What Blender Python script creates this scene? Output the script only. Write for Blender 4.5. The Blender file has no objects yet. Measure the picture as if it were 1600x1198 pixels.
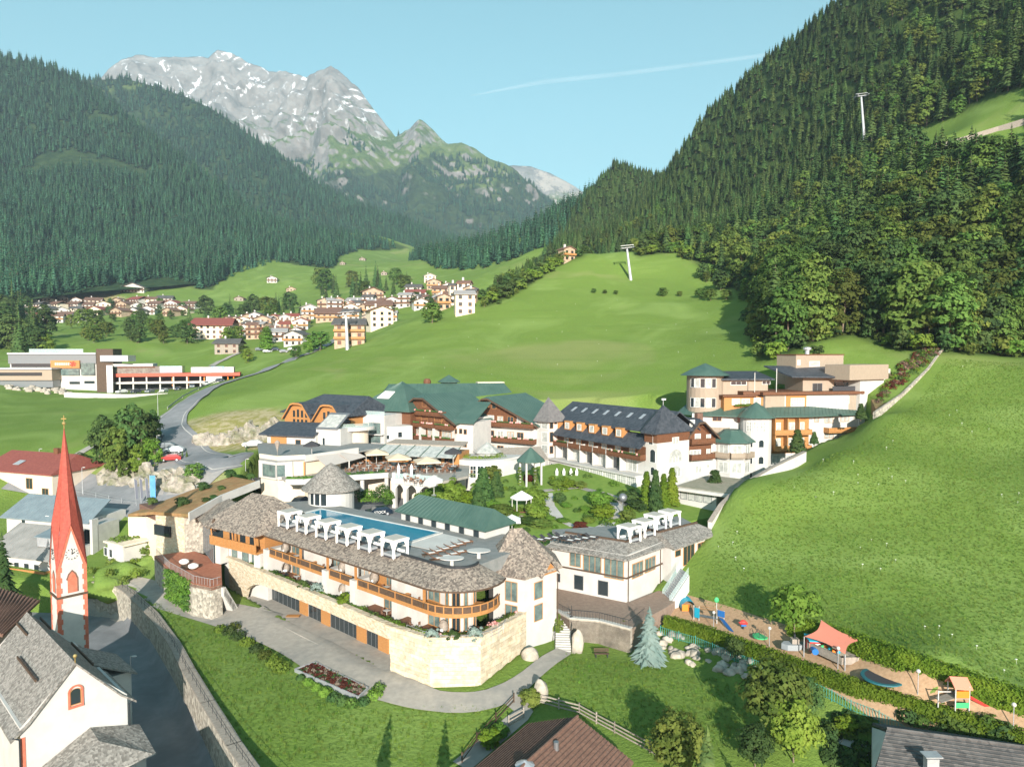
import bpy, math, random
import numpy as np
from mathutils import Vector, Matrix, noise

SC = bpy.context.scene
COL = SC.collection
R = math.radians
random.seed(7)

# ------------------------------------------------------------------ camera, sky, sun, exposure
CZ, FPX, PITCH = 42.0, 1111.0, math.atan(54 / 1111)
cam_d = bpy.data.cameras.new('camera')
cam_d.sensor_width = 36; cam_d.lens = 36 * FPX / 1600
cam_d.clip_start = 1; cam_d.clip_end = 60000
cam = bpy.data.objects.new('camera', cam_d); COL.objects.link(cam)
cam.location = (0, 0, CZ); cam.rotation_euler = (math.pi / 2 - PITCH, 0, 0)
SC.camera = cam

SUN_EL, SUN_AZ = R(19), R(4)          # sun stands low behind the camera, a touch to the right
wd = bpy.data.worlds.new('World'); SC.world = wd; wd.use_nodes = True
nt = wd.node_tree; bg = nt.nodes['Background']
sky = nt.nodes.new('ShaderNodeTexSky'); sky.sky_type = 'NISHITA'; sky.sun_disc = False
sky.sun_elevation = SUN_EL; sky.sun_rotation = math.pi - SUN_AZ
sky.altitude = 800; sky.air_density = 1.0; sky.dust_density = 0.6; sky.ozone_density = 1.0
hs = nt.nodes.new('ShaderNodeHueSaturation')
hs.inputs['Hue'].default_value = 0.445; hs.inputs['Saturation'].default_value = 1.08; hs.inputs['Value'].default_value = 1.0
nt.links.new(sky.outputs[0], hs.inputs['Color']); nt.links.new(hs.outputs[0], bg.inputs[0])
bg.inputs[1].default_value = 0.108
sl = bpy.data.lights.new('sun', 'SUN'); sl.energy = 4.3; sl.angle = R(0.5); sl.color = (1.0, 0.945, 0.86)
so = bpy.data.objects.new('sun', sl); COL.objects.link(so)
so.rotation_euler = (math.pi / 2 - SUN_EL, 0, SUN_AZ)
vs = SC.view_settings
vs.view_transform = 'Standard'; vs.look = 'None'; vs.gamma = 1; vs.use_curve_mapping = False
vs.exposure = 0.9
SC.cycles.use_denoising = True
SC.cycles.max_bounces = 6; SC.cycles.transparent_max_bounces = 12
SC.cycles.diffuse_bounces = 3; SC.cycles.volume_bounces = 0
SC.cycles.sample_clamp_indirect = 4

# ------------------------------------------------------------------ helpers: picture rays to world points
CP, SP = math.cos(PITCH), math.sin(PITCH)
def ray(px, py):
    x = (px - 800) / FPX; u = (599 - py) / FPX
    y = CP + SP * u; z = -SP + CP * u
    return x / y, z / y                     # per metre of Y
def gy(px, py, Y):
    a, b = ray(px, py); return Vector((a * Y, Y, CZ + b * Y))
def gz(px, py, z):
    a, b = ray(px, py); Y = (z - CZ) / b; return Vector((a * Y, Y, z))
def onp(A, B, px, py):
    a, b = ray(px, py); dx, dy = B[0] - A[0], B[1] - A[1]
    t = (a * A[1] - A[0]) / (dx - a * dy)
    return t * math.hypot(dx, dy), CZ + b * (A[1] + t * dy)

# ------------------------------------------------------------------ helpers: meshes and objects
class MB:
    def __init__(s): s.v, s.f, s.m, s.mi = [], [], [], 0
    def add(s, vs_, fs, mi=None):
        o = len(s.v); s.v.extend([tuple(p) for p in vs_])
        for f in fs: s.f.append([i + o for i in f]); s.m.append(s.mi if mi is None else mi)
        return s
    def poly(s, pts, mi=None): return s.add(pts, [list(range(len(pts)))], mi)
    def box(s, x0, x1, y0, y1, z0, z1, mi=None):
        v = [(x, y, z) for z in (z0, z1) for x, y in ((x0, y0), (x1, y0), (x1, y1), (x0, y1))]
        return s.add(v, [(3, 2, 1, 0), (4, 5, 6, 7), (0, 1, 5, 4), (1, 2, 6, 5), (2, 3, 7, 6), (3, 0, 4, 7)], mi)
    def obox(s, A, B, o0, o1, z0, z1, mi=None, ext=0.0):
        d = Vector((B[0] - A[0], B[1] - A[1])); d.normalize(); n = Vector((d.y, -d.x))
        a = Vector(A[:2]) - d * ext; b = Vector(B[:2]) + d * ext
        q = [a + n * o0, a + n * o1, b + n * o1, b + n * o0]
        return s.prism(q, z0, z1, mi)
    def prism(s, poly, z0, z1, mi=None, top=None):
        n = len(poly)
        ar = sum(poly[i][0] * poly[(i + 1) % n][1] - poly[(i + 1) % n][0] * poly[i][1] for i in range(n))
        if ar < 0: poly = poly[::-1]
        v = [(p[0], p[1], z0) for p in poly] + [(p[0], p[1], z1) for p in poly]
        s.add(v, [list(range(n))[::-1]] + [(i, (i + 1) % n, n + (i + 1) % n, n + i) for i in range(n)], mi)
        s.add(v[n:], [list(range(n))], mi if top is None else top)
        return s
    def slab(s, pts, th, mi=None):
        pts = [Vector(p) for p in pts]; n = len(pts)
        nz = sum((pts[i].x * pts[(i + 1) % n].y - pts[(i + 1) % n].x * pts[i].y) for i in range(n))
        if nz < 0: pts = pts[::-1]
        v = [tuple(p) for p in pts] + [(p.x, p.y, p.z - th) for p in pts]
        return s.add(v, [list(range(n)), list(range(n, 2 * n))[::-1]] + [(n + i, n + (i + 1) % n, (i + 1) % n, i) for i in range(n)], mi)
    def tube(s, p, q, r0, r1=None, n=6, mi=None):
        p, q = Vector(p), Vector(q); r1 = r0 if r1 is None else r1
        d = (q - p).normalized(); a = d.orthogonal().normalized(); b = d.cross(a)
        v = []
        for c, r in ((p, r0), (q, r1)):
            for i in range(n):
                t = 2 * math.pi * i / n; v.append(c + a * (r * math.cos(t)) + b * (r * math.sin(t)))
        return s.add(v, [(i, (i + 1) % n, n + (i + 1) % n, n + i) for i in range(n)] + [list(range(n))[::-1], list(range(n, 2 * n))], mi)
    def lathe(s, c, prof, n=16, mi=None, ph=0.0, a0=0.0, a1=2 * math.pi):
        full = abs(a1 - a0 - 2 * math.pi) < 1e-6; k = n if full else n + 1
        v = []
        for r, z in prof:
            for i in range(k):
                t = a0 + ph + (a1 - a0) * i / n; v.append((c[0] + r * math.cos(t), c[1] + r * math.sin(t), c[2] + z))
        f = []
        for j in range(len(prof) - 1):
            for i in range(n):
                i2 = (i + 1) % k
                f.append((j * k + i, j * k + i2, (j + 1) * k + i2, (j + 1) * k + i))
        return s.add(v, f, mi)
    def blob(s, c, rx, ry, rz, seed=0, rough=0.25, nu=10, nv=7, mi=None, fr=1.2):
        v = []; c = Vector(c)
        for j in range(nv + 1):
            ph = math.pi * j / nv
            for i in range(nu):
                t = 2 * math.pi * i / nu
                d = Vector((math.sin(ph) * math.cos(t), math.sin(ph) * math.sin(t), math.cos(ph)))
                k = 1 + rough * noise.noise(d * fr + Vector((seed * 7.3, seed * 3.1, seed)))
                v.append((c.x + d.x * rx * k, c.y + d.y * ry * k, c.z + d.z * rz * k))
        f = [(j * nu + i, (j + 1) * nu + i, (j + 1) * nu + (i + 1) % nu, j * nu + (i + 1) % nu) for j in range(nv) for i in range(nu)]
        return s.add(v, f, mi)
    def mesh(s, name, mats, smooth=False):
        me = bpy.data.meshes.new(name); me.from_pydata(s.v, [], s.f)
        if not isinstance(mats, (list, tuple)): mats = [mats]
        for m in mats: me.materials.append(m)
        if len(mats) > 1: me.polygons.foreach_set('material_index', s.m)
        if smooth: me.polygons.foreach_set('use_smooth', [True] * len(me.polygons))
        me.update(); return me
    def build(s, name, mats, parent=None, smooth=False, **k):
        return put(name, s.mesh(name, mats, smooth), parent, **k)

def props(o, label=None, cat=None, group=None, kind=None):
    if label: o['label'] = label
    if cat: o['category'] = cat
    if group: o['group'] = group
    if kind: o['kind'] = kind
    return o
WLOC = {}
def put(name, me, parent=None, loc=None, rz=0.0, scale=None, local=False, **k):
    """mesh in world coordinates (loc None) or local ones placed at world loc; parent may be an unrotated Empty or mesh"""
    o = bpy.data.objects.new(name, me); COL.objects.link(o)
    w = Vector(loc) if loc is not None else Vector((0, 0, 0))
    WLOC[o.name] = w
    if parent is not None:
        o.parent = parent
        o.location = w if local else w - WLOC[parent.name]
    else: o.location = w
    if rz: o.rotation_euler = (0, 0, rz)
    if scale: o.scale = scale
    return props(o, **k)
def thing(name, label, cat, loc, group=None, rz=0.0):
    o = bpy.data.objects.new(name, None); COL.objects.link(o)
    o.location = loc; o.empty_display_size = 0.3; WLOC[o.name] = Vector(loc)
    if rz: o.rotation_euler = (0, 0, rz)
    return props(o, label, cat, group)
def clone(root, loc, rz=0.0, scale=None, label=None, group=None, parent=None):
    c = root.copy(); COL.objects.link(c); c.location = loc; c.rotation_euler = (0, 0, rz); WLOC[c.name] = Vector(loc)
    if scale: c.scale = scale if isinstance(scale, (tuple, list)) else (scale,) * 3
    if label: c['label'] = label
    if group: c['group'] = group
    for ch in list(root.children):
        d = ch.copy(); COL.objects.link(d); d.parent = c
        for g in list(ch.children):
            e = g.copy(); COL.objects.link(e); e.parent = d
    return c

# ------------------------------------------------------------------ materials
def srgb(h):
    h = h.lstrip('#'); c = [int(h[i:i + 2], 16) / 255 for i in (0, 2, 4)]
    return tuple((x / 12.92 if x <= 0.04045 else ((x + 0.055) / 1.055) ** 2.4) for x in c) + (1,)
def lin(c): return srgb(c) if isinstance(c, str) else (tuple(c) + (1,))[:4]
MATS = {}
def pm(name, c1, c2=None, scale=1.0, rough=0.85, bump=0.0, c3=None, scale3=0.1, metal=0.0, detail=4, tex='noise', spec=0.3,
       lo=0.35, hi=0.65, rnd=0.0, stretch=None, bscale=None):
    """base colour from one or two world-space textures; optional bump and per-object value shift"""
    if name in MATS: return MATS[name]
    m = bpy.data.materials.new(name); m.use_nodes = True; MATS[name] = m
    t = m.node_tree; N, L = t.nodes, t.links; b = N['Principled BSDF']
    b.inputs['Roughness'].default_value = rough; b.inputs['Metallic'].default_value = metal
    b.inputs['Specular IOR Level'].default_value = spec
    c1 = lin(c1)
    if c2 is None: b.inputs['Base Color'].default_value = c1; b.inputs['Roughness'].default_value = rough; return m
    c2 = lin(c2)
    g = N.new('ShaderNodeNewGeometry'); vec = g.outputs['Position']
    if stretch:
        mp = N.new('ShaderNodeMapping'); mp.inputs['Scale'].default_value = stretch; L.new(vec, mp.inputs[0]); vec = mp.outputs[0]
    def tx(kind, sc):
        if kind == 'voronoi':
            n = N.new('ShaderNodeTexVoronoi'); n.inputs['Scale'].default_value = sc; L.new(vec, n.inputs['Vector'])
            s_ = N.new('ShaderNodeSeparateColor'); L.new(n.outputs['Color'], s_.inputs[0]); return s_.outputs[0], n.outputs['Distance']
        n = N.new('ShaderNodeTexNoise'); n.inputs['Scale'].default_value = sc; n.inputs['Detail'].default_value = detail
        n.inputs['Roughness'].default_value = 0.65; L.new(vec, n.inputs['Vector']); return n.outputs[0], n.outputs[0]
    v, dist = tx(tex, scale)
    mr = N.new('ShaderNodeMapRange'); mr.inputs[1].default_value = lo; mr.inputs[2].default_value = hi; L.new(v, mr.inputs[0])
    mx = N.new('ShaderNodeMix'); mx.data_type = 'RGBA'; mx.inputs[6].default_value = c1; mx.inputs[7].default_value = c2
    L.new(mr.outputs[0], mx.inputs[0]); col = mx.outputs[2]
    if c3 is not None:
        v3, _ = tx('noise', scale3)
        m3 = N.new('ShaderNodeMapRange'); m3.inputs[1].default_value = 0.45; m3.inputs[2].default_value = 0.7; L.new(v3, m3.inputs[0])
        x3 = N.new('ShaderNodeMix'); x3.data_type = 'RGBA'; x3.inputs[7].default_value = lin(c3)
        L.new(m3.outputs[0], x3.inputs[0]); L.new(col, x3.inputs[6]); col = x3.outputs[2]
    if rnd:
        oi = N.new('ShaderNodeObjectInfo'); ml = N.new('ShaderNodeMapRange')
        ml.inputs[3].default_value = 1 - rnd; ml.inputs[4].default_value = 1 + rnd; L.new(oi.outputs['Random'], ml.inputs[0])
        h = N.new('ShaderNodeHueSaturation'); L.new(ml.outputs[0], h.inputs['Value']); L.new(col, h.inputs['Color']); col = h.outputs[0]
    L.new(col, b.inputs['Base Color'])
    if bump:
        bp = N.new('ShaderNodeBump'); bp.inputs['Strength'].default_value = min(1, bump); bp.inputs['Distance'].default_value = bscale or 0.1
        L.new(dist, bp.inputs['Height']); L.new(bp.outputs[0], b.inputs['Normal'])
    return m
def leafmat(name, c1, c2, rnd=0.25, trans=0.25, huer=0.02):
    m = bpy.data.materials.new(name); m.use_nodes = True; MATS[name] = m
    t = m.node_tree; N, L = t.nodes, t.links; b = N['Principled BSDF']
    b.inputs['Roughness'].default_value = 0.75; b.inputs['Specular IOR Level'].default_value = 0.15
    oi = N.new('ShaderNodeObjectInfo'); g = N.new('ShaderNodeNewGeometry')
    n = N.new('ShaderNodeTexNoise'); n.inputs['Scale'].default_value = 0.7; n.inputs['Detail'].default_value = 3; L.new(g.outputs['Position'], n.inputs['Vector'])
    mr = N.new('ShaderNodeMapRange'); mr.inputs[1].default_value = 0.35; mr.inputs[2].default_value = 0.65; L.new(n.outputs[0], mr.inputs[0])
    mx = N.new('ShaderNodeMix'); mx.data_type = 'RGBA'; mx.inputs[6].default_value = lin(c1); mx.inputs[7].default_value = lin(c2); L.new(mr.outputs[0], mx.inputs[0])
    h = N.new('ShaderNodeHueSaturation'); L.new(mx.outputs[2], h.inputs['Color'])
    a = N.new('ShaderNodeMapRange'); a.inputs[3].default_value = 1 - rnd; a.inputs[4].default_value = 1 + rnd; L.new(oi.outputs['Random'], a.inputs[0]); L.new(a.outputs[0], h.inputs['Value'])
    w = N.new('ShaderNodeMath'); w.operation = 'FRACT'; w2 = N.new('ShaderNodeMath'); w2.operation = 'MULTIPLY'; w2.inputs[1].default_value = 7.31
    L.new(oi.outputs['Random'], w2.inputs[0]); L.new(w2.outputs[0], w.inputs[0])
    a2 = N.new('ShaderNodeMapRange'); a2.inputs[3].default_value = 0.5 - huer; a2.inputs[4].default_value = 0.5 + huer; L.new(w.outputs[0], a2.inputs[0]); L.new(a2.outputs[0], h.inputs['Hue'])
    L.new(h.outputs[0], b.inputs['Base Color'])
    tr = N.new('ShaderNodeBsdfTranslucent'); L.new(h.outputs[0], tr.inputs[0])
    ms = N.new('ShaderNodeMixShader'); ms.inputs[0].default_value = trans
    L.new(b.outputs[0], ms.inputs[1]); L.new(tr.outputs[0], ms.inputs[2]); L.new(ms.outputs[0], N['Material Output'].inputs[0])
    return m
M_white = pm('white_plaster', (0.56, 0.54, 0.50), (0.48, 0.46, 0.43), 0.5, 0.9)
M_cream = pm('cream_plaster', (0.74, 0.64, 0.50), (0.66, 0.56, 0.43), 0.6, 0.9)
M_beige = pm('beige_plaster', (0.66, 0.56, 0.45), (0.60, 0.50, 0.40), 0.4, 0.9)
M_orange = pm('orange_larch_wood', (0.36, 0.165, 0.055), (0.46, 0.225, 0.08), 2.5, 0.6, stretch=(1, 1, 6))
M_brown = pm('brown_stained_wood', (0.115, 0.05, 0.026), (0.175, 0.075, 0.036), 2.5, 0.65, stretch=(3, 3, 1))
M_dkwood = pm('dark_wood', (0.07, 0.045, 0.03), (0.11, 0.07, 0.045), 3, 0.7)
M_pale = pm('pale_larch_cladding', (0.30, 0.24, 0.18), (0.38, 0.30, 0.225), 3, 0.75, stretch=(4, 4, 0.4))
M_greywood = pm('weathered_grey_wood', (0.26, 0.22, 0.18), (0.36, 0.31, 0.26), 3, 0.85)
M_frame = pm('white_window_frame', (0.78, 0.76, 0.72))
M_oframe = pm('wooden_window_frame', (0.45, 0.22, 0.08))
M_gmetal = pm('grey_metal', (0.25, 0.26, 0.27), None, rough=0.45, metal=0.6)
M_dmetal = pm('dark_metal', (0.04, 0.045, 0.05), None, rough=0.5, metal=0.3)
M_galv = pm('galvanised_steel', (0.55, 0.56, 0.57), (0.45, 0.46, 0.48), 1.5, 0.45, metal=0.5)
M_glass = pm('dark_window_glass', (0.025, 0.035, 0.04), None, rough=0.06, spec=0.8)
M_glassg = pm('green_window_glass', (0.16, 0.22, 0.20), (0.07, 0.10, 0.10), 0.8, 0.08, spec=0.7)
M_curt = pm('curtained_window_glass', (0.50, 0.50, 0.46), (0.30, 0.31, 0.29), 1.4, 0.12, spec=0.6)
M_shing = pm('mottled_shingle_roof', (0.12, 0.10, 0.085), (0.34, 0.285, 0.23), 4.4, 0.9, bump=0.5, tex='voronoi', lo=0.1, hi=0.95, bscale=0.06)
M_shingd = pm('grey_shingle_roof', (0.14, 0.13, 0.115), (0.30, 0.28, 0.25), 4.8, 0.9, bump=0.5, tex='voronoi', lo=0.1, hi=0.95, bscale=0.05)
M_green = pm('green_sheet_roof', (0.050, 0.100, 0.080), (0.070, 0.125, 0.10), 0.4, 0.5, spec=0.4)
M_slate = pm('dark_slate_roof', (0.035, 0.042, 0.052), (0.065, 0.072, 0.085), 2.0, 0.55, tex='voronoi', lo=0.1, hi=0.9)
M_stone = pm('cream_limestone_wall', (0.52, 0.43, 0.31), (0.65, 0.57, 0.44), 3.0, 0.9, bump=0.7, c3=(0.48, 0.36, 0.22), scale3=2.2, tex='voronoi', lo=0.0, hi=1.0, bscale=0.12, stretch=(0.7, 0.7, 1.6))
M_rubble = pm('grey_rubble_wall', (0.26, 0.23, 0.19), (0.50, 0.45, 0.37), 2.4, 0.92, bump=0.8, tex='voronoi', lo=0, hi=1, bscale=0.15)
M_concrete = pm('pale_concrete', (0.50, 0.48, 0.44), (0.42, 0.40, 0.37), 0.8, 0.9)
M_asph = pm('asphalt', (0.20, 0.205, 0.21), (0.25, 0.25, 0.255), 0.5, 0.9, c3=(0.165, 0.165, 0.17), scale3=0.12)
M_pave = pm('pale_gravel_paving', (0.40, 0.36, 0.31), (0.33, 0.30, 0.26), 1.2, 0.92, c3=(0.26, 0.25, 0.23), scale3=0.15)
M_deck = pm('grey_terrace_deck', (0.20, 0.21, 0.20), (0.26, 0.26, 0.25), 1.0, 0.8)
M_whitefab = pm('white_canvas', (0.82, 0.80, 0.76), None, rough=0.9)
M_beigefab = pm('beige_canvas', (0.60, 0.48, 0.34), (0.66, 0.54, 0.40), 0.8, 0.9)
M_dkfab = pm('charcoal_fabric', (0.05, 0.05, 0.055), None, rough=0.9)
M_brfab = pm('brown_cushion', (0.20, 0.10, 0.06), None, rough=0.9)
M_red = pm('red_paint', (0.55, 0.05, 0.04), None, rough=0.4)
M_rock = pm('pale_boulder_rock', (0.36, 0.31, 0.25), (0.56, 0.49, 0.40), 0.9, 0.9, bump=0.6, c3=(0.22, 0.2, 0.17), scale3=0.5, bscale=0.2)
M_terra = pm('brown_tile_roof', (0.14, 0.08, 0.06), (0.20, 0.115, 0.082), 4.0, 0.85, tex='voronoi', lo=0, hi=1)
M_redtile = pm('dark_red_roof', (0.20, 0.055, 0.045), (0.26, 0.08, 0.06), 2.0, 0.8)
M_graytile = pm('grey_tile_roof', (0.07, 0.068, 0.066), (0.13, 0.122, 0.115), 2.5, 0.8, tex='voronoi', lo=0, hi=1)
M_cliff_ = pm('grey_cliff_rock', (.20, .18, .15), (.42, .37, .31), .8, .95, bump=.8, c3=(.14, .15, .07), scale3=.35, bscale=.4)
M_bark = pm('bark', (0.16, 0.12, 0.085), (0.24, 0.19, 0.14), 2.0, 0.95)
L_spruce = leafmat('spruce_needles', (0.050, 0.098, 0.028), (0.098, 0.155, 0.044), 0.42, 0.2, 0.025)
L_far = leafmat('far_spruce_needles', (0.030, 0.098, 0.052), (0.060, 0.145, 0.072), 0.4, 0.2, 0.02)
L_broad = leafmat('broadleaf_leaves', (0.072, 0.128, 0.024), (0.145, 0.205, 0.042), 0.42, 0.35, 0.035)
L_light = leafmat('light_leaves', (0.11, 0.20, 0.025), (0.19, 0.29, 0.045), 0.2, 0.35, 0.02)
L_thuja = leafmat('thuja_leaves', (0.09, 0.15, 0.012), (0.15, 0.21, 0.02), 0.12, 0.2, 0.01)
L_blue = leafmat('blue_spruce_needles', (0.16, 0.23, 0.20), (0.26, 0.33, 0.29), 0.1, 0.15, 0.01)
L_dark = leafmat('dark_shrub_leaves', (0.042, 0.085, 0.025), (0.080, 0.130, 0.034), 0.35, 0.2, 0.02)
L_red = leafmat('dark_red_leaves', (0.09, 0.02, 0.015), (0.14, 0.04, 0.02), 0.1, 0.25, 0.0)
L_grass = leafmat('meadow_grass_blades', (0.125, 0.200, 0.036), (0.175, 0.250, 0.052), 0.15, 0.35, 0.02)
# ------------------------------------------------------------------ terrain: one height field through known heights
CT = []
def cz(px, py, z): p = gz(px, py, z); CT.append((p.x, p.y, z))
def cy(px, py, Y): p = gy(px, py, Y); CT.append(tuple(p))
for a in [(470, 990, 5), (600, 1062, 5), (760, 1092, 4.7), (330, 942, 5), (200, 912, 5), (150, 911, 5), (400, 1050, 4.7), (300, 1000, 4.7), (250, 960, 4.6),
          (360, 1180, 3.9), (550, 1150, 4.0), (700, 1170, 3.4), (880, 1015, 5.2), (1000, 1050, 5), (1100, 1100, 4.6), (950, 1100, 4.6), (1000, 1190, 4.0), (840, 1020, 5.6),
          (930, 985, 5.6), (1100, 965, 7), (1050, 945, 7), (1200, 1000, 7.6), (1300, 1040, 8), (1450, 1090, 8.2), (1600, 1137, 8.5), (1130, 1045, 5.2), (1300, 1130, 5.0),
          (1280, 1160, 4.4), (1450, 1160, 5.0), (1600, 1190, 5.2), (800, 1190, 3.2), (180, 777, 12), (130, 767, 11.5), (215, 783, 12), (170, 850, 7), (190, 880, 6), (120, 905, 5),
          (300, 730, 18.2), (390, 747, 17), (60, 770, 11), (0, 800, 9), (0, 900, 5)]: cz(*a)
CT += [(-45, 40, 2), (0, 35, 2.5), (45, 40, 4), (90, 45, 9), (-90, 40, 0), (-120, 90, 4), (-130, 120, 9), (60, 58, 8.6)]
for a in [(1600, 1060, 69), (1600, 800, 100), (1600, 700, 124), (1600, 548, 172), (1475, 548, 165), (1400, 800, 105), (1400, 950, 84), (1250, 930, 88), (1300, 985, 80), (1250, 800, 108),
          (1150, 900, 96), (1120, 803, 110), (1161, 775, 111), (1258, 728, 124), (1368, 656, 139), (1412, 624, 148), (1210, 765, 112), (1310, 715, 121), (1290, 699, 135), (1322, 684, 139), (1347, 667, 142), (1450, 700, 124), (1500, 620, 145),
          (650, 605, 190), (800, 600, 192), (900, 602, 190), (1050, 600, 182), (600, 560, 230), (800, 520, 250), (1000, 505, 252), (800, 470, 290), (900, 430, 318), (985, 437, 317), (1060, 470, 280),
          (1150, 440, 300), (1180, 500, 232), (1180, 562, 186), (900, 397, 345), (1000, 395, 345), (740, 465, 310), (620, 510, 295), (480, 555, 268), (400, 592, 235), (330, 622, 205), (290, 662, 185),
          (545, 545, 300), (600, 512, 345), (690, 482, 450), (620, 462, 520), (740, 482, 420), (420, 532, 390), (330, 524, 420), (100, 492, 650), (200, 457, 740), (450, 440, 820), (560, 405, 1100), (400, 470, 760),
          (760, 430, 600), (840, 388, 560), (700, 425, 1250), (620, 400, 1300), (340, 430, 860), (0, 480, 620), (0, 520, 480), (120, 560, 360), (470, 385, 1150),
          (0, 722, 160), (120, 700, 168), (200, 645, 222), (0, 612, 262), (80, 607, 285), (300, 606, 300), (400, 583, 292), (240, 572, 340), (200, 532, 390), (340, 562, 350),
          (200, 702, 165), (250, 702, 163), (320, 702, 165), (270, 662, 188), (330, 657, 180), (430, 642, 186), (400, 702, 156), (450, 600, 215),
          (1280, 540, 178), (1400, 540, 176), (1300, 450, 215), (1400, 300, 300), (1200, 300, 430), (1250, 420, 260), (1600, 400, 195), (1600, 200, 262), (1450, 225, 285), (1600, 20, 350), (1500, 120, 340), (1050, 390, 385), (1000, 340, 600), (1100, 188, 600), (1190, 105, 560), (1290, 28, 510), (1380, -45, 480), (890, 328, 900), (960, 262, 780), (850, 385, 800), (1480, -130, 450), (1600, -230, 430),
          (1100, 300, 520), (960, 350, 700)]: cy(*a)
# far side of the right-hand ridge and the rim of the sheet
for x, y, z in [(300, 800, 150), (420, 700, 180), (250, 1100, 120), (100, 1300, 150), (600, 500, 250), (330, 300, 290), (400, 150, 250), (260, 60, 120), (150, 60, 45), (-300, 250, 40), (-500, 500, 70), (-700, 900, 150), (-500, 1200, 260), (-900, 1300, 300), (-250, 1400, 260), (-200, 100, 25), (500, 1400, 100)]:
    CT.append((x, y, z))
CT = np.array(CT)
def _phi(d2): return np.sqrt(d2 + 9.0)
_n = len(CT)
_A = np.zeros((_n + 3, _n + 3))
_d2 = (CT[:, None, 0] - CT[None, :, 0]) ** 2 + (CT[:, None, 1] - CT[None, :, 1]) ** 2
_A[:_n, :_n] = -_phi(_d2) + np.eye(_n) * -0.3
_A[:_n, _n] = 1; _A[:_n, _n + 1] = CT[:, 0]; _A[:_n, _n + 2] = CT[:, 1]; _A[_n:, :_n] = _A[:_n, _n:].T
_W = np.linalg.solve(_A, np.concatenate([CT[:, 2], [0, 0, 0]]))
def inside(poly, x, y):
    r = np.zeros(x.shape, bool); n = len(poly)
    for i in range(n):
        x0, y0 = poly[i][:2]; x1, y1 = poly[(i + 1) % n][:2]
        c = ((y0 > y) != (y1 > y))
        with np.errstate(divide='ignore', invalid='ignore'):
            r ^= c & (x < (x1 - x0) * (y - y0) / (y1 - y0 if y1 != y0 else 1e-9) + x0)
    return r
def pdist(poly, x, y, closed=True):
    d = np.full(x.shape, 1e9); n = len(poly)
    for i in range(n if closed else n - 1):
        ax, ay = poly[i][:2]; bx, by = poly[(i + 1) % n][:2]
        vx, vy = bx - ax, by - ay; L2 = vx * vx + vy * vy + 1e-9
        t = np.clip(((x - ax) * vx + (y - ay) * vy) / L2, 0, 1)
        d = np.minimum(d, np.hypot(x - ax - t * vx, y - ay - t * vy))
    return d
ROADWALL = [(-67, 112), (-62, 109.8), (-59, 107), (-55, 102.5), (-50.4, 97.4), (-43, 87.8), (-38, 80.6), (-32.5, 73), (-26.6, 65), (-18, 54)]
BASTION = [(-43.5, 107), (-39.5, 103.3), (-13.9, 79.8), (-9, 76.5), (-3.45, 76.7), (1.7, 84.2)]
PADS = [  # polygon, height, blend width
    ([(x_ + .76, y_ + .65) for x_, y_ in ROADWALL] + [(-10, 42), (-140, 42), (-140, 113)], 0.0, 0.6),
    (BASTION + [(6.3, 99.5), (15.4, 94.4), (21.4, 101), (30, 107), (32, 112), (0, 118), (-30, 120), (-46, 116), (-47, 110)], 4.7, 0.5),
    ([(32, 110), (42, 120), (52, 131), (62, 142), (78, 148), (76, 158), (56, 172), (10, 178), (-40, 178), (-57, 172), (-54, 150), (-52, 128), (-47, 117), (-30, 119), (0, 117)], 12.0, 0.6),
]
def hgt(x, y):
    x = np.asarray(x, float); y = np.asarray(y, float); sh = x.shape; x = x.ravel(); y = y.ravel()
    out = np.empty(x.shape)
    for i in range(0, len(x), 20000):
        xs, ys = x[i:i + 20000], y[i:i + 20000]
        K = -_phi((xs[:, None] - CT[None, :, 0]) ** 2 + (ys[:, None] - CT[None, :, 1]) ** 2)
        out[i:i + 20000] = K @ _W[:_n] + _W[_n] + _W[_n + 1] * xs + _W[_n + 2] * ys
    for poly, z, w in PADS:
        ins = inside(poly, x, y); d = pdist(poly, x, y)
        k = np.where(ins, np.clip(d / w, 0, 1), 0.0)
        out = out * (1 - k) + z * k
    return out.reshape(sh)
def h1(x, y): return float(hgt(np.array([x]), np.array([y]))[0])
def hit(px, py, y0=45, y1=1400):
    a, b = ray(px, py); Y = np.geomspace(y0, y1, 900)
    g = hgt(a * Y, Y); zr = CZ + b * Y
    i = int(np.argmax(zr < g))
    if not (zr < g).any(): i = len(Y) - 1
    if i > 0:
        f0, f1 = zr[i - 1] - g[i - 1], zr[i] - g[i]; t = f0 / (f0 - f1 + 1e-9); Yh = Y[i - 1] + t * (Y[i] - Y[i - 1])
    else: Yh = Y[0]
    return Vector((a * Yh, Yh, CZ + b * Yh))
def hpoly(l, y0=45): return [tuple(hit(px, py, y0))[:2] for px, py in l]

def fbm(x, y, s, seed, oct=4):
    return np.array([noise.fractal(Vector((a / s, b / s, seed)), 1.0, 2.0, oct) for a, b in zip(x.ravel(), y.ravel())]).reshape(x.shape)

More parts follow.
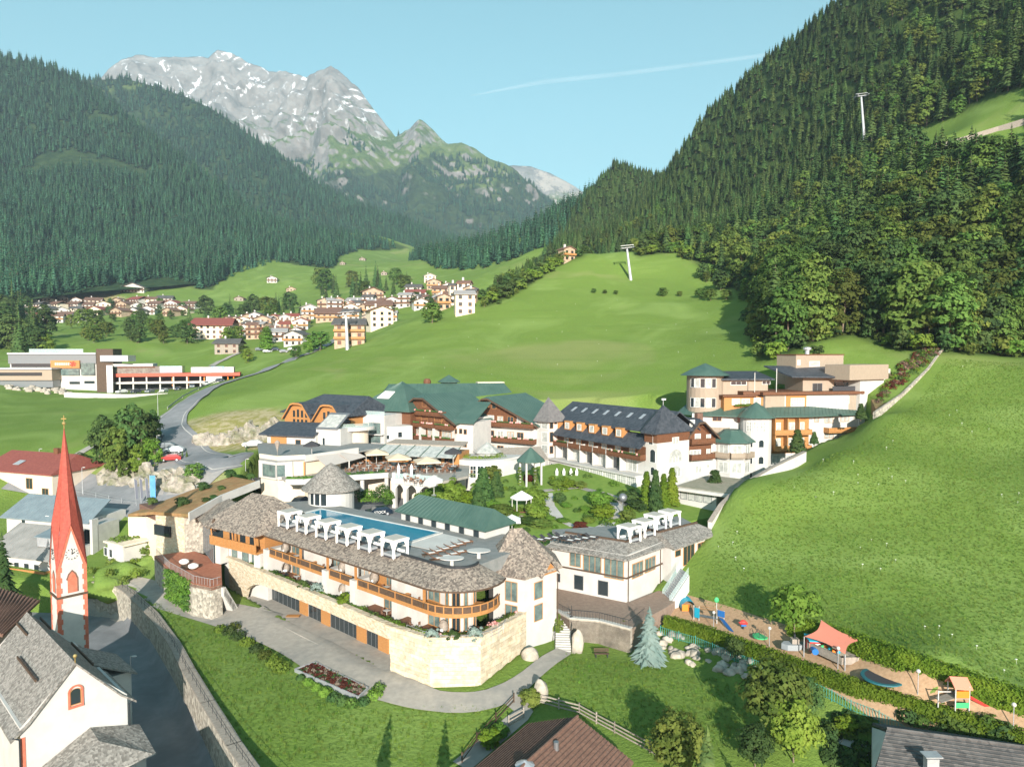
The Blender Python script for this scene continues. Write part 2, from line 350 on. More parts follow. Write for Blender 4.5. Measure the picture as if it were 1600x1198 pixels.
NS, NY = 420, 380
_s = np.linspace(-0.98, 0.98, NS); _y = np.geomspace(36, 1450, NY)
GX = _s[None, :] * _y[:, None] * (1 + 0.25 * np.clip((70 - _y[:, None]) / 40, 0, 1)); GY = np.repeat(_y[:, None], NS, 1)
GZ = hgt(GX, GY)
_rel = fbm(GX, GY, 14.0, 3.3, 3) * np.clip((GY - 60) / 400, 0.12, 1.6) * 0.8
_soft = np.ones(GX.shape)
for poly, z, w in PADS: _soft *= np.where(inside(poly, GX.ravel(), GY.ravel()).reshape(GX.shape), 0, np.clip(pdist(poly, GX.ravel(), GY.ravel()).reshape(GX.shape) / 6, 0, 1))
GZ = GZ + _rel * _soft * np.where(GY > 165, 1, 0.3)
def masks_from(polys, blend=3.0):
    m = np.zeros(GX.shape)
    for p in polys:
        x, y = GX.ravel(), GY.ravel(); i = inside(p, x, y); d = pdist(p, x, y)
        m = np.maximum(m, np.where(i, 1.0, np.clip(1 - d / blend, 0, 1)).reshape(GX.shape))
    return m
FOREST_R = hpoly([(1478, 548), (1420, 545), (1330, 520), (1240, 548), (1196, 560), (1188, 500), (1192, 462), (1120, 432), (1060, 392), (1000, 398), (960, 395), (905, 402), (860, 418), (800, 458), (765, 476), (765, 464), (800, 432), (850, 396), (870, 385)]) + [(60, 1000), (150, 1350), (700, 900), (560, 330), (420, 120), (300, 130), (190, 168), (140, 172)]
CLEAR_R = hpoly([(1405, 218), (1500, 180), (1560, 155), (1660, 120), (1660, 290), (1560, 285), (1490, 275), (1440, 250)])
FOREST_L = hpoly([(0, 470), (130, 452), (250, 442), (330, 452), (350, 425), (420, 405), (520, 420), (530, 400), (560, 390)]) + [(-200, 1380), (-1400, 1400), (-700, 700)]
DRY = [hpoly([(292, 660), (330, 650), (420, 642), (440, 650), (440, 690), (400, 700), (330, 703), (300, 690)]), hpoly([(170, 735), (250, 722), (330, 735), (330, 760), (240, 770), (170, 755)]),
       hpoly([(20, 465), (150, 455), (200, 470), (190, 478), (60, 482)])]
_for = np.maximum(masks_from([FOREST_R, FOREST_L], 4) - masks_from([CLEAR_R], 3), 0)
_dry = masks_from(DRY, 4)
me = bpy.data.meshes.new('ground')
vv = np.stack([GX, GY, GZ], -1).reshape(-1, 3)
ii = np.arange(NS * NY).reshape(NY, NS)
ff = np.stack([ii[:-1, :-1], ii[:-1, 1:], ii[1:, 1:], ii[1:, :-1]], -1).reshape(-1, 4)
me.from_pydata(vv.tolist(), [], ff.tolist())
for nm, arr in (('forest', _for), ('dry', _dry)):
    at = me.attributes.new(nm, 'FLOAT', 'POINT'); at.data.foreach_set('value', arr.ravel().astype(np.float32))
me.polygons.foreach_set('use_smooth', [True] * len(me.polygons))

def ground_material():
    m = bpy.data.materials.new('meadow_ground'); m.use_nodes = True
    t = m.node_tree; N, L = t.nodes, t.links; b = N['Principled BSDF']; b.inputs['Roughness'].default_value = 0.95; b.inputs['Specular IOR Level'].default_value = 0.1
    g = N.new('ShaderNodeNewGeometry')
    def nz(sc, det=4, dist=0.0, ro=0.6):
        n = N.new('ShaderNodeTexNoise'); n.inputs['Scale'].default_value = sc; n.inputs['Detail'].default_value = det; n.inputs['Roughness'].default_value = ro; n.inputs['Distortion'].default_value = dist
        L.new(g.outputs['Position'], n.inputs['Vector']); return n.outputs[0]
    def rng(s, lo, hi):
        r = N.new('ShaderNodeMapRange'); r.inputs[1].default_value = lo; r.inputs[2].default_value = hi; L.new(s, r.inputs[0]); return r.outputs[0]
    def mix(f, a, c):
        x = N.new('ShaderNodeMix'); x.data_type = 'RGBA'
        if isinstance(f, float): x.inputs[0].default_value = f
        else: L.new(f, x.inputs[0])
        for i, q in ((6, a), (7, c)):
            if isinstance(q, tuple): x.inputs[i].default_value = q + (1,)
            else: L.new(q, x.inputs[i])
        return x.outputs[2]
    n1 = nz(0.03, 5, 1.0); n2 = nz(0.35, 5); n3 = nz(2.2, 4, 0, 0.7); n4 = nz(0.012, 3, 2.0)
    c = mix(rng(n3, 0.3, 0.7), (0.120, 0.195, 0.034), (0.170, 0.255, 0.050))
    c = mix(rng(n2, 0.42, 0.68), c, (0.145, 0.215, 0.042))
    c = mix(rng(n1, 0.5, 0.68), c, (0.20, 0.285, 0.070))
    c = mix(rng(n4, 0.56, 0.70), c, (0.205, 0.245, 0.075))
    # faint mown bands along the contours
    mp = N.new('ShaderNodeMapping'); mp.inputs['Scale'].default_value = (.02, .02, .9); L.new(g.outputs['Position'], mp.inputs[0])
    wv = N.new('ShaderNodeTexNoise'); wv.inputs['Scale'].default_value = 1.0; wv.inputs['Detail'].default_value = 4; L.new(mp.outputs[0], wv.inputs['Vector'])
    c = mix(rng(wv.outputs[0], 0.56, 1.1), c, (0.105, 0.165, 0.030))
    df = N.new('ShaderNodeAttribute'); df.attribute_name = 'dry'
    dc = mix(rng(nz(0.5, 5), 0.42, 0.6), (0.26, 0.24, 0.08), (0.40, 0.34, 0.20))
    c = mix(df.outputs['Fac'], c, dc)
    ff_ = N.new('ShaderNodeAttribute'); ff_.attribute_name = 'forest'
    fc = mix(rng(n2, 0.35, 0.65), (0.030, 0.055, 0.014), (0.060, 0.095, 0.022))
    c = mix(ff_.outputs['Fac'], c, fc)
    L.new(c, b.inputs['Base Color'])
    bp = N.new('ShaderNodeBump'); bp.inputs['Strength'].default_value = 0.7; bp.inputs['Distance'].default_value = 0.35
    L.new(n3, bp.inputs['Height']); L.new(bp.outputs[0], b.inputs['Normal'])
    return m
M_ground = ground_material()
me.materials.append(M_ground)
ground = put('ground', me, kind='structure')
from mathutils.bvhtree import BVHTree
GBVH = BVHTree.FromPolygons(vv.tolist(), ff.tolist())
def gh(x, y):
    r = GBVH.ray_cast(Vector((x, y, 2000)), Vector((0, 0, -1)))
    return r[0].z if r[0] is not None else h1(x, y)
def ghit(px, py):
    a, b = ray(px, py); r = GBVH.ray_cast(Vector((a * 40, 40, CZ + b * 40)), Vector((a, 1, b)))
    return r[0] if r[0] is not None else hit(px, py)

# ------------------------------------------------------------------ hills and mountains as relief sheets
def interp(tab, x):
    xs = [t[0] for t in tab]
    return [float(np.interp(x, xs, [t[k] for t in tab])) for k in range(1, len(tab[0]))]
def relief(name, skyl, base, nx, nv, amp, sc, mat, bow=0.0, seed=1.0, ridged=False, behind=0.55, amp2=0.0, sc2=60):
    """skyl/base: tables (px, py, Y). rows go from the foot to the crest and one row down the far side"""
    px = np.linspace(skyl[0][0], skyl[-1][0], nx); rows = []
    for j in range(nv):
        v = j / (nv - 1); row = []
        for p in px:
            sy, sY = interp(skyl, p); by, bY = interp(base, p)
            w = v + bow * v * (1 - v)
            py = by + (sy - by) * v; Y = bY + (sY - bY) * w
            q = gy(p, py, Y)
            e = min(1, 6 * v) * min(1.0, 0.25 + (1 - v) * 5)
            if ridged: d = (noise.ridged_multi_fractal(q / sc + Vector((seed, 0, 0)), 0.9, 2.1, 6, 1.0, 2.0) - 1.1) * amp
            else: d = noise.fractal(q / sc + Vector((seed, 0, 0)), 0.9, 2.0, 6) * amp
            if amp2: d += noise.fractal(q / sc2, 0.8, 2.0, 4) * amp2
            row.append(q + Vector((0, -0.75, 0.35)) * (d * e))
        rows.append(row)
    top = rows[-1]; rows.append([p + Vector((0, p.y * 0.18, -max(60, (p.z - CZ) * behind))) for p in top])
    V = [tuple(p) for r in rows for p in r]; k = nx
    Fc = [(j * k + i, j * k + i + 1, (j + 1) * k + i + 1, (j + 1) * k + i) for j in range(len(rows) - 1) for i in range(nx - 1)]
    me = bpy.data.meshes.new(name); me.from_pydata(V, [], Fc); me.materials.append(mat)
    me.polygons.foreach_set('use_smooth', [True] * len(Fc))
    o = put(name, me, kind='structure')
    return o, np.array(V).reshape(len(rows), nx, 3)
def alpine(name, forest, rockz, grassz, snow=True, cliff=False):
    m = bpy.data.materials.new(name); m.use_nodes = True
    t = m.node_tree; N, L = t.nodes, t.links; b = N['Principled BSDF']; b.inputs['Roughness'].default_value = 0.95; b.inputs['Specular IOR Level'].default_value = 0.05
    g = N.new('ShaderNodeNewGeometry'); sp = N.new('ShaderNodeSeparateXYZ'); L.new(g.outputs['Position'], sp.inputs[0])
    sn = N.new('ShaderNodeSeparateXYZ'); L.new(g.outputs['Normal'], sn.inputs[0])
    def nz(sc, det=6, di=0.0, st=None):
        n = N.new('ShaderNodeTexNoise'); n.inputs['Scale'].default_value = sc; n.inputs['Detail'].default_value = det; n.inputs['Roughness'].default_value = 0.65; n.inputs['Distortion'].default_value = di
        src = g.outputs['Position']
        if st:
            mp = N.new('ShaderNodeMapping'); mp.inputs['Scale'].default_value = st; L.new(src, mp.inputs[0]); src = mp.outputs[0]
        L.new(src, n.inputs['Vector']); return n.outputs[0]
    def rng(s, lo, hi):
        r = N.new('ShaderNodeMapRange'); r.inputs[1].default_value = lo; r.inputs[2].default_value = hi; L.new(s, r.inputs[0]); return r.outputs[0]
    def ma(op, a, c):
        x = N.new('ShaderNodeMath'); x.operation = op
        for i, q in enumerate((a, c)):
            if isinstance(q, (int, float)): x.inputs[i].default_value = q
            else: L.new(q, x.inputs[i])
        return x.outputs[0]
    def mix(f, a, c):
        x = N.new('ShaderNodeMix'); x.data_type = 'RGBA'; L.new(f, x.inputs[0])
        for i, q in ((6, a), (7, c)):
            if isinstance(q, tuple): x.inputs[i].default_value = q + (1,)
            else: L.new(q, x.inputs[i])
        return x.outputs[2]
    big = nz(0.0022, 6, 0.6); mid = nz(0.010, 6); fine = nz(0.05, 5)
    zz = ma('ADD', sp.outputs[2], ma('MULTIPLY', ma('SUBTRACT', big, 0.5), 900))
    rock = mix(rng(mid, 0.35, 0.65), (0.17, 0.165, 0.16), (0.34, 0.33, 0.315))
    rock = mix(rng(fine, 0.45, 0.7), rock, (0.27, 0.25, 0.23))
    gr = mix(rng(mid, 0.4, 0.6), (0.085, 0.135, 0.035), (0.135, 0.18, 0.055))
    fo = mix(rng(fine, 0.4, 0.62), (0.022, 0.045, 0.020), (0.045, 0.075, 0.028))
    c = mix(rng(ma('ADD', zz, ma('MULTIPLY', ma('SUBTRACT', mid, 0.5), 500)), grassz - 60, grassz + 60), fo, gr)
    # steep faces and high ground are bare
    st = ma('ADD', ma('MULTIPLY', ma('SUBTRACT', 0.62, sn.outputs[2]), 600.0), ma('ADD', zz, ma('MULTIPLY', ma('SUBTRACT', mid, 0.5), 600)))
    c = mix(rng(st, rockz - 90, rockz + 90), c, rock)
    if cliff:
        c = mix(rng(ma('ADD', nz(0.004, 5, 0.5, (1, 1, 0.5)), ma('MULTIPLY', ma('SUBTRACT', fine, 0.5), 0.3)), 0.50, 0.56), c, (0.52, 0.46, 0.40))
    if snow:
        sw = ma('MULTIPLY', rng(nz(0.007, 6, 2.0), 0.585, 0.615), rng(sp.outputs[2], 1050, 1400))
        c = mix(sw, c, (0.85, 0.86, 0.88))
    L.new(c, b.inputs['Base Color'])
    bp = N.new('ShaderNodeBump'); bp.inputs['Strength'].default_value = 0.8; bp.inputs['Distance'].default_value = 14
    L.new(mid, bp.inputs['Height']); L.new(bp.outputs[0], b.inputs['Normal'])
    return m
M_alp = alpine('alpine_rock_grass_forest', True, 1200, 860)
M_alp2 = alpine('lower_alp_forest', True, 1250, 900, snow=False)
M_cliff = alpine('limestone_cliff', True, 1150, 800, snow=False, cliff=True)
SKY_M = [(100, 160, 4700), (150, 124, 4700), (190, 96, 4800), (215, 86, 4800), (250, 92, 4800), (300, 90, 4900), (325, 92, 4900), (340, 79, 4900), (362, 84, 4900), (385, 98, 4800), (430, 112, 4700), (478, 120, 4500), (500, 112, 4300),
         (516, 100, 4200), (535, 114, 4150), (560, 140, 4100), (590, 178, 4000), (618, 212, 3900), (640, 200, 3800), (656, 188, 3750), (675, 203, 3750), (700, 228, 3700), (722, 226, 3700), (760, 244, 3700), (800, 262, 3700), (840, 300, 3700), (900, 345, 3700), (960, 380, 3700)]
BASE_M = [(100, 330, 3000), (400, 380, 2700), (600, 420, 2300), (700, 440, 2000), (800, 440, 2000), (960, 440, 2000)]
peak, PV = relief('mountain', SKY_M, BASE_M, 340, 170, 135, 480, M_alp, bow=0.25, seed=3.7, ridged=True, amp2=48, sc2=120)
SKY_F = [(770, 262, 5600), (800, 259, 5600), (830, 261, 5600), (860, 270, 5600), (900, 292, 5600), (960, 340, 5600), (1010, 380, 5600)]
BASE_F = [(770, 400, 4600), (1010, 430, 4600)]
cliffo, FV = relief('mountain', SKY_F, BASE_F, 70, 50, 60, 500, M_cliff, seed=9, ridged=True)
SKY_2 = [(60, 150, 2300), (130, 128, 2300), (160, 127, 2350), (200, 126, 2350), (240, 134, 2300), (290, 152, 2300), (330, 170, 2250), (380, 205, 2200), (430, 240, 2150), (480, 275, 2100), (530, 308, 2050), (580, 330, 2000), (640, 352, 1950), (700, 372, 1900), (760, 392, 1850), (800, 405, 1800), (860, 420, 1700)]
BASE_2 = [(60, 330, 1750), (300, 400, 1500), (450, 430, 1300), (560, 420, 1280), (860, 445, 1330)]
hill2, HV2 = relief('hill', SKY_2, BASE_2, 150, 60, 40, 300, M_alp2, seed=5)
SKY_1 = [(-330, 60, 1500), (-150, 75, 1550), (0, 88, 1650), (40, 96, 1650), (80, 108, 1650), (115, 121, 1650), (135, 133, 1650), (170, 158, 1600), (210, 192, 1550), (260, 228, 1480), (320, 272, 1400), (380, 318, 1320), (440, 358, 1240), (490, 392, 1180), (530, 425, 1120), (570, 445, 1100)]
BASE_1 = [(-330, 470, 560), (0, 474, 610), (130, 457, 690), (250, 448, 760), (340, 440, 820), (430, 422, 960), (520, 432, 1060), (570, 447, 1090)]
hill1, HV1 = relief('hill', SKY_1, BASE_1, 150, 70, 26, 260, M_alp2, bow=0.15, seed=2)
# ------------------------------------------------------------------ trees
def quads_mesh(name, C, Nn, S, mat, rng, aspect=1.0, extra=None):
    """leaf-sized quads at centres C with normals Nn and half sizes S"""
    n = len(C)
    Nn = Nn / (np.linalg.norm(Nn, axis=1, keepdims=True) + 1e-9)
    h = rng.normal(size=(n, 3)); T = np.cross(Nn, h); T /= (np.linalg.norm(T, axis=1, keepdims=True) + 1e-9); B = np.cross(Nn, T)
    S = S[:, None]
    k = rng.uniform(0.6, 1.0, (n, 1))
    V = np.stack([C - T * S, C - B * S * aspect * k, C + T * S, C + B * S * aspect * k], 1).reshape(-1, 3)
    F = np.arange(4 * n).reshape(n, 4)
    vs_, fs, mi = V.tolist(), F.tolist(), [0] * n
    mats = [mat]
    if extra:
        o = len(vs_); vs_ += extra.v; fs += [[i + o for i in f] for f in extra.f]; mi += [e for e in extra.m]; mats += extra.mats
    me = bpy.data.meshes.new(name); me.from_pydata(vs_, [], fs)
    for m in mats: me.materials.append(m)
    if len(mats) > 1: me.polygons.foreach_set('material_index', mi)
    me.update(); return me
def crown_arrays(seed, h0, h1, rad, clumps, nl, leaf, shape='round', jit=0.6):
    rng = np.random.default_rng(seed); C, Nn, S = [], [], []
    mid = (h0 + h1) / 2; hh = (h1 - h0) / 2
    for i in range(clumps):
        d = rng.normal(size=3); d /= np.linalg.norm(d); r = rng.uniform(0.45, 0.92)
        if shape == 'cone': t = rng.uniform(0, 1) ** 1.3; z = h0 + (h1 - h0) * t; a = rng.uniform(0, 6.283); q = rad * (1 - t) ** 0.8 * rng.uniform(0.5, 0.95); c = np.array([q * math.cos(a), q * math.sin(a), z])
        else: c = np.array([d[0] * rad * r, d[1] * rad * r, mid + d[2] * hh * r])
        if d[2] < -0.5 and shape == 'round' and rng.uniform() < 0.5: continue
        cr = rad * rng.uniform(0.20, 0.40)
        e = rng.normal(size=(nl, 3)); e /= np.linalg.norm(e, axis=1, keepdims=True); e[:, 2] = np.where(e[:, 2] < -0.3, -e[:, 2], e[:, 2])
        p = c + e * cr * rng.uniform(0.75, 1.1, (nl, 1)) * np.array([1, 1, 0.75])
        out = (p - np.array([0, 0, mid * 0.85])) / np.array([rad, rad, hh]); out /= np.linalg.norm(out, axis=1, keepdims=True)
        C.append(p); Nn.append(e * 0.9 + out * 0.5 + rng.normal(size=(nl, 3)) * jit * 0.5 + np.array([0, 0, 0.2])); S.append(leaf * rng.uniform(0.6, 1.3, nl))
    return np.concatenate(C), np.concatenate(Nn), np.concatenate(S), rng
def broad(name, seed, h, rad, clumps, nl, leaf, mat, trunk=True, h0f=0.22, join=False, shape='round'):
    C, Nn, S, rng = crown_arrays(seed, h * h0f, h, rad, clumps, nl, leaf, shape)
    t = MB()
    if trunk:
        tr = max(0.06, h * 0.011); lean = Vector((rng.uniform(-.03, .03) * h, rng.uniform(-.03, .03) * h, 0))
        p0 = Vector((0, 0, -0.4)); p1 = Vector((0, 0, h * 0.35)) + lean; p2 = Vector((0, 0, h * 0.75)) + lean * 1.5
        t.tube(p0, p1, tr * 1.3, tr * 0.8); t.tube(p1, p2, tr * 0.8, tr * 0.25)
        for k in range(5):
            a = rng.uniform(0, 6.28); q = p1 + (p2 - p1) * rng.uniform(0, 0.6)
            t.tube(q, q + Vector((math.cos(a) * rad * .6, math.sin(a) * rad * .6, h * .15)), tr * .4, tr * .1, 5)
    if join:
        t.mats = [M_bark]; t.m = [1] * len(t.f); return quads_mesh(name, C, Nn, S, mat, rng, 0.8, t)
    return quads_mesh(name, C, Nn, S, mat, rng, 0.8), (t.mesh(name + '_trunk', M_bark) if trunk else None)
def conifer(name, seed, h, rad, layers, per, mat, join=False, bare=0.12, droop=0.35, sub=2):
    rng = np.random.default_rng(seed); mb = MB()
    for j in range(layers):
        t = j / (layers - 1); z = h * (bare + (0.985 - bare) * t); r = rad * (1 - t) ** 0.85 * rng.uniform(0.82, 1.12) + 0.12
        n = max(4, int(per * (1 - t * 0.6)))
        a0 = rng.uniform(0, 6.28)
        for i in range(n):
            a = a0 + 6.283 * i / n + rng.uniform(-.25, .25); L = r * rng.uniform(0.7, 1.15); w = L * rng.uniform(0.34, 0.5) * 6.283 / n * 1.15 + 0.1
            dx, dy = math.cos(a), math.sin(a); zz = z + rng.uniform(-.02, .02) * h
            rise = 0.10 * L; dr = droop * L * rng.uniform(0.7, 1.3)
            b0 = (dx * .02, dy * .02, zz); m1 = (dx * L * .55 - dy * w, dy * L * .55 + dx * w, zz - dr * .35); m2 = (dx * L * .55 + dy * w, dy * L * .55 - dx * w, zz - dr * .35)
            e = (dx * L, dy * L, zz - dr); c = (dx * L * .5, dy * L * .5, zz + rise)
            if sub >= 2: mb.add([b0, m1, e, m2, c], [(0, 4, 1), (1, 4, 2), (2, 4, 3), (3, 4, 0)], 0)
            else: mb.add([b0, m1, e, m2], [(0, 1, 2, 3)], 0)
    k7 = 7; cr = [(rad * .5 * (1 + .25 * math.sin(i * 2.3 + seed)) * math.cos(6.283 * i / k7), rad * .5 * (1 + .25 * math.cos(i * 1.7 + seed)) * math.sin(6.283 * i / k7), h * bare) for i in range(k7)]
    mb.add(cr + [(0, 0, h * .86)], [(i, (i + 1) % k7, k7) for i in range(k7)] + [list(range(k7))[::-1]], 0)
    mb.add([(0.25, 0, h * .93), (-.12, .2, h * .93), (-.12, -.2, h * .93), (0, 0, h * 1.03)], [(0, 1, 3), (1, 2, 3), (2, 0, 3)], 0)
    tr = MB().tube((0, 0, -0.6), (0, 0, h * 0.9), h * 0.014, h * 0.003, 6)
    if join:
        mb.add(tr.v, tr.f, 1); return mb.mesh(name, [mat, M_bark])
    return mb.mesh(name, mat), tr.mesh(name + '_trunk', M_bark)

def scatter(name, pts, scl, var, meshes, label=None, seed=1, tilt=0.0, cat=None):
    pc = bpy.data.collections.new(name + '_kinds')
    for i, m in enumerate(meshes):
        o = bpy.data.objects.new('%s_kind_%02d' % (name, i), m); pc.objects.link(o)
    me = bpy.data.meshes.new(name); me.from_pydata([tuple(p) for p in pts], [], [])
    n = len(pts); rng = np.random.default_rng(seed)
    def at(nm, ty, key, arr):
        a = me.attributes.new(nm, ty, 'POINT'); a.data.foreach_set(key, np.asarray(arr).ravel())
    at('scl', 'FLOAT', 'value', np.asarray(scl, np.float32)); at('vi', 'INT', 'value', np.asarray(var, np.int32))
    rot = np.stack([rng.normal(size=n) * tilt, rng.normal(size=n) * tilt, rng.uniform(0, 6.283, n)], 1).astype(np.float32)
    at('rt', 'FLOAT_VECTOR', 'vector', rot)
    o = put(name, me, kind='stuff', label=label)
    ng = bpy.data.node_groups.new(name, 'GeometryNodeTree')
    ng.interface.new_socket('Geometry', in_out='INPUT', socket_type='NodeSocketGeometry'); ng.interface.new_socket('Geometry', in_out='OUTPUT', socket_type='NodeSocketGeometry')
    N, L = ng.nodes, ng.links; gi = N.new('NodeGroupInput'); go = N.new('NodeGroupOutput')
    ci = N.new('GeometryNodeCollectionInfo'); ci.inputs[0].default_value = pc; ci.inputs['Separate Children'].default_value = True; ci.inputs['Reset Children'].default_value = True
    ip = N.new('GeometryNodeInstanceOnPoints'); ip.inputs['Pick Instance'].default_value = True
    def na(nm, ty):
        x = N.new('GeometryNodeInputNamedAttribute'); x.data_type = ty; x.inputs[0].default_value = nm; return x.outputs[0]
    L.new(gi.outputs[0], ip.inputs['Points']); L.new(ci.outputs[0], ip.inputs['Instance'])
    L.new(na('vi', 'INT'), ip.inputs['Instance Index']); L.new(na('scl', 'FLOAT'), ip.inputs['Scale'])
    er = N.new('FunctionNodeEulerToRotation'); L.new(na('rt', 'FLOAT_VECTOR'), er.inputs[0]); L.new(er.outputs[0], ip.inputs['Rotation'])
    L.new(ip.outputs[0], go.inputs[0])
    md = o.modifiers.new('scatter', 'NODES'); md.node_group = ng
    return o

CON = [conifer('spruce_%d' % i, 20 + i, 22, 4.3 + 0.5 * (i % 3), 17, 10, L_spruce, join=True, bare=0.10 + 0.08 * (i % 2)) for i in range(4)]
CONF = [conifer('far_spruce_%d' % i, 40 + i, 22, 4.3 + 0.4 * i, 10, 8, L_far, join=True, sub=1, droop=0.5) for i in range(3)]
BRD = [broad('broadleaf_%d' % i, 60 + i, 17, 5.4, 70, 34, 0.68, [L_broad, L_broad, L_dark][i % 3], join=True, h0f=-0.08) for i in range(4)]
BSH = [broad('bush_%d' % i, 80 + i, 3.2, 1.9, 22, 26, 0.28, [L_broad, L_dark, L_light][i % 3], trunk=False, h0f=0.0) [0] for i in range(3)]

def poly_pts(poly, spacing, seed, excl=()):
    rng = np.random.default_rng(seed); P = np.array(poly); x0, y0 = P.min(0)[:2]; x1, y1 = P.max(0)[:2]
    n = int((x1 - x0) * (y1 - y0) / spacing ** 2); x = rng.uniform(x0, x1, n); y = rng.uniform(y0, y1, n)
    k = inside(poly, x, y)
    for e in excl: k &= ~inside(e, x, y)
    x, y = x[k], y[k]
    # thin out points closer than 0.55 spacing
    cell = {}; keep = []
    s = spacing * 0.75
    for i in range(len(x)):
        c = (int(x[i] // s), int(y[i] // s))
        if any((dx + c[0], dy + c[1]) in cell and (x[cell[(dx + c[0], dy + c[1])]] - x[i]) ** 2 + (y[cell[(dx + c[0], dy + c[1])]] - y[i]) ** 2 < s * s for dx in (-1, 0, 1) for dy in (-1, 0, 1)): continue
        cell[c] = i; keep.append(i)
    return x[keep], y[keep]
def visible(x, y, z):
    """in front of the camera and inside a generous frame"""
    px = 800 + FPX * x / y; dz = (z - CZ) / y
    py = 599 - FPX * (dz * CP + SP) / (CP - dz * SP)
    return px, py

# right-hand slope: broadleaves low down and near, spruces above; the largest in view are single trees
x, y = poly_pts(FOREST_R, 3.9, 5, [CLEAR_R]); k = (np.abs(x / y) < 0.86)
x, y = x[k], y[k]; z = np.array([gh(a, b) for a, b in zip(x, y)])
rng = np.random.default_rng(4)
px, py = visible(x, y, z)
mixn = np.array([noise.noise(Vector((a / 60, b / 60, 4.2))) for a, b in zip(x, y)])
low = np.clip((z - 45) / 60, 0, 1.4)                       # 0 at the meadow edge, 1 high up
isb = (mixn * 0.9 + rng.normal(size=len(x)) * 0.25 + 0.75 - low * 1.0) > 0.1
isb |= (px > 1350) & (rng.uniform(size=len(x)) < 0.45)
edge = pdist(FOREST_R, x, y)
k = ~((edge < 2.0) & (rng.uniform(size=len(x)) < 0.5))
x, y, z, isb, px, py = x[k], y[k], z[k], isb[k], px[k], py[k]
sc = np.where(isb, rng.uniform(0.75, 1.25, len(x)), rng.uniform(0.65, 1.2, len(x)))
sc = np.where((px < 935) & (y < 520), sc * .5, sc)
sc = sc * np.clip(225 / y, .52, 1)
size = np.where(isb, 17, 24) * sc / y
inv = (px > -30) & (px < 1630) & (py > -20) & (py < 640)
order = np.argsort(-size * inv)
near = []
for kind, cnt in ((True, 150), (False, 130)):
    c = [i for i in order if isb[i] == kind and inv[i]][:cnt]; near += c
nearset = np.zeros(len(x), bool); nearset[near] = True
CONP = [conifer('spruce_crown_%d' % i, 20 + i, 22, 4.3 + 0.5 * (i % 3), 22, 12, L_spruce, bare=0.10 + 0.08 * (i % 2)) for i in range(4)]
BRDP = [broad('broadleaf_crown_%d' % i, 60 + i, 17, 5.4, 95, 46, 0.5, [L_broad, L_dark, L_broad][i % 3], h0f=-0.12) for i in range(4)]
def tree(name, label, cat, loc, crown, trunk, scale=1.0, rz=0.0, group=None):
    t = thing(name, label, cat, loc, group, rz); t.scale = (scale,) * 3 if not isinstance(scale, tuple) else scale
    put('crown', crown, t, loc=(0, 0, 0), local=True)
    if trunk: put('trunk', trunk, t, loc=(0, 0, 0), local=True)
    return t
for i in near:
    v = int(rng.integers(0, 4))
    if isb[i]: tree('broadleaf_tree', 'leafy green broadleaf tree in the mixed wood on the slope above the hotel', 'tree', (x[i], y[i], z[i]), *BRDP[v], scale=float(sc[i]), rz=float(rng.uniform(0, 6.28)), group='broadleaf trees of the wood above the hotel')
    else: tree('spruce_tree', 'tall dark spruce in the mixed wood on the slope above the hotel', 'tree', (x[i], y[i], z[i]), *CONP[v], scale=float(sc[i]), rz=float(rng.uniform(0, 6.28)), group='spruces of the wood above the hotel')
k = ~nearset
FX, FY, FZ, FB, FS = x[k], y[k], z[k], isb[k], sc[k]
scatter('forest', np.stack([FX, FY, FZ], 1), FS, np.where(FB, rng.integers(4, 8, len(FX)), rng.integers(0, 4, len(FX))), CON + BRD, label='mixed spruce and broadleaf forest covering the steep slope above the meadow', seed=3, tilt=0.03)

def sheet_pts(V, spacing, seed, keep=None, vmax=1.0):
    rng = np.random.default_rng(seed); nj, ni, _ = V.shape; nj -= 1
    out = []
    a = V[:nj - 1, :-1]; b = V[:nj - 1, 1:]; c = V[1:nj, :-1]
    # plan area decides how many trees stand in a cell
    area = np.abs((b - a)[..., 0] * (c - a)[..., 1] - (b - a)[..., 1] * (c - a)[..., 0])
    n = rng.poisson(area / spacing ** 2)
    jj, ii_ = np.nonzero(n)
    for j, i in zip(jj, ii_):
        for _ in range(n[j, i]):
            u, w = rng.uniform(), rng.uniform(); p = (V[j, i] * (1 - u) + V[j, i + 1] * u) * (1 - w) + (V[j + 1, i] * (1 - u) + V[j + 1, i + 1] * u) * w
            out.append((p[0], p[1], p[2], (j + w) / (nj - 1)))
    o = np.array(out)
    if keep is not None: o = o[keep(o)]
    return o
def thin(o, clear, thr):
    px, py = visible(o[:, 0], o[:, 1], o[:, 2]); k = np.ones(len(o), bool)
    for cx, cy_, r in clear: k &= ((px - cx) ** 2 + (py - cy_) ** 2) > r * r
    return k
def not_clear(o):
    n = np.array([noise.fractal(Vector((a / 180, b / 180, c / 180)), 0.9, 2, 4) for a, b, c, _ in o]); return n < 0.60
p1 = sheet_pts(HV1, 7.6, 11, not_clear)
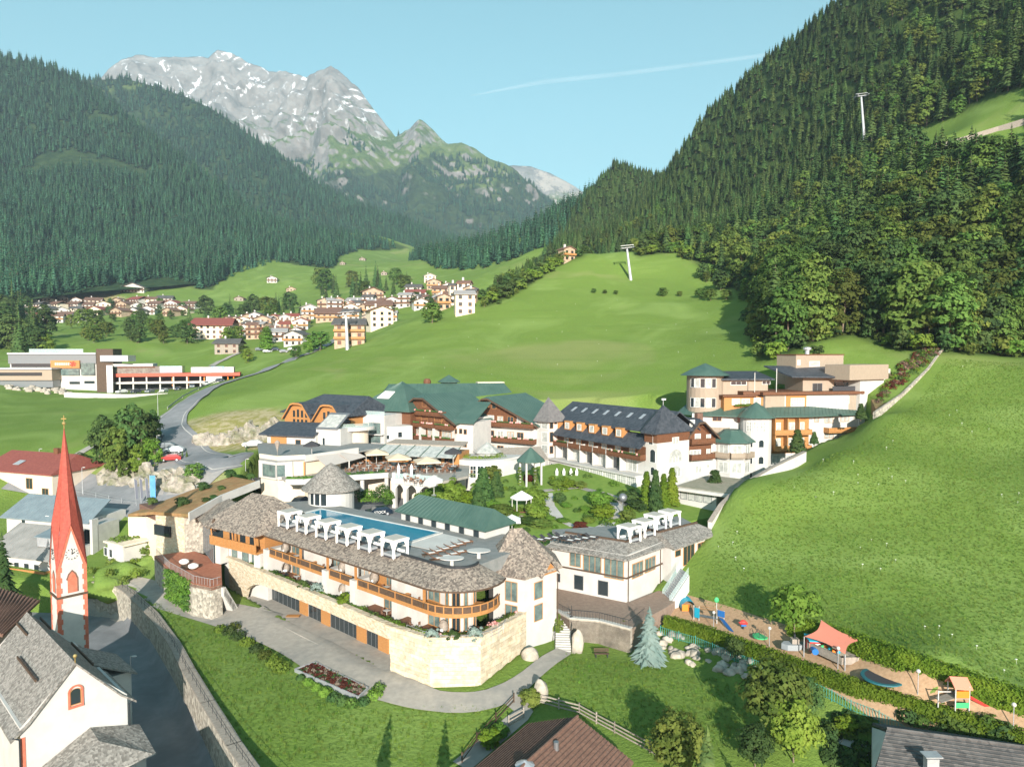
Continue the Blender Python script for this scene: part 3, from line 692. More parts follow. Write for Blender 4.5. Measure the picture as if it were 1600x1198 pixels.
# a felled clearing high on the near hill and the ski run below it
c0 = [gy(100, 190, 1330), gy(170, 190, 1350), gy(60, 215, 1260)]
k = np.ones(len(p1), bool)
for c, r in zip(c0, (55, 34, 30)): k &= (p1[:, 0] - c.x) ** 2 + (p1[:, 1] - c.y) ** 2 > r * r
p1 = p1[k]
x, y = poly_pts(FOREST_L, 7.0, 15); k = (np.abs(x / y) < 0.8) & (y < 1350); x, y = x[k], y[k]
x2, y2 = poly_pts([(-88, 800), (-30, 700), (38, 690), (100, 820), (160, 1400), (-190, 1400), (-165, 1150)], 7.0, 16); x = np.concatenate([x, x2]); y = np.concatenate([y, y2])
q1 = np.array([(a, b, gh(a, b), 0) for a, b in zip(x, y)])
pa = np.concatenate([p1, q1]); rng = np.random.default_rng(8)
scatter('forest', pa[:, :3], rng.uniform(0.7, 1.25, len(pa)), rng.integers(0, 3, len(pa)), CONF, label='dense spruce forest covering the big hill on the far side of the valley', seed=4, tilt=0.02)
p2 = sheet_pts(HV2, 11, 12)
def mtn(o):
    n = np.array([noise.fractal(Vector((a / 420, b / 420, c / 420)), 0.9, 2, 4) for a, b, c, _ in o])
    return (o[:, 2] + n * 520) < 800
p3 = sheet_pts(PV, 17, 13, mtn)
pb = np.concatenate([p2, p3])
scatter('forest', pb[:, :3], rng.uniform(0.8, 1.4, len(pb)) * np.where(np.arange(len(pb)) < len(p2), 1.0, 1.25), rng.integers(0, 3, len(pb)), CONF, label='distant spruce forest on the ridge and lower flanks of the rocky mountain', seed=6, tilt=0.02)
ug = []
for i in range(len(FOREST_R)):
    a, b = Vector(FOREST_R[i]), Vector(FOREST_R[(i + 1) % len(FOREST_R)])
    if a.y > 420 or b.y > 420: continue
    for k_ in range(int((b - a).length / 1.3)): q = a.lerp(b, rng.uniform()) + Vector(rng.normal(size=2)) * 2.0; ug.append((q.x, q.y, gh(q.x, q.y) - .3))
scatter('undergrowth', ug, rng.uniform(.6, 1.9, len(ug)), rng.integers(0, 3, len(ug)), BSH, label='leafy undergrowth along the lower edge of the mixed wood', seed=14)
print('TREES', len(near), len(FX), len(pa), len(pb))
# ------------------------------------------------------------------ building kit
class Fr:
    """facade frame: A is the left end seen from outside, B the right end; w runs inward"""
    def __init__(s, A, B):
        s.A = Vector(A[:2]); s.B = Vector(B[:2]); d = s.B - s.A; s.L = d.length; s.d = d / s.L; s.n = Vector((s.d.y, -s.d.x)); s.rz = math.atan2(s.d.y, s.d.x)
    def p(s, u, w, z): q = s.A + s.d * u - s.n * w; return Vector((q.x, q.y, z))
    def q(s, u, w): q = s.A + s.d * u - s.n * w; return (q.x, q.y)
    def uz(s, px, py, w=0.0): A = s.q(0, w); B = s.q(s.L, w); return onp(A, B, px, py)
    def foot(s, u0, u1, w0, w1): return [s.q(u0, w0), s.q(u1, w0), s.q(u1, w1), s.q(u0, w1)]
    def box(s, mb, u0, u1, w0, w1, z0, z1, mi=None): return mb.prism(s.foot(u0, u1, w0, w1), z0, z1, mi)
WM = {}
def win_mesh(w, h, style):
    k = (round(w, 1), round(h, 1), style)
    if k in WM: return WM[k]
    w, h = max(0.3, k[0]), max(0.3, k[1]); st = style.split('-'); fr = MB(); t = 0.07 if w < 2.5 else 0.09
    arch = 'arch' in st
    fr.box(-w / 2 - t, -w / 2, -0.07, 0.03, -t, h + (0 if arch else t)); fr.box(w / 2, w / 2 + t, -0.07, 0.03, -t, h + (0 if arch else t)); fr.box(-w / 2, w / 2, -0.09, 0.03, -t, 0)
    if arch:
        n = 8; P = [(w / 2 * math.cos(math.pi * i / n), h + w / 2 * 0.8 * math.sin(math.pi * i / n)) for i in range(n + 1)]; Q = [(x * (1 + 2 * t / w), h + (z - h) * 1.12) for x, z in P]
        for i in range(n): fr.add([(P[i][0], -.07, P[i][1]), (Q[i][0], -.07, Q[i][1]), (Q[i + 1][0], -.07, Q[i + 1][1]), (P[i + 1][0], -.07, P[i + 1][1])], [(0, 1, 2, 3)])
    else: fr.box(-w / 2, w / 2, -0.07, 0.03, h, h + t)
    nm = max(1, int(round(w / (1.0 if 'fine' not in st else 0.55)))) if 'plain' not in st else 1
    for i in range(1, nm): x = -w / 2 + w * i / nm; fr.box(x - 0.03, x + 0.03, -0.06, 0.0, 0, h)
    if 'cross' in st or 'fine' in st:
        for z in ([h * 0.62] if 'cross' in st else [h * .33, h * .66]): fr.box(-w / 2, w / 2, -0.055, 0.0, z - 0.025, z + 0.025)
    pn = MB()
    pts = [(-w / 2, -0.028, 0), (w / 2, -0.028, 0), (w / 2, -0.028, h)] + ([(x, -0.028, z) for x, z in P] if arch else []) + [(-w / 2, -0.028, h)]
    pn.poly(pts)
    fm = M_oframe if 'wood' in st else (M_gmetal if 'metal' in st else M_frame)
    gm = M_curt if 'curt' in st else (M_glassg if 'green' in st else M_glass)
    WM[k] = (fr.mesh('window_frame', fm), pn.mesh('window_pane', gm)); return WM[k]
def put_win(parent, fr, u, w, z, ww, h, style='dark', name='window', split=True):
    a, b = win_mesh(ww, h, style); p = fr.p(u, w, z)
    o = put(name, a, parent, loc=p, rz=fr.rz)
    pn = bpy.data.objects.new('pane', b); COL.objects.link(pn); pn.parent = o
    return o
def pwin(parent, fr, rects, style='dark', w=0.0, name='window'):
    for r in rects:
        st = r[4] if len(r) > 4 else style
        u0, z1 = fr.uz(r[0], r[1], w); u1, z0 = fr.uz(r[2], r[3], w)
        zb, zt = min(z0, z1), max(z0, z1)
        # lower corner height along the middle of the window
        _, zm0 = fr.uz((r[0] + r[2]) / 2, r[3], w); _, zm1 = fr.uz((r[0] + r[2]) / 2, r[1], w)
        put_win(parent, fr, (u0 + u1) / 2, w, zm0, abs(u1 - u0), abs(zm1 - zm0), st, name)
def balcony(parent, fr, u0, u1, w_in, w_out, z, mat=None, infill=None, h=0.95, post=1.6, flowers=False, slab=True, glass=False):
    """floor slab with railing round its open sides; w_out < w_in is nearer the viewer"""
    mat = mat or M_brown; infill = infill or mat
    mb = MB(); fr.box(mb, u0, u1, w_out, w_in, z - 0.18, z)
    o = mb.build('balcony', mat, parent); rl = MB(); pn = MB()
    for (a, b) in (((u0, w_out), (u1, w_out)), ((u0, w_in), (u0, w_out)), ((u1, w_out), (u1, w_in))):
        A, B = fr.q(*a), fr.q(*b); L = math.hypot(A[0] - B[0], A[1] - B[1])
        if L < 0.3: continue
        s = Fr(A, B)
        s.box(rl, 0, L, 0.0, 0.09, z + h - 0.1, z + h); s.box(rl, 0, L, 0.01, 0.08, z + 0.05, z + 0.14)
        n = max(1, int(L / post))
        for i in range(n + 1): s.box(rl, max(0, L * i / n - 0.06), min(L, L * i / n + 0.06), -0.012, 0.10, z, z + h + 0.03)
        s.box(pn, 0.02, L - 0.02, 0.035, 0.055, z + 0.15, z + h - 0.11)
    rl.build('railing', mat, o); pn.build('railing_panel', infill if not glass else M_railglass, o)
    if flowers:
        fl = MB(); n = int((u1 - u0) / 0.5)
        for i in range(n): fl.blob(fr.p(u0 + (i + .5) * (u1 - u0) / n, w_out - 0.1, z + h + .05), .26, .2, .2, i, .5, 6, 4, mi=(0 if random.random() < .6 else 1))
        fl.build('flower_box', [L_dark, M_flower], o)
    return o
M_flower = pm('red_white_flowers', (0.55, 0.12, 0.10), (0.75, 0.55, 0.5), 5, 0.8)
def glassmat(name, col, alpha):
    m = bpy.data.materials.new(name); m.use_nodes = True; b = m.node_tree.nodes['Principled BSDF']
    b.inputs['Base Color'].default_value = col + (1,); b.inputs['Roughness'].default_value = 0.08; b.inputs['Alpha'].default_value = alpha; return m
M_railglass = glassmat('clear_railing_glass', (0.55, 0.68, 0.66), 0.35)
def loft(mb, a, b, th=0.0, mi=None):
    for i in range(len(a) - 1):
        if th: mb.slab([a[i], a[i + 1], b[i + 1], b[i]], th, mi)
        else: mb.add([a[i], a[i + 1], b[i + 1], b[i]], [(0, 1, 2, 3)], mi)
def strip(mb, pts, w0, w1, z0, z1, mi=None):
    """vertical band following a polyline given as function of inward offset"""
    a, b = pts(w0), pts(w1)
    for i in range(len(a) - 1): mb.prism([a[i], a[i + 1], b[i + 1], b[i]], z0, z1, mi)
def hip_cone(mb, c, pts, z, zt, th=0.15, mi=None):
    """pyramid roof over a polygon"""
    n = len(pts)
    for i in range(n): mb.add([(pts[i][0], pts[i][1], z), (pts[(i + 1) % n][0], pts[(i + 1) % n][1], z), (c[0], c[1], zt)], [(0, 1, 2)], mi)
    mb.prism(list(pts), z - th, z - 0.004, mi)
def ngon(c, r, n, ph=0.0): return [(c[0] + r * math.cos(ph + 2 * math.pi * i / n), c[1] + r * math.sin(ph + 2 * math.pi * i / n)) for i in range(n)]

# ------------------------------------------------------------------ front wing over the limestone bastion
FW = Fr((-35.2, 100.2), (-9.8, 78.0)); CC = Vector((-9.8, 78.0)) - FW.n * 5.4
A0 = math.atan2(FW.n.y, FW.n.x); A1 = A0 + R(124)
US = [0, 3.6, 7.2, 10.4, 13.6, 16.5, 19.4, 22.2, 25, 28, 31, FW.L]
def FP(w, n=10):
    return [FW.q(u, w) for u in US] + [(CC.x + (5.4 - w) * math.cos(A0 + (A1 - A0) * i / n), CC.y + (5.4 - w) * math.sin(A0 + (A1 - A0) * i / n)) for i in range(1, n + 1)]
wing = thing('hotel_wing', 'long curved hotel wing with shingled eaves and orange wooden balconies above the limestone wall', 'building', (-22, 92, 9.5))
mb = MB(); strip(mb, FP, 3.3, 4.3, 9.5, 15.35); mb.build('wall', M_white, wing)
mb = MB(); strip(mb, FP, 0.5, 3.3, 12.3, 12.55); mb.build('balcony_floor', M_orange, wing)
mb = MB(); strip(mb, FP, 0.55, 3.3, 9.42, 9.6); mb.build('terrace_floor', M_brown, wing)
mb = MB()
loft(mb, [Vector(p + (15.55,)) for p in FP(-0.1)], [Vector(p + (17.05,)) for p in FP(3.0)], 0.22)
roof = mb.build('roof', M_shing, wing)
mb = MB(); strip(mb, FP, 2.95, 3.2, 17.06, 17.32); mb.build('roof_edge', M_dmetal, roof)
mb = MB(); strip(mb, FP, -0.22, -0.1, 15.33, 15.5); mb.build('gutter', M_dkwood, roof)
# white fins, wooden partitions and glazed bays along the straight part
bays = [(0.2, 7.2, 3.6), (7.2, 14.0, 10.4), (14.6, 19.6, 17.2), (20.6, 33.0, 26.5)]
for u in (-0.4, 14.2, 20.2): mb = MB(); FW.box(mb, u - 0.55, u + 0.55, 0.2, 3.28, 9.62, 13.3); mb.build('fin_wall', M_white, wing)
for u in (7.1, 17.3, 26.6, 11.0, 30.2):
    for z0, z1 in ((9.62, 12.28), (12.56, 15.2)): mb = MB(); FW.box(mb, u - 0.5, u + 0.5, 1.6, 3.28, z0, z1); mb.build('partition', M_white, wing)
for u in (8.6, 14.9, 21.2, 28.3): mb = MB(); FW.box(mb, u - 0.12, u + 1.9, 3.12, 3.27, 12.57, 15.2); mb.build('wooden_panel', M_orange, wing)
for u in (14.3, 20.3, 33.0, 8.0): mb = MB(); FW.box(mb, u - .12, u + .12, 0.55, 0.8, 12.56, 15.35); mb.build('post', M_orange, wing)
for i, u in enumerate((2.6, 5.2, 12.6, 15.8, 18.6, 23.6, 25.2, 29.4, 31.8)):
    for z in (9.7, 12.65): put_win(wing, FW, u, 3.3, z, 1.9, 2.2, ['wood-green', 'wood-curt', 'wood-green'][i % 3])
SEG = Fr
arc = FP(3.3)[len(US) - 1:]
for k in (1, 3, 4, 6, 9):
    f = Fr(arc[k - 1], arc[k])
    for z in (9.7, 12.65): put_win(wing, f, f.L / 2, 0, z, min(f.L * .9, 1.6), 2.2, 'wood-dark' if k in (3, 4) else 'wood-green')
# railings: upper balcony in orange larch with dark woven panels, lower one in steel
def poly_rail(pts, z, h, mat, pmat, name='railing', step=1, parent=wing):
    rl, pn = MB(), MB()
    for i in range(len(pts) - 1):
        f = Fr(pts[i], pts[i + 1])
        f.box(rl, 0, f.L, 0, .12, z + h - .12, z + h); f.box(rl, 0, f.L, .01, .11, z - .15, z + .2)
        n = max(1, int(f.L / 1.7))
        for k in range(n): f.box(rl, k * f.L / n, k * f.L / n + .13, -.02, .14, z, z + h + .02)
        f.box(pn, 0, f.L, .05, .07, z + .2, z + h - .13)
    o = rl.build(name, mat, parent); pn.build('railing_panel', pmat, o); return o
pr = FP(0.5)
poly_rail(pr[0:5], 12.55, 1.05, M_orange, M_dkwood); poly_rail([FW.q(14.8, .5), FW.q(19.6, .5)], 12.55, 1.05, M_orange, M_dkwood); poly_rail([FW.q(20.8, .5)] + pr[8:], 12.55, 1.05, M_orange, M_dkwood)
mb = MB()
ar = FP(-0.2)[len(US) - 2:]
for i in range(len(ar) - 1):
    for z in (9.95, 10.3, 10.62): mb.tube(ar[i] + (z,), ar[i + 1] + (z,), .025, n=4)
    mb.tube(ar[i] + (9.5,), ar[i] + (10.62,), .03, n=4)
mb.build('railing', M_galv, wing)

# limestone bastion wall with its long low arch
WL = Fr(BASTION[1], BASTION[2])
bw = thing('stone_wall', 'cream limestone bastion wall with long low arch beneath the curved balconies', 'wall', (-14, 80, 4.5))
mb = MB()
WL.box(mb, -4.8, -0.2, 0, 0.6, 4.6, 10.3)
n = 40; ub = [-0.2 + (WL.L + 0.2) * i / n for i in range(n + 1)]
def soff(u): return 5.0 + (3.4 + 0.35 * min(1, u / 20)) * math.sqrt(max(0.0, 1 - max(0, (6.5 - u) / 6.7) ** 2))
for i in range(n):
    a, b = ub[i], ub[i + 1]
    za, zb = min(8.75, soff(a)), min(8.75, soff(b))
    P = [WL.p(a, 0, za), WL.p(b, 0, zb), WL.p(b, 0, 10.3), WL.p(a, 0, 10.3)]; Q = [WL.p(a, .6, za), WL.p(b, .6, zb), WL.p(b, .6, 10.3), WL.p(a, .6, 10.3)]
    mb.add(P + Q, [(0, 1, 2, 3), (7, 6, 5, 4), (3, 2, 6, 7), (4, 5, 1, 0)])
for i in range(2, 5): f = Fr(BASTION[i], BASTION[i + 1]); f.box(mb, -0.02, f.L + .02, 0, 0.7, 4.2, 10.3)
stonew = mb.build('masonry', M_stone, bw)
mb = MB()
for i in range(0, 5):
    f = Fr(BASTION[i], BASTION[i + 1]); f.box(mb, 0, f.L, -.06, .75, 10.304, 10.42)
mb.build('coping', M_stone, bw)
mb = MB(); WL.box(mb, -0.1, WL.L + 3, 2.7, 3.2, 4.6, 9.3); gl = mb.build('back_wall', M_cream, bw)
mb = MB(); WL.box(mb, -0.1, WL.L, 0.62, 2.68, 8.9, 9.3); mb.build('arcade_ceiling', M_white, bw)
mb = MB(); WL.box(mb, -.2, WL.L, -1.6, 2.68, 4.5, 5.2); mb.build('arcade_floor', M_pave, bw)
def gl_px(px, py): return WL.uz(px, py, 2.7)[0]
edges = [(418, 470), (483, 503), (517, 560), (573, 595), (604, 607)]
for a, b in edges:
    u0, u1 = gl_px(a, 960), gl_px(b, 985); w = u1 - u0; n = max(1, round(w / 5.0))
    for k in range(n): put_win(bw, WL, u0 + w * (k + .5) / n, 2.7, 5.05, w / n - .16, 3.1, 'metal-cross')
for a in (398, 476, 510, 566, 600):
    u0 = gl_px(a, 960); mb = MB(); WL.box(mb, u0 - 1.0 - (a == 398), u0 + 1.0, 2.5, 2.68, 5.02, 8.4); mb.build('wooden_door', M_orange, bw)
# planting along the top of the bastion
def clumps(name, label, cat, pts, r, mats, parent=None, seed=0, leaf=0.13, nl=120):
    """loose leafy planting along a line; one thing"""
    rng = np.random.default_rng(seed); C, Nn, S = [], [], []
    for p in pts:
        rr = r * rng.uniform(.7, 1.3); e = rng.normal(size=(nl, 3)); e /= np.linalg.norm(e, axis=1, keepdims=True); e[:, 2] = np.abs(e[:, 2])
        C.append(np.array(p) + e * rr * np.array([1, 1, .9]) * rng.uniform(.7, 1.1, (nl, 1))); Nn.append(e + rng.normal(size=(nl, 3)) * .35); S.append(leaf * rng.uniform(.6, 1.4, nl))
    me = quads_mesh(name, np.concatenate(C), np.concatenate(Nn), np.concatenate(S), mats[0], rng, .8)
    for m in mats[1:]: me.materials.append(m)
    if len(mats) > 1:
        idx = np.repeat(rng.integers(0, len(mats), len(pts)), nl); me.polygons.foreach_set('material_index', idx.astype(np.int32))
    return put(name, me, parent, label=label, cat=cat)
pts = [WL.p(u + random.uniform(-.2, .2), 1.0 + random.uniform(-.15, .25), 10.0) for u in np.arange(0.5, WL.L, 0.75)]
clumps('planter_hedge', 'low mixed green planting along the straight top of the limestone bastion', 'plants', pts, .55, [L_broad, L_light, L_dark, L_broad], seed=1)
bp_ = []
for i in range(2, 5):
    f = Fr(BASTION[i], BASTION[i + 1]); bp_ += [f.p(u, 1.0, 10.0) for u in np.arange(.2, f.L, .7)]
clumps('planter_hedge', 'flowering green planting round the bastion corner below the curved terrace', 'plants', bp_, .6, [L_broad, L_light, L_dark, M_flower, L_broad], seed=2)
SHRUB = [quads_mesh('shrub_foliage_%d' % i, *crown_arrays(90 + i, 0, 2.0, 1.0, 16, 60, .12)[:3], [L_dark, L_blue, L_thuja][i], np.random.default_rng(i), .8) for i in range(3)]
for i, (u, s, v, t) in enumerate([(15.2, .8, 0, 'first from the stairs'), (18.6, 1.0, 1, 'second from the stairs'), (24.3, 1.0, 2, 'third from the stairs')]):
    put('shrub', SHRUB[v], loc=WL.p(u, .7, 9.9), scale=(s, s, s * .95), label='%s shrub on the limestone bastion, %s' % (['dark round', 'silvery', 'yellowish round'][v], t), cat='shrub', group='shrubs on the bastion')
for px_, s, v, t in [(675, .85, 1, 'left'), (708, .8, 0, 'middle'), (743, .95, 1, 'right')]:
    q = gz(px_, 1003, 10.2); put('shrub', SHRUB[v], loc=(q.x, q.y + .9, 9.8), scale=(s, s, s), label='small conical shrub below the curved terrace railing, %s of three' % t, cat='shrub', group='shrubs on the bastion')
# pool terrace slab behind the shingled eaves
TERR = FP(3.1) + [(2, 90), (3, 94), (-3.5, 97), (-9.0, 99.5), (-28.0, 113.5), (-31, 118), (-38, 116), (-37.5, 107), (-34.5, 104.4)]
MB().prism(TERR, 15.2, 16.8).build('terrace', M_deck, kind='structure')
# pool
pl = thing('swimming_pool', 'long rooftop swimming pool with turquoise water and white rim', 'pool', (-21, 100, 16.8))
Pfl, Pfr, Pnr, Pnl = [Vector(p) for p in ((-29.7, 110), (-9.9, 95.8), (-13.9, 90.2), (-33.4, 104.2))]
pc = (Pfl + Pfr + Pnr + Pnl) / 4
def grow(P, c, d): return [tuple(p + (p - c).normalized() * d) for p in P]
outer = grow([Pfl, Pfr, Pnr, Pnl], pc, .55); inner = [tuple(p) for p in (Pfl, Pfr, Pnr, Pnl)]
mb = MB()
for i in range(4): mb.prism([outer[i], outer[(i + 1) % 4], inner[(i + 1) % 4], inner[i]], 16.81, 17.12)
mb.build('pool_rim', M_white, pl)
def watermat():
    m = bpy.data.materials.new('pool_water'); m.use_nodes = True; t = m.node_tree; b = t.nodes['Principled BSDF']
    n = t.nodes.new('ShaderNodeTexNoise'); n.inputs['Scale'].default_value = 1.6; n.inputs['Detail'].default_value = 3
    g = t.nodes.new('ShaderNodeNewGeometry'); t.links.new(g.outputs['Position'], n.inputs['Vector'])
    mx = t.nodes.new('ShaderNodeMix'); mx.data_type = 'RGBA'; mx.inputs[6].default_value = (0.0, 0.17, 0.29, 1); mx.inputs[7].default_value = (0.01, 0.25, 0.37, 1); t.links.new(n.outputs[0], mx.inputs[0])
    t.links.new(mx.outputs[2], b.inputs['Base Color']); b.inputs['Roughness'].default_value = 0.08
    bp = t.nodes.new('ShaderNodeBump'); bp.inputs['Strength'].default_value = .25; bp.inputs['Distance'].default_value = .05; t.links.new(n.outputs[0], bp.inputs['Height']); t.links.new(bp.outputs[0], b.inputs['Normal']); return m
M_water = watermat()
MB().prism(inner, 16.83, 17.02).build('water', M_water, pl)
mb = MB(); e = (Pnr - Pfr).normalized(); s = (Pfr - Pfl).normalized()
mb.slab([tuple(Pfr + s * .6) + (17.0,), tuple(Pnr + s * .6) + (17.0,), tuple(Pnr + s * 5.5 - e * .5) + (16.86,), tuple(Pfr + s * 5.0) + (16.86,)], .04); mb.build('overflow_deck', M_white, pl)
# four-poster sun beds
def make_cabana():
    t = thing('sunbed_cabana', '', 'sunbed', (0, 0, 0)); a, h = 1.15, 2.25
    for x in (-a, a):
        for y in (-a, a): put('post', MB().box(x - .05, x + .05, y - .05, y + .05, 0, h).mesh('post', M_whitefab), t, loc=(0, 0, 0), local=True)
    mb = MB().box(-a - .1, a + .1, -a - .1, a + .1, h - .28, h)
    put('canopy', mb.mesh('canopy', M_whitefab), t, loc=(0, 0, 0), local=True)
    put('canopy_top', MB().box(-a + .1, a - .1, -a + .1, a - .1, h + .004, h + .05).mesh('canopy_top', pm('grey_beige_canvas', (.50, .46, .40), None, rough=.9)), t, loc=(0, 0, 0), local=True)
    for i in range(4):
        mb = MB(); c, s_ = math.cos(i * math.pi / 2), math.sin(i * math.pi / 2)
        def rt(x, y, z): return (x * c - y * s_, x * s_ + y * c, z)
        for sg in (-1, 1):   # drapes gathered towards the posts
            P = [(sg * (a - .06), h - .28), (sg * .45, h - .28), (sg * .75, 1.5), (sg * .92, 1.0), (sg * .86, .1), (sg * (a - .06), .1)]
            mb.add([rt(x, -a + .0, z) for x, z in P] + [rt(x, -a + .06, z) for x, z in P], [range(6), range(11, 5, -1)] + [(k, (k + 1) % 6, 6 + (k + 1) % 6, 6 + k) for k in range(6)])
        put('drape', mb.mesh('drape', M_whitefab), t, loc=(0, 0, 0), local=True)
    put('mattress', MB().box(-.95, .95, -1.0, 1.0, .2, .48).mesh('mattress', M_galvf), t, loc=(0, 0, 0), local=True)
    put('base', MB().box(-1.0, 1.0, -1.05, 1.05, .03, .2).mesh('base', M_dkfab), t, loc=(0, 0, 0), local=True)
    mb = MB(); mb.box(-.8, -.1, .55, .95, .48, .72); mb.box(.1, .8, .55, .95, .48, .72); put('pillow', mb.mesh('pillow', M_whitefab), t, loc=(0, 0, 0), local=True)
    return t
M_galvf = pm('grey_fabric', (0.30, 0.32, 0.33), None, rough=0.9)
cab = make_cabana(); first = True
ordn = ['first', 'second', 'third', 'fourth', 'fifth', 'sixth', 'seventh', 'eighth', 'ninth', 'tenth', 'eleventh', 'twelfth']
c0, c1 = gz(453, 822, 16.8), gz(617, 868, 16.8)
for i in range(6):
    p = c0.lerp(c1, i / 5); lb = 'white draped four-poster sunbed beside the pool, %s from the round pavilion' % ordn[i]
    if first: cab.location = p; cab.rotation_euler = (0, 0, FW.rz); cab['label'] = lb; cab['group'] = 'four-poster sunbeds by the pool'; first = False
    else: clone(cab, p, FW.rz, label=lb, group='four-poster sunbeds by the pool')
for i, (a, b) in enumerate([(983, 845), (1006, 836), (1024, 826), (1046, 820)]):
    clone(cab, gz(a, b, 15.0), R(40), label='white draped four-poster sunbed on the restaurant roof, %s from the near corner' % ordn[i], group='four-poster sunbeds on the restaurant roof')
# loungers
def make_lounger(stripe):
    t = thing('sun_lounger', '', 'sun lounger', (0, 0, 0)); f = MB()
    f.box(-.35, .35, -1.0, 1.0, .24, .3)
    put('frame', f.mesh('frame', M_dkwood), t, loc=(0, 0, 0), local=True)
    for x in (-.3, .3):
        for y in (-.9, .9): put('leg', MB().box(x - .03, x + .03, y - .03, y + .03, 0, .24).mesh('leg', M_dkwood), t, loc=(0, 0, 0), local=True)
    m = MB().box(-.33, .33, -1.0, .3, .3, .38); m.slab([(-.33, .3, .38), (.33, .3, .38), (.33, .95, .75), (-.33, .95, .75)], .08)
    put('mattress', m.mesh('mattress', stripe), t, loc=(0, 0, 0), local=True)
    put('towel', MB().box(-.25, .25, -.6, .2, .384, .40).mesh('towel', M_whitefab), t, loc=(0, 0, 0), local=True)
    return t
lg = make_lounger(M_brfab); lg['group'] = 'sun loungers at the end of the pool terrace'; n = 0
for row, (a, b, c, d) in enumerate([(672, 868, 727, 850), (684, 876, 740, 859)]):
    for i in range(6 if row == 0 else 4):
        t = i / 5; p = gz(a + (c - a) * t, b + (d - b) * t, 16.8); lb = 'brown sun lounger with white towel, %s of the %s row beyond the pool' % (ordn[i], ['back', 'front'][row])
        if n == 0: lg.location = p; lg['label'] = lb; lg.rotation_euler = (0, 0, R(120))
        else: clone(lg, p, R(120), label=lb)
        n += 1
for i in range(7):
    t = i / 6; p = gz(895 + 34 * t, 764 + 19 * t, 14.15); clone(lg, p, R(70), label='brown and white garden lounger on the grass, %s from the terrace' % ordn[i], group='sun loungers on the garden lawn')
for i in range(8):
    t = i / 7; p = gz(842 + 82 * t, 846 - 12 * t + 8 * (t > .5), 15.6); lb = 'dark sun lounger on the roof edge behind the restaurant, %s from the hexagonal tower' % ordn[i]
    if i == 0: lg2 = make_lounger(M_dkfab); lg2.location = p + Vector((0, 0, 0)); lg2['label'] = lb; lg2['group'] = 'dark loungers behind the restaurant'; lg2.rotation_euler = (0, 0, R(60))
    else: clone(lg2, p, R(60), label=lb)
for (a, b, t) in [(706, 884, 'nearest the curved eaves'), (748, 872, 'nearest the hexagonal tower')]:
    p = gz(a, b, 16.8); o = thing('oval_table', 'white oval counter on the pool terrace, ' + t, 'table', p, 'white oval counters')
    mb = MB(); mb.lathe((0, 0, 0), [(.01, 1.0), (1.3, 1.0), (1.3, .9), (.2, .88), (.2, 0)], 20); me_ = mb.mesh('top', M_white); x = put('top', me_, o, loc=(0, 0, 0), local=True); x.scale = (1.1, .75, 1)
# the hexagonal end tower of the wing
tw = thing('hexagonal_tower', 'white hexagonal tower with tall shingled roof at the end of the curved wing', 'tower', (1.5, 88, 5))
tw_ = tw; T = [(-2.3, 86.2), (1.5, 84.0), (5.6, 88.2), (5.2, 93), (0, 94.5), (-3, 91)]
MB().prism(T, 4.5, 14.9).build('wall', M_white, tw)
tc = (1.0, 89.2); ev = grow([Vector(p) for p in T], Vector(tc), .75)
mb = MB(); Ra, Rb = (-0.2, 89.0, 19.3), (1.3, 89.4, 19.3)
E = [p + (14.75,) for p in ev]
mb.add([E[0], E[1], Rb, Ra], [(0, 1, 2, 3)]); mb.add([E[1], E[2], Rb], [(0, 1, 2)]); mb.add([E[2], E[3], Rb], [(0, 1, 2)]); mb.add([E[3], E[4], Ra, Rb], [(0, 1, 2, 3)]); mb.add([E[4], E[5], Ra], [(0, 1, 2)]); mb.add([E[5], E[0], Ra], [(0, 1, 2)])
mb.prism(ev, 14.55, 14.745); mb.build('roof', M_shing, tw)
t1, t2 = Fr(T[0], T[1]), Fr(T[1], T[2])
pwin(tw, t1, [(790, 909, 808, 938), (790, 945, 808, 972)], 'wood-green'); pwin(tw, t2, [(835, 909, 847, 934), (835, 944, 847, 968)], 'wood-green-plain')
g = Fr(t2.q(2.7, -.5), t2.q(5.4, -.5)); mb = MB(); mb.slab([g.p(-.3, -.2, 14.2), g.p(1.35, -.2, 16.0), g.p(1.35, 3, 17.2), g.p(-.3, 3, 15.3)], .15); mb.slab([g.p(1.35, -.2, 16.0), g.p(3, -.2, 14.2), g.p(3, 3, 15.3), g.p(1.35, 3, 17.2)], .15); mb.build('gable_roof', M_shing, tw)
mb = MB(); mb.add([g.p(0, 0, 14.3), g.p(2.7, 0, 14.3), g.p(1.35, 0, 15.7)], [(0, 1, 2)]); mb.build('gable', M_orange, tw)
# restaurant wing to the right of the tower
rs = thing('restaurant_building', 'white two-storey restaurant with wide windows under shingled eaves behind the stairs', 'building', (14, 98, 8))
RA, RB_, RC, RD, RE = (5.4, 100.5), (15.4, 94.3), (21.6, 101.0), (22.6, 99.6), (31.0, 107.6)
foot = [RA, RB_, RC, RD, RE, (27, 112), (18, 107.5), (6, 104.5)]
MB().prism(foot, 5.0, 14.3).build('wall', M_white, rs)
f1, f2, f3 = Fr(RA, RB_), Fr(RB_, RC), Fr(RD, RE)
off = [grow([Vector(p) for p in (RA, RB_, RC, RD, RE)], Vector((18, 108)), .9), grow([Vector(p) for p in (RA, RB_, RC, RD, RE)], Vector((18, 108)), -2.6)]
mb = MB(); loft(mb, [Vector(p + (13.9,)) for p in off[0]], [Vector(p + (15.35,)) for p in off[1]], .2); rr = mb.build('roof', M_shingd, rs)
mb = MB()
for i in range(4): Fr(off[1][i], off[1][i + 1]).box(mb, 0, 99 * 0 + Fr(off[1][i], off[1][i + 1]).L, 0.02, .3, 15.36, 15.6)
mb.build('roof_edge', M_dkwood, rr)
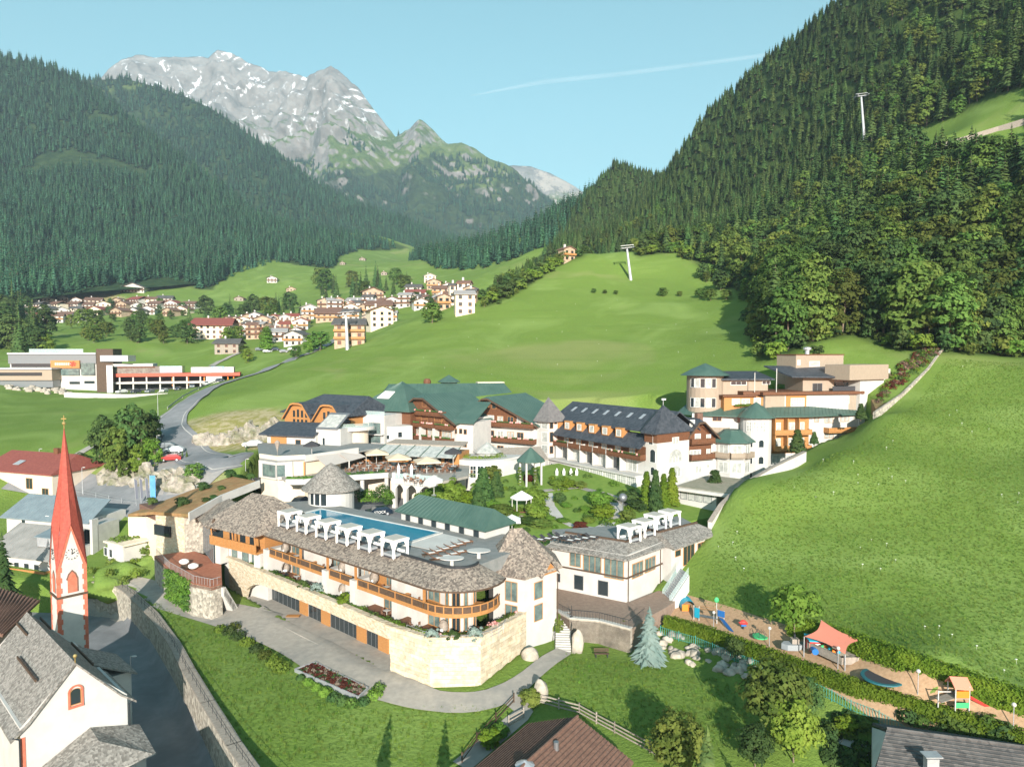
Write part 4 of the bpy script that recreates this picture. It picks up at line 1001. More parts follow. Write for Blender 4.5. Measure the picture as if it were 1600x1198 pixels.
MB().prism(off[1] + [(27, 114), (19, 108.5), (6, 105.3)], 14.4, 15.0).build('roof_terrace', M_deck, rs)
for f in (f1, f2): mb = MB(); f.box(mb, -.1, f.L + .1, -.15, 0, 11.1, 11.3); mb.build('cornice', M_dkwood, rs)
pwin(rs, f1, [(891, 861, 907, 884), (912, 866, 939, 893), (945, 873, 974, 903)], 'wood-green'); pwin(rs, f2, [(988, 879, 1004, 900), (1008, 871, 1023, 891)], 'wood-green')
pwin(rs, f1, [(898, 899, 911, 920), (935, 908, 950, 929), (871, 896, 875, 908)], 'metal-plain-dark'); pwin(rs, f3, [(1055, 859, 1063, 868), (1068, 850, 1084, 880), (1090, 848, 1100, 862)], 'wood-dark')
sp_ = thing('entrance_stair', 'glazed steel staircase climbing beside the white restaurant wall', 'staircase', gz(1040, 938, 7.4))
sA, sB = gz(1040, 938, 7.4), gz(1070, 893, 11.3); mb = MB(); k = 14
dv = (sB - sA); sd = Vector((-dv.y, dv.x, 0)).normalized() * 1.3
for i in range(k):
    a = sA + dv * (i / k); b = sA + dv * ((i + 1) / k)
    put('step', MB().prism([(a - sd).to_2d(), (a + sd).to_2d(), (b + sd).to_2d(), (b - sd).to_2d()], a.z + .05, a.z + .32).mesh('step', M_galv), sp_, loc=(0, 0, 0))
for s_ in (-1, 1):
    mb = MB(); mb.add([sA + sd * s_ * 1.05, sB + sd * s_ * 1.05, sB + sd * s_ * 1.05 + Vector((0, 0, 1.1)), sA + sd * s_ * 1.05 + Vector((0, 0, 1.1))], [(0, 1, 2, 3)]); mb.build('balustrade', M_railglass, sp_)
    MB().slab([sA + sd * s_ * 1.02, sB + sd * s_ * 1.02, sB + sd * s_ * 1.25, sA + sd * s_ * 1.25], 2.2).build('stair_side', M_white, sp_)
# ------------------------------------------------------------------ main hotel
def block(name, label, A, B, depth, z0, z1, mat, cat='building', wname='wall'):
    f = Fr(A, B); t = thing(name, label, cat, f.p(f.L / 2, depth / 2, z0)); mb = MB(); f.box(mb, 0, f.L, 0, depth, z0, z1); mb.build(wname, mat, t); return t, f
def at(px, Y): a, _ = ray(px, 600); return (a * Y, Y)
def zat(py, Y): return CZ + ray(800, py)[1] * Y
def seams(f, planes, parent, mat, step=0.9):
    """standing seams on roof planes: (a0,a1,b0,b1) eave line a0-a1 and ridge line b0-b1"""
    mb = MB()
    for a0, a1, b0, b1 in planes:
        a0, a1, b0, b1 = map(Vector, (a0, a1, b0, b1)); n = max(2, int((a1 - a0).length / step)); up = Vector((0, 0, .05))
        for i in range(n + 1):
            p, q = a0.lerp(a1, i / n), b0.lerp(b1, i / n); s = (a1 - a0).normalized() * .03
            mb.add([p - s, p + s, q + s, q - s, p + up, q + up], [(0, 4, 5, 3), (4, 1, 2, 5)])
    return mb.build('roof_seams', mat, parent)
def gable(f, t, depth, zl, zr, ua, za, over=.9, mat=None, clip=0.0, front=1.2, gmat=None, gz0=None, seam=True):
    """roof with its ridge running back from the facade; zl/zr eave heights, ua/za apex"""
    mat = mat or M_green; mb = MB(); L = f.L
    kl = (za - zl) / ua; kr = (za - zr) / (L - ua)
    lo = f.p(-over, -front, zl - kl * over); ro = f.p(L + over, -front, zr - kr * over); ap = f.p(ua, -front + clip, za); bl = f.p(-over, depth, zl - kl * over); br = f.p(L + over, depth, zr - kr * over); ab = f.p(ua, depth, za)
    if clip:
        cw = clip * 0.9; l2 = f.p(ua - cw, -front, za - kl * cw); r2 = f.p(ua + cw, -front, za - kr * cw)
        mb.slab([lo, l2, ap, ab, bl], .2); mb.slab([ro, br, ab, ap, r2], .2); mb.slab([l2, r2, ap], .2)
    else: mb.slab([lo, ap, ab, bl], .2); mb.slab([ro, br, ab, ap], .2)
    r = mb.build('roof', mat, t)
    if seam: seams(f, [(lo, bl, ap, ab), (ro, br, ap, ab)], r, mat)
    bg = MB()
    def bar(p, q): bg.slab([p + Vector((0, 0, .02)), q + Vector((0, 0, .02)), q + Vector((f.n.x * .25, f.n.y * .25, .02)), p + Vector((f.n.x * .25, f.n.y * .25, .02))], .38)
    top = [lo, l2, r2, ro] if clip else [lo, ap, ro]
    for p, q in zip(top[:-1], top[1:]): bar(p, q)
    bg.build('barge_board', M_dkwood, r)
    if gmat:
        g = MB(); g0 = min(zl, zr) if gz0 is None else gz0
        pts = [(0, g0), (L, g0), (L, zr - .15), (ua + clip * .9, za - kr * clip * .9 - .2), (ua - clip * .9, za - kl * clip * .9 - .2), (0, zl - .15)]
        v = [f.p(u, -.06, z) for u, z in pts]; w = [f.p(u, .3, z) for u, z in pts]; n = len(pts)
        g.add(v + w, [range(n)] + [(i, n + i, n + (i + 1) % n, (i + 1) % n) for i in range(n)]); g.build('gable', gmat, t)
    return r
# first green-roofed gable house
t, f = block('hotel_gable_house', 'green-roofed hotel house with arched white loggias and flowered brown balconies', (-26.0, 168.2), (-12.3, 156.4), 14, 12, 26.4, M_white)
gable(f, t, 15, 27.6, 26.0, f.uz(660, 625)[0], 31.6, clip=1.7, gmat=M_brown, gz0=24.2)
zf = [18.4, 21.3, 24.2, 27.0]
for k, (a, b) in enumerate([(645, 662), (665, 683), (686, 710)]):
    u0, u1 = f.uz(a, 670)[0], f.uz(b, 670)[0]
    for j, z in enumerate(zf[:3]):
        put_win(t, f, (u0 + u1) / 2, 0, z + .1, (u1 - u0) * .62, 2.0, 'wood-curt' if j else 'arch-dark')
        if j: balcony(t, f, u0, u1, 0, -1.3, z, M_brown, flowers=True)
        if j == 1: mb = MB(); f.box(mb, u0 + .1, (u0 + u1) / 2 - (u1 - u0) * .33, -.05, .02, z + .02, z + 2.5); mb.build('shutter', M_brown, t)
for a in (642, 663, 684):
    u = f.uz(a, 670)[0]; mb = MB(); f.box(mb, u - .35, u + .35, -1.35, 0.02, 12, 24.1); mb.build('pillar', M_white, t)
balcony(t, f, f.uz(642, 640)[0], f.uz(697, 650)[0], 0, -1.2, 27.0, M_brown, flowers=True)
pwin(t, f, [(638, 641, 646, 650), (647, 642, 655, 653), (657, 643, 666, 654), (679, 646, 692, 657), (660, 627, 666, 635)], 'wood-curt')
t2, f2 = block('hotel_stair_house', 'plain white hotel bay with small square windows between the two green gables', f.q(f.L, 0), f.q(f.L + 4.2, 1.0), 8, 12, 25.9, M_white); MB().slab([f2.p(-.5, -.9, 25.9), f2.p(f2.L + .6, -.9, 25.9), f2.p(f2.L + .6, 7, 30), f2.p(-.5, 7, 30)], .2).build('roof', M_green, t2)
pwin(t2, f2, [(711, 670, 714, 677), (718, 670, 722, 677), (725, 671, 729, 678), (711, 690, 714, 697), (718, 691, 722, 697), (725, 691, 729, 698)], 'wood-dark')
# second green gable
t, f = block('hotel_gable_house', 'green-roofed hotel house with two long curved brown balconies beside the slate turret', (-9.6, 168.0), (5.6, 158.4), 15, 12, 25.6, M_white)
gable(f, t, 17, 28.2, 25.2, f.uz(762, 624)[0], 30.9, gmat=M_brown, gz0=24.6, clip=.8)
for z, a, b in ((24.4, 0.5, f.L - .2), (20.9, 2.0, f.L - .1)): balcony(t, f, a, b, 0, -1.5, z, M_brown, flowers=True)
for i, u in enumerate((3.0, 5.6, 8.2, 11.0, 13.6)):
    for j, z in enumerate((17.6, 21.0, 24.5)): put_win(t, f, u, -.07 if j == 2 else 0, z, 1.6, 2.0, ['curt', 'wood-curt', 'wood-dark'][(i + j) % 3])
pwin(t, f, [(757, 628, 763, 636), (769, 630, 775, 638)], 'wood-dark', w=-.07)
# long green ridge behind both gables
t, f = block('hotel_rear_range', 'long hotel range under a green sheet roof at the back of the gables', at(596, 176), at(806, 183), 12, 12, 28.6, M_white)
mb = MB(); mb.slab([f.p(-1, -1, 28.4), f.p(f.L + 1, -1, 28.4), f.p(f.L - 2, 6, 33.0), f.p(2, 6, 33.0)], .2); mb.slab([f.p(2, 6, 33.0), f.p(f.L - 2, 6, 33.0), f.p(f.L + 1, 13, 28.4), f.p(-1, 13, 28.4)], .2); mb.slab([f.p(-1, -1, 28.4), f.p(2, 6, 33), f.p(-1, 13, 28.4)], .2); mb.slab([f.p(f.L + 1, -1, 28.4), f.p(f.L + 1, 13, 28.4), f.p(f.L - 2, 6, 33)], .2)
r = mb.build('roof', M_green, t); seams(f, [(f.p(0, -1, 28.45), f.p(f.L, -1, 28.45), f.p(2, 6, 33.05), f.p(f.L - 2, 6, 33.05))], r, M_green)
c = f.q(f.L * .52, 8); mb = MB(); mb.prism(ngon(c, 2.2, 8), 31.5, 33.4); hip_cone(mb, c, ngon(c, 3.0, 8), 33.4, 35.2); mb.build('roof_lantern', M_green, t)
mb = MB(); c2 = f.q(f.L * .35, 7); mb.lathe((c2[0], c2[1], 32), [(.9, 0), (1.0, 1.6), (.7, 2.2), (0, 2.3)], 10); mb.build('chimney', M_brown, t)
mb = MB(); f.box(mb, f.L * .74, f.L * .95, 6.5, 10, 32.0, 33.2); mb.build('roof_hatch', M_cream, t)
# pyramid-roofed corner with skylight, brown boarded wall
t, f = block('hotel_corner_house', 'hotel corner with pointed green pyramid roof and large skylight beside the chalet', at(562, 170), at(641, 163), 12, 12, 28.0, M_brown)
P = [f.p(-1.0, -1.4, 27.8), f.p(f.L + .8, -1.4, 27.8), f.p(f.L + .8, 13, 27.8), f.p(-1.0, 13, 27.8)]; ap = f.p(f.uz(607, 603)[0], 5.4, 34.2)
mb = MB()
for i in range(4): mb.add([P[i], P[(i + 1) % 4], ap], [(0, 1, 2)])
mb.prism([tuple(p)[:2] for p in P], 27.55, 27.79); r = mb.build('roof', M_green, t)
seams(f, [(P[0], P[1], ap, ap)], r, M_green, 1.1)
q0 = P[0].lerp(ap, .62); q1 = P[1].lerp(ap, .62); q2 = P[0].lerp(ap, .38); q3 = P[1].lerp(ap, .38); up = Vector((f.n.x * .12, f.n.y * .12, .15))
mb = MB().slab([q2.lerp(q3, .16) + up, q2.lerp(q3, .50) + up, q0.lerp(q1, .55) + up, q0.lerp(q1, .08) + up], .1); mb.build('skylight', M_whitefab, r)
pwin(t, f, [(602, 643, 607, 650), (603, 663, 607, 667)], 'curt-plain'); pwin(t, f, [(584, 640, 596, 649)], 'green')
# white glazed block
t, f = block('hotel_glass_front', 'white hotel block with two glazed floors left of the green gables', at(556, 160.5), at(600, 157.5), 8, 12, 27.2, M_white)
pwin(t, f, [(563, 661, 575, 677), (577, 661, 594, 677), (563, 679, 575, 691), (577, 679, 594, 691)], 'metal-green')
mb = MB(); f.box(mb, 0, f.L, -.9, .0, 24.2 - 1.4, 24.2 - 1.15); mb.build('balcony_floor', M_white, t); mb = MB(); f.box(mb, 0, f.L, .1, .14, 27.2, 28.1); mb.build('railing', M_railglass, t)
t, f = block('hotel_linking_wall', 'plain white hotel wall with one narrow window below the brown boards', at(600, 158.2), at(644, 160.5), 5, 12, 24.6, M_white); pwin(t, f, [(604, 680, 608, 686), (622, 675, 628, 683)], 'dark')
# timber chalet with dark roof
t, f = block('timber_chalet', 'orange timber chalet with twin arched gables under a dark slate roof', (-52.2, 166.6), (-35.6, 156.5), 13, 12, 26.8, M_orange)
L = f.L; mb = MB(); R0, R1 = f.p(4.0, 7, 31.2), f.p(L - 1, 7, 31.2); E0, E1 = f.p(-1.6, -1.6, 27.4), f.p(L + 1, -1.6, 27.4); B0, B1 = f.p(-1.6, 14, 27.2), f.p(L + 1, 14, 27.2)
mb.slab([E0, E1, R1, R0], .22); mb.slab([B0, R0, R1, B1], .22); mb.slab([E0, R0, B0], .22); mb.slab([E1, B1, R1], .22); r = mb.build('roof', M_slate, t)
for k, (a, b) in enumerate(((.0, .5), (.5, 1.0))):
    g = Fr(f.q(L * a + .15, -1.7), f.q(L * b - .15, -1.7)); gt = g.L; n = 10
    pts = [(gt * i / n, 25.9 + 3.7 * min(1, (1 - abs(2 * i / n - 1)) * 1.55)) for i in range(n + 1)]
    mb = MB()
    for i in range(n): mb.slab([g.p(pts[i][0], -.8, pts[i][1] + .12), g.p(pts[i + 1][0], -.8, pts[i + 1][1] + .12), g.p(pts[i + 1][0], 8, pts[i + 1][1] + .12), g.p(pts[i][0], 8, pts[i][1] + .12)], .3)
    gr = mb.build('gable_roof', M_slate, t)
    mb = MB()
    for i in range(n): mb.slab([g.p(pts[i][0], -.95, pts[i][1] + .1), g.p(pts[i + 1][0], -.95, pts[i + 1][1] + .1), g.p(pts[i + 1][0], -.8, pts[i + 1][1] + .1), g.p(pts[i][0], -.8, pts[i][1] + .1)], .42)
    mb.build('barge_board', M_orange, gr)
    mb = MB(); mb.add([g.p(u, 0, z) for u, z in pts] + [g.p(gt, 0, 21), g.p(0, 0, 21)], [range(n + 3)]); mb.build('gable', M_orange, t)
    for i in range(4): put_win(t, g, gt * (.34 + .14 * i), 0, 24.3, .85, 1.6, 'wood-plain-dark'); put_win(t, g, gt * (.34 + .14 * i), 0, 26.35, .85, 1.3 + .5 * (1 - abs(i - 1.2) / 2), 'wood-plain-dark')
    for i in range(3): put_win(t, g, gt * (.3 + .25 * i), 0, 21.2, 1.0, 1.6, 'wood-plain-dark')
    if k == 0: balcony(t, g, -1.2, gt, 0, -1.4, 23.5, M_orange)
# left low houses, upper terrace and curved balcony
t, f = block('hotel_low_house', 'low white hotel house with dark mono-pitch roof and wooden doorway below the chalet', at(416, 151), at(492, 147.5), 7, 12, 24.0, M_white)
mb = MB().slab([f.p(-1.2, -1.3, 24.0), f.p(f.L + .2, -1.3, 24.0), f.p(f.L + .2, 6, 26.0), f.p(-1.2, 6, 26.0)], .25); mb.build('roof', M_slate, t)
pwin(t, f, [(432, 684, 441, 697), (462, 687, 470, 696)], 'wood-dark'); mb = MB(); f.box(mb, f.uz(424, 690)[0], f.uz(448, 690)[0], -.2, -.02, 21.9, 23.4); mb.build('wooden_panel', M_orange, t)
t, f = block('hotel_stair_hall', 'white hotel hall with slanted glass canopy and curved planted balcony', at(493, 148.5), at(531, 146.5), 6, 12, 25.4, M_white)
mb = MB().slab([f.p(.2, -.4, 25.5), f.p(f.L - .5, -.4, 25.5), f.p(f.L - .2, 4, 28.4), f.p(.9, 4, 28.4)], .2); x = mb.build('glass_canopy', M_gmetal, t); mb = MB().slab([f.p(.5, -.1, 25.75), f.p(f.L - .9, -.1, 25.75), f.p(f.L - .7, 3.4, 28.05), f.p(1.1, 3.4, 28.05)], .04); mb.build('canopy_glass', M_curt, x)
pwin(t, f, [(504, 684, 508, 698)], 'dark-plain')
cb = Vector(at(531, 152)); cc = (cb.x + 1.0, cb.y + 3.0)
mb = MB(); mb.lathe((cc[0], cc[1], 0), [(0, 25.3), (6.0, 25.3), (6.0, 24.6), (0, 24.6)], 24, a0=R(190), a1=R(350)); mb.build('balcony', M_white, t)
mb = MB(); mb.lathe((cc[0], cc[1], 0), [(4.6, 12), (4.6, 24.6)], 16, a0=R(190), a1=R(350)); mb.build('round_wall', M_cream, t)
mb = MB(); mb.lathe((cc[0], cc[1], 0), [(5.9, 25.3), (5.9, 26.2)], 24, a0=R(190), a1=R(350)); mb.build('railing', M_railglass, t)
clumps('balcony_plants', 'green potted plants on the curved balcony below the chalet', 'plants', [(cc[0] - 3 + i * .9, cc[1] - 3.6 + .1 * i, 25.4) for i in range(6)], .55, [L_light, L_broad], seed=5)
# cream corner block with bay window; the two terraces in front of the hotel
UT = [(-46.5, 130), (-42.2, 127), (-37.7, 128.6), (-30.2, 138.5), (-24, 148), (-48, 156), (-54, 150)]
t = thing('cream_corner_building', 'cream corner building with glazed bay window and roof terrace above the garage', 'building', (-42, 133, 12))
MB().prism([(-46.3, 130.1), (-42.2, 127.25), (-37.9, 128.9), (-33, 136), (-46, 142)], 11, 21.7).build('wall', M_cream, t)
MB().prism(UT, 21.7, 22.0).build('roof_terrace', M_deck, t)
mb = MB()
for i in (0, 1): f = Fr(UT[i], UT[i + 1]); f.box(mb, 0, f.L, .02, .3, 21.7, 22.75)
mb.build('parapet', M_cream, t); f = Fr(UT[2], UT[3]); mb = MB(); f.box(mb, 0, f.L, -.25, .3, 21.5, 22.7); mb.build('white_fascia', M_white, t)
fl, fr_ = Fr(UT[0], UT[1]), Fr(UT[1], UT[2])
mb = MB(); fl.box(mb, .2, fl.L - .05, -.3, .1, 18.5, 22.0 - .35); fr_.box(mb, .05, 2.6, -.3, .1, 18.5, 21.65); mb.build('bay_surround', M_white, t)
pwin(t, fl, [(411, 726, 430, 744)], 'metal-green', w=-.3); pwin(t, fr_, [(433, 727, 445, 744)], 'metal-green', w=-.3)
mb = MB(); fr_.box(mb, fr_.uz(474, 730)[0], fr_.L, -.06, .0, 18.4, 21.5); mb.build('wooden_panel', M_orange, t)
LT = [(-39.5, 123.5), (-36.5, 123.6), (-31, 126.8), (-22.9, 130.2), (-21.2, 124.8), (-13.0, 121.6), (-8, 128), (-8.5, 142), (-24, 147), (-31, 140), (-37.4, 129.6), (-41.5, 127)]
lt = thing('restaurant_terrace', 'white-edged restaurant terrace deck with planted rim above the parking court', 'terrace', (-24, 134, 14))
MB().prism(LT, 18.55, 19.0).build('deck', M_pave, lt)
mb = MB()
for i in (0, 1, 2, 4): f = Fr(LT[i], LT[i + 1]); f.box(mb, -.05, f.L + .05, -.3, .25, 18.3, 19.25)
mb.build('white_fascia', M_white, lt)
for p in [(-31.5, 127.3), (-27.4, 129), (-23.2, 130.4)]: mb = MB(); mb.prism(ngon(p, .4, 8), 14, 18.4); mb.build('pillar', M_white, lt)
fb = Fr(LT[4], LT[5])
for u in (.35, 2.6, 5.2, 8.4): mb = MB(); fb.box(mb, u - .35, u + .35, -.1, .6, 13.5, 18.5); mb.build('pillar', M_white, lt)
for u0, u1 in ((.7, 2.25), (2.95, 4.85), (5.55, 8.05)):
    n = 8; w = u1 - u0; mb = MB(); pts = [(u0 + w * i / n, 17.3 + .85 * math.sin(math.pi * i / n)) for i in range(n + 1)]
    for i in range(n): mb.add([fb.p(*(pts[i][0], 0, pts[i][1])), fb.p(pts[i + 1][0], 0, pts[i + 1][1]), fb.p(pts[i + 1][0], 0, 18.6), fb.p(pts[i][0], 0, 18.6)], [(0, 1, 2, 3)])
    mb.build('arch', M_white, lt)
mb = MB(); fb.box(mb, 0, fb.L, .1, .14, 19.2, 20.1); mb.build('railing', M_railglass, lt)
for u in (.3, 2.6, 5.2, 8.4): mb = MB(); fb.box(mb, u - .3, u + .3, -.05, .5, 19.25, 20.2); mb.build('pier', M_white, lt)
mb = MB(); mb.prism([(-31, 135), (-10, 131), (-9, 138), (-30, 142)], 13.6, 18.5); mb.build('undercroft', M_beige, lt)
rb, f = block('restaurant_hall', 'wooden restaurant hall with glass pergola roof behind the beige parasols', (-31.5, 146.5), (-10.5, 140.5), 6, 14, 21.2, M_orange)
put_n = [put_win(rb, f, 1.5 + 2.6 * i, 0, 19.2, 2.0, 2.4, 'wood-dark') for i in range(8)]
u0 = f.uz(596, 700)[0]
mb = MB().slab([f.p(u0, -3.8, 20.9), f.p(f.L + .4, -3.8, 20.9), f.p(f.L + .2, .5, 22.5), f.p(u0 + .9, .5, 22.5)], .08); r = mb.build('pergola_roof', M_curt, rb)
mb = MB()
for i in range(6): p, q = f.p(u0 + (f.L - u0) * i / 5, -3.9, 20.95), f.p(u0 + .9 + (f.L - u0 - .7) * i / 5, .5, 22.56); mb.tube(p, q, .09, n=4)
mb.build('rafters', M_green, r)
mb = MB().slab([f.p(u0 + .8, .4, 22.7), f.p(f.L + .6, .4, 22.7), f.p(f.L + .6, 3.5, 23.2), f.p(u0 + 1.5, 3.5, 23.2)], .3); mb.build('roof', M_greywood, rb)
# awnings and parasols
for i, (P, lb) in enumerate([([(492, 713), (527, 707), (545, 720), (511, 729)], 'nearest the cream corner building'), ([(530, 708), (549, 702), (572, 713), (546, 720)], 'nearest the parasols')]):
    a = [gz(x, y, 22.3) for x, y in P[:2]] + [gz(x, y, 20.9) for x, y in P[2:]]
    o = thing('awning', 'pale grey sloping awning over the terrace tables, ' + lb, 'awning', a[2], 'awnings on the restaurant terrace'); MB().slab(a, .06).build('canvas', pm('pale_grey_canvas', (0.55, 0.49, 0.44), None, rough=.9), o)
    for q in a[2:]: mb = MB().tube((q.x, q.y, 19), q, .06); mb.build('pole', M_white, o)
def make_parasol(r, mat, n=4):
    t = thing('parasol', '', 'parasol', (0, 0, 0)); mb = MB(); P = ngon((0, 0), r, n, math.pi / n)
    for i in range(n): mb.add([P[i] + (2.4,), P[(i + 1) % n] + (2.4,), (0, 0, 3.15)], [(0, 1, 2)]); mb.add([P[i] + (2.4,), P[(i + 1) % n] + (2.4,), P[(i + 1) % n] + (2.15,), P[i] + (2.15,)], [(0, 1, 2, 3)])
    put('canopy', mb.mesh('canopy', mat), t, loc=(0, 0, 0), local=True); put('pole', MB().tube((0, 0, 0), (0, 0, 3.2), .05).mesh('pole', M_white), t, loc=(0, 0, 0), local=True); put('foot', MB().box(-.35, .35, -.35, .35, 0, .1).mesh('foot', M_gmetal), t, loc=(0, 0, 0), local=True); return t
pa_ = make_parasol(3.1, M_beigefab)
for i, (px_, py_) in enumerate([(588, 700), (622, 707), (667, 712)]):
    a, b = ray(px_, py_); Y = (22.3 - CZ) / b; lb = 'large beige square parasol on the restaurant terrace, %s from the awnings' % ordn[i]; loc = (a * Y, Y, 19.0)
    if i == 0: pa_.location = loc; pa_['label'] = lb; pa_['group'] = 'beige parasols on the restaurant terrace'; pa_.rotation_euler = (0, 0, .3)
    else: clone(pa_, loc, .3, label=lb)
pw = make_parasol(1.7, M_whitefab); p = gz(800, 838, 15.6); pw.location = (p.x, p.y, 15.6); pw['label'] = 'white square parasol beside the green-roofed pool house'; pw['group'] = 'single parasols'
for px_, py_, lb, m in [(678, 747, 'white open parasol with peaked top at the right end of the restaurant terrace', M_whitefab), (708, 703, 'dark grey parasol on the roof beside the white hotel bay', M_dkfab), (487, 692, 'dark parasol on the upper terrace in front of the white hall', M_dkfab)]:
    z0 = {678: 19.0, 708: 22.5, 487: 22.0}[px_]; a, b = ray(px_, py_); Y = (z0 + 2.7 - CZ) / b; x = make_parasol(1.6, m, 6); x.location = (a * Y, Y, z0); x['label'] = lb; x['group'] = 'single parasols'
p = Vector((0, 0, 0)); x = thing('closed_parasol', 'tall closed taupe parasol on the upper terrace above the bay window', 'parasol', (-43.6, 131.4, 22.0)); MB().lathe((-43.6, 131.4, 22), [(.03, 0), (.04, .9), (.55, 2.7), (.05, 3.1)], 8).build('canvas', M_greywood, x)
for i, (a, b) in enumerate([(623, 748), (643, 748)]):
    q = gz(a, b, 19.0); x = thing('closed_parasol', 'white closed parasol on the terrace above the arches, %s one' % ['first', 'second'][i], 'parasol', q, 'closed white parasols'); MB().lathe(tuple(q), [(.03, 0), (.22, .7), (.3, 2.0), (.04, 2.7)], 8).build('canvas', M_whitefab, x)
# table sets
def make_set():
    t = thing('table_set', '', 'table', (0, 0, 0)); put('table', MB().box(-.45, .45, -.45, .45, .7, .75).tube((0, 0, 0), (0, 0, .7), .06).mesh('table', M_white), t, loc=(0, 0, 0), local=True)
    for i in range(4):
        c, s = math.cos(i * 1.5708), math.sin(i * 1.5708); mb = MB(); mb.box(-.22, .22, -.22, .22, .4, .46); mb.box(-.22, .22, .18, .24, .46, .9)
        for x in (-.19, .19):
            for y in (-.19, .19): mb.box(x - .02, x + .02, y - .02, y + .02, 0, .4)
        me_ = mb.mesh('chair', M_brfab); o = put('chair', me_, t, loc=(-s * .8, c * .8, 0), local=True); o.rotation_euler = (0, 0, i * 1.5708)
    return t
ts = make_set(); ns = 0
rngt = random.Random(3)
for i in range(26):
    p = Vector((-30 + (i % 9) * 2.35 + rngt.uniform(-.3, .3), 130.8 + (i // 9) * 3.2 + (i % 9) * .1 + (1.4 if i % 9 < 3 else 0), 19.0))
    if not inside(LT, np.array([p.x]), np.array([p.y]))[0]: continue
    lb = 'small dining table with four brown chairs under the restaurant parasols'
    if ns == 0: ts.location = p; ts['label'] = lb; ts['group'] = 'dining tables on the restaurant terrace'
    else: clone(ts, p, rngt.uniform(0, 1.5))
    ns += 1
for i, (a, b) in enumerate([(710, 737), (722, 739), (735, 740), (640, 752), (655, 755)]):
    z0 = 19.0 if i > 2 else 17.2; clone(ts, gz(a, b, z0), .4, label='dining table with four chairs %s, %s one' % ('outside the curved white conservatory' if i < 3 else 'on the terrace above the arches', ordn[i % 3]), group='outdoor tables')
pts = [tuple(Fr(LT[k], LT[k + 1]).p(u, .7, 19.1)) for k in (0, 1, 2) for u in np.arange(0.3, Fr(LT[k], LT[k + 1]).L, .8)]
clumps('terrace_planting', 'green planting along the white rim of the restaurant terrace', 'plants', pts, .55, [L_broad, L_light, L_dark], seed=7)
# curved conservatory with green roof planting
cv = thing('conservatory', 'curved white conservatory with planted roof and tall windows beside the restaurant', 'building', (-8, 142, 15))
cc = Vector((-6.5, 147)); n = 9; P = [(cc.x + 7.6 * math.cos(R(212 + 98 * i / n)), cc.y + 7.6 * math.sin(R(212 + 98 * i / n))) for i in range(n + 1)]
mb = MB().prism(P + [(4, 146), (-14, 150)], 14, 19.6); mb.build('wall', M_white, cv); MB().prism(P + [(3, 147), (-13, 150)], 19.6, 20.0).build('roof', M_white, cv)
for i in range(1, n): f = Fr(P[i - 1], P[i]); put_win(cv, f, f.L / 2, 0, 16.6, f.L * .78, 2.3, 'fine-dark')
clumps('roof_planting', 'grassy planting on top of the curved conservatory', 'plants', [(cc.x + 5 * math.cos(R(a)), cc.y + 5 * math.sin(R(a)), 19.9) for a in range(200, 330, 14)], .9, [L_light], seed=8)
mb = MB(); hip_cone(mb, (-5.2, 148), ngon((-5.2, 148), 3.0, 8), 20.6, 22.6); mb.prism(ngon((-5.2, 148), 2.4, 8), 20.0, 20.5); mb.build('roof_lantern', M_curt, cv)
lk, f = block('link_building', 'low white link building with long grey roof in front of the second green gable', at(764, 146), at(852, 149), 6, 13, 19.0, M_white); pwin(lk, f, [(770, 720, 777, 728), (783, 719, 792, 728), (804, 718, 812, 738), (775, 722, 780, 728)], 'wood-dark')
mb = MB().slab([f.p(-.3, -.8, 18.9), f.p(f.L + .5, -.8, 18.9), f.p(f.L + .5, 5, 20.8), f.p(-.3, 5, 20.8)], .25); mb.build('roof', M_greywood, lk)
gz_ = thing('entrance_gazebo', 'octagonal white garden gazebo with green pointed roof and ivy posts', 'gazebo', (3.6, 136, 15.5)); c = (3.6, 136.0)
mb = MB(); hip_cone(mb, c, ngon(c, 2.9, 8, .39), 20.6, 23.2); mb.build('roof', M_green, gz_)
for p in ngon(c, 2.2, 8, .39): mb = MB(); mb.prism(ngon(p, .2, 8), 15, 20.5); mb.build('post', M_white, gz_)
clumps('ivy', 'green ivy climbing the posts of the green-roofed gazebo', 'plants', [(p[0], p[1] - .2, z) for p in ngon(c, 2.3, 8, .39)[4:7:2] for z in (15.6, 16.2, 16.8, 17.4, 18.0, 18.6, 19.2)], .4, [L_light, L_broad], seed=9)
# long slate-roofed wing
t, f = block('slate_roofed_wing', 'long white hotel wing with dark slate roof, row of dormers and brown balconies', (8.6, 160), (25.6, 135), 12, 12, 23.6, M_white)
L = f.L; mb = MB(); mb.slab([f.p(-.5, -1.6, 23.2), f.p(L, -1.6, 23.2), f.p(L, 1.6, 25.6), f.p(-.5, 1.6, 25.6)], .25); mb.slab([f.p(-.5, .6, 26.2), f.p(L + 2, .6, 26.2), f.p(L + 2, 7, 29.9), f.p(-.5, 7, 29.9)], .25); mb.slab([f.p(-.5, 7, 29.9), f.p(L + 2, 7, 29.9), f.p(L + 2, 13, 26), f.p(-.5, 13, 26)], .25)
rf = mb.build('roof', M_slate, t)
for i in range(6):
    u = 2.2 + i * 4.1; mb = MB(); f.box(mb, u - 1.0, u + 1.0, -.1, 2.0, 24.4, 26.3); d_ = mb.build('dormer', M_orange, rf); w_ = put_win(rf, f, u, -.1, 24.7, 1.2, 1.25, 'curt')
for i in range(7):
    u = 3 + i * 3.6; q = lambda a, b: f.p(u + a, 4.5 + b, 26.2 + (3.9 + b) * .578 + .06); MB().slab([q(-.4, -.7), q(.4, -.7), q(.4, .7), q(-.4, .7)], .05).build('roof_window', M_galv, rf)
mb = MB(); f.box(mb, 0, L, -.06, .02, 20.9, 23.3); mb.build('wooden_front', M_brown, t)
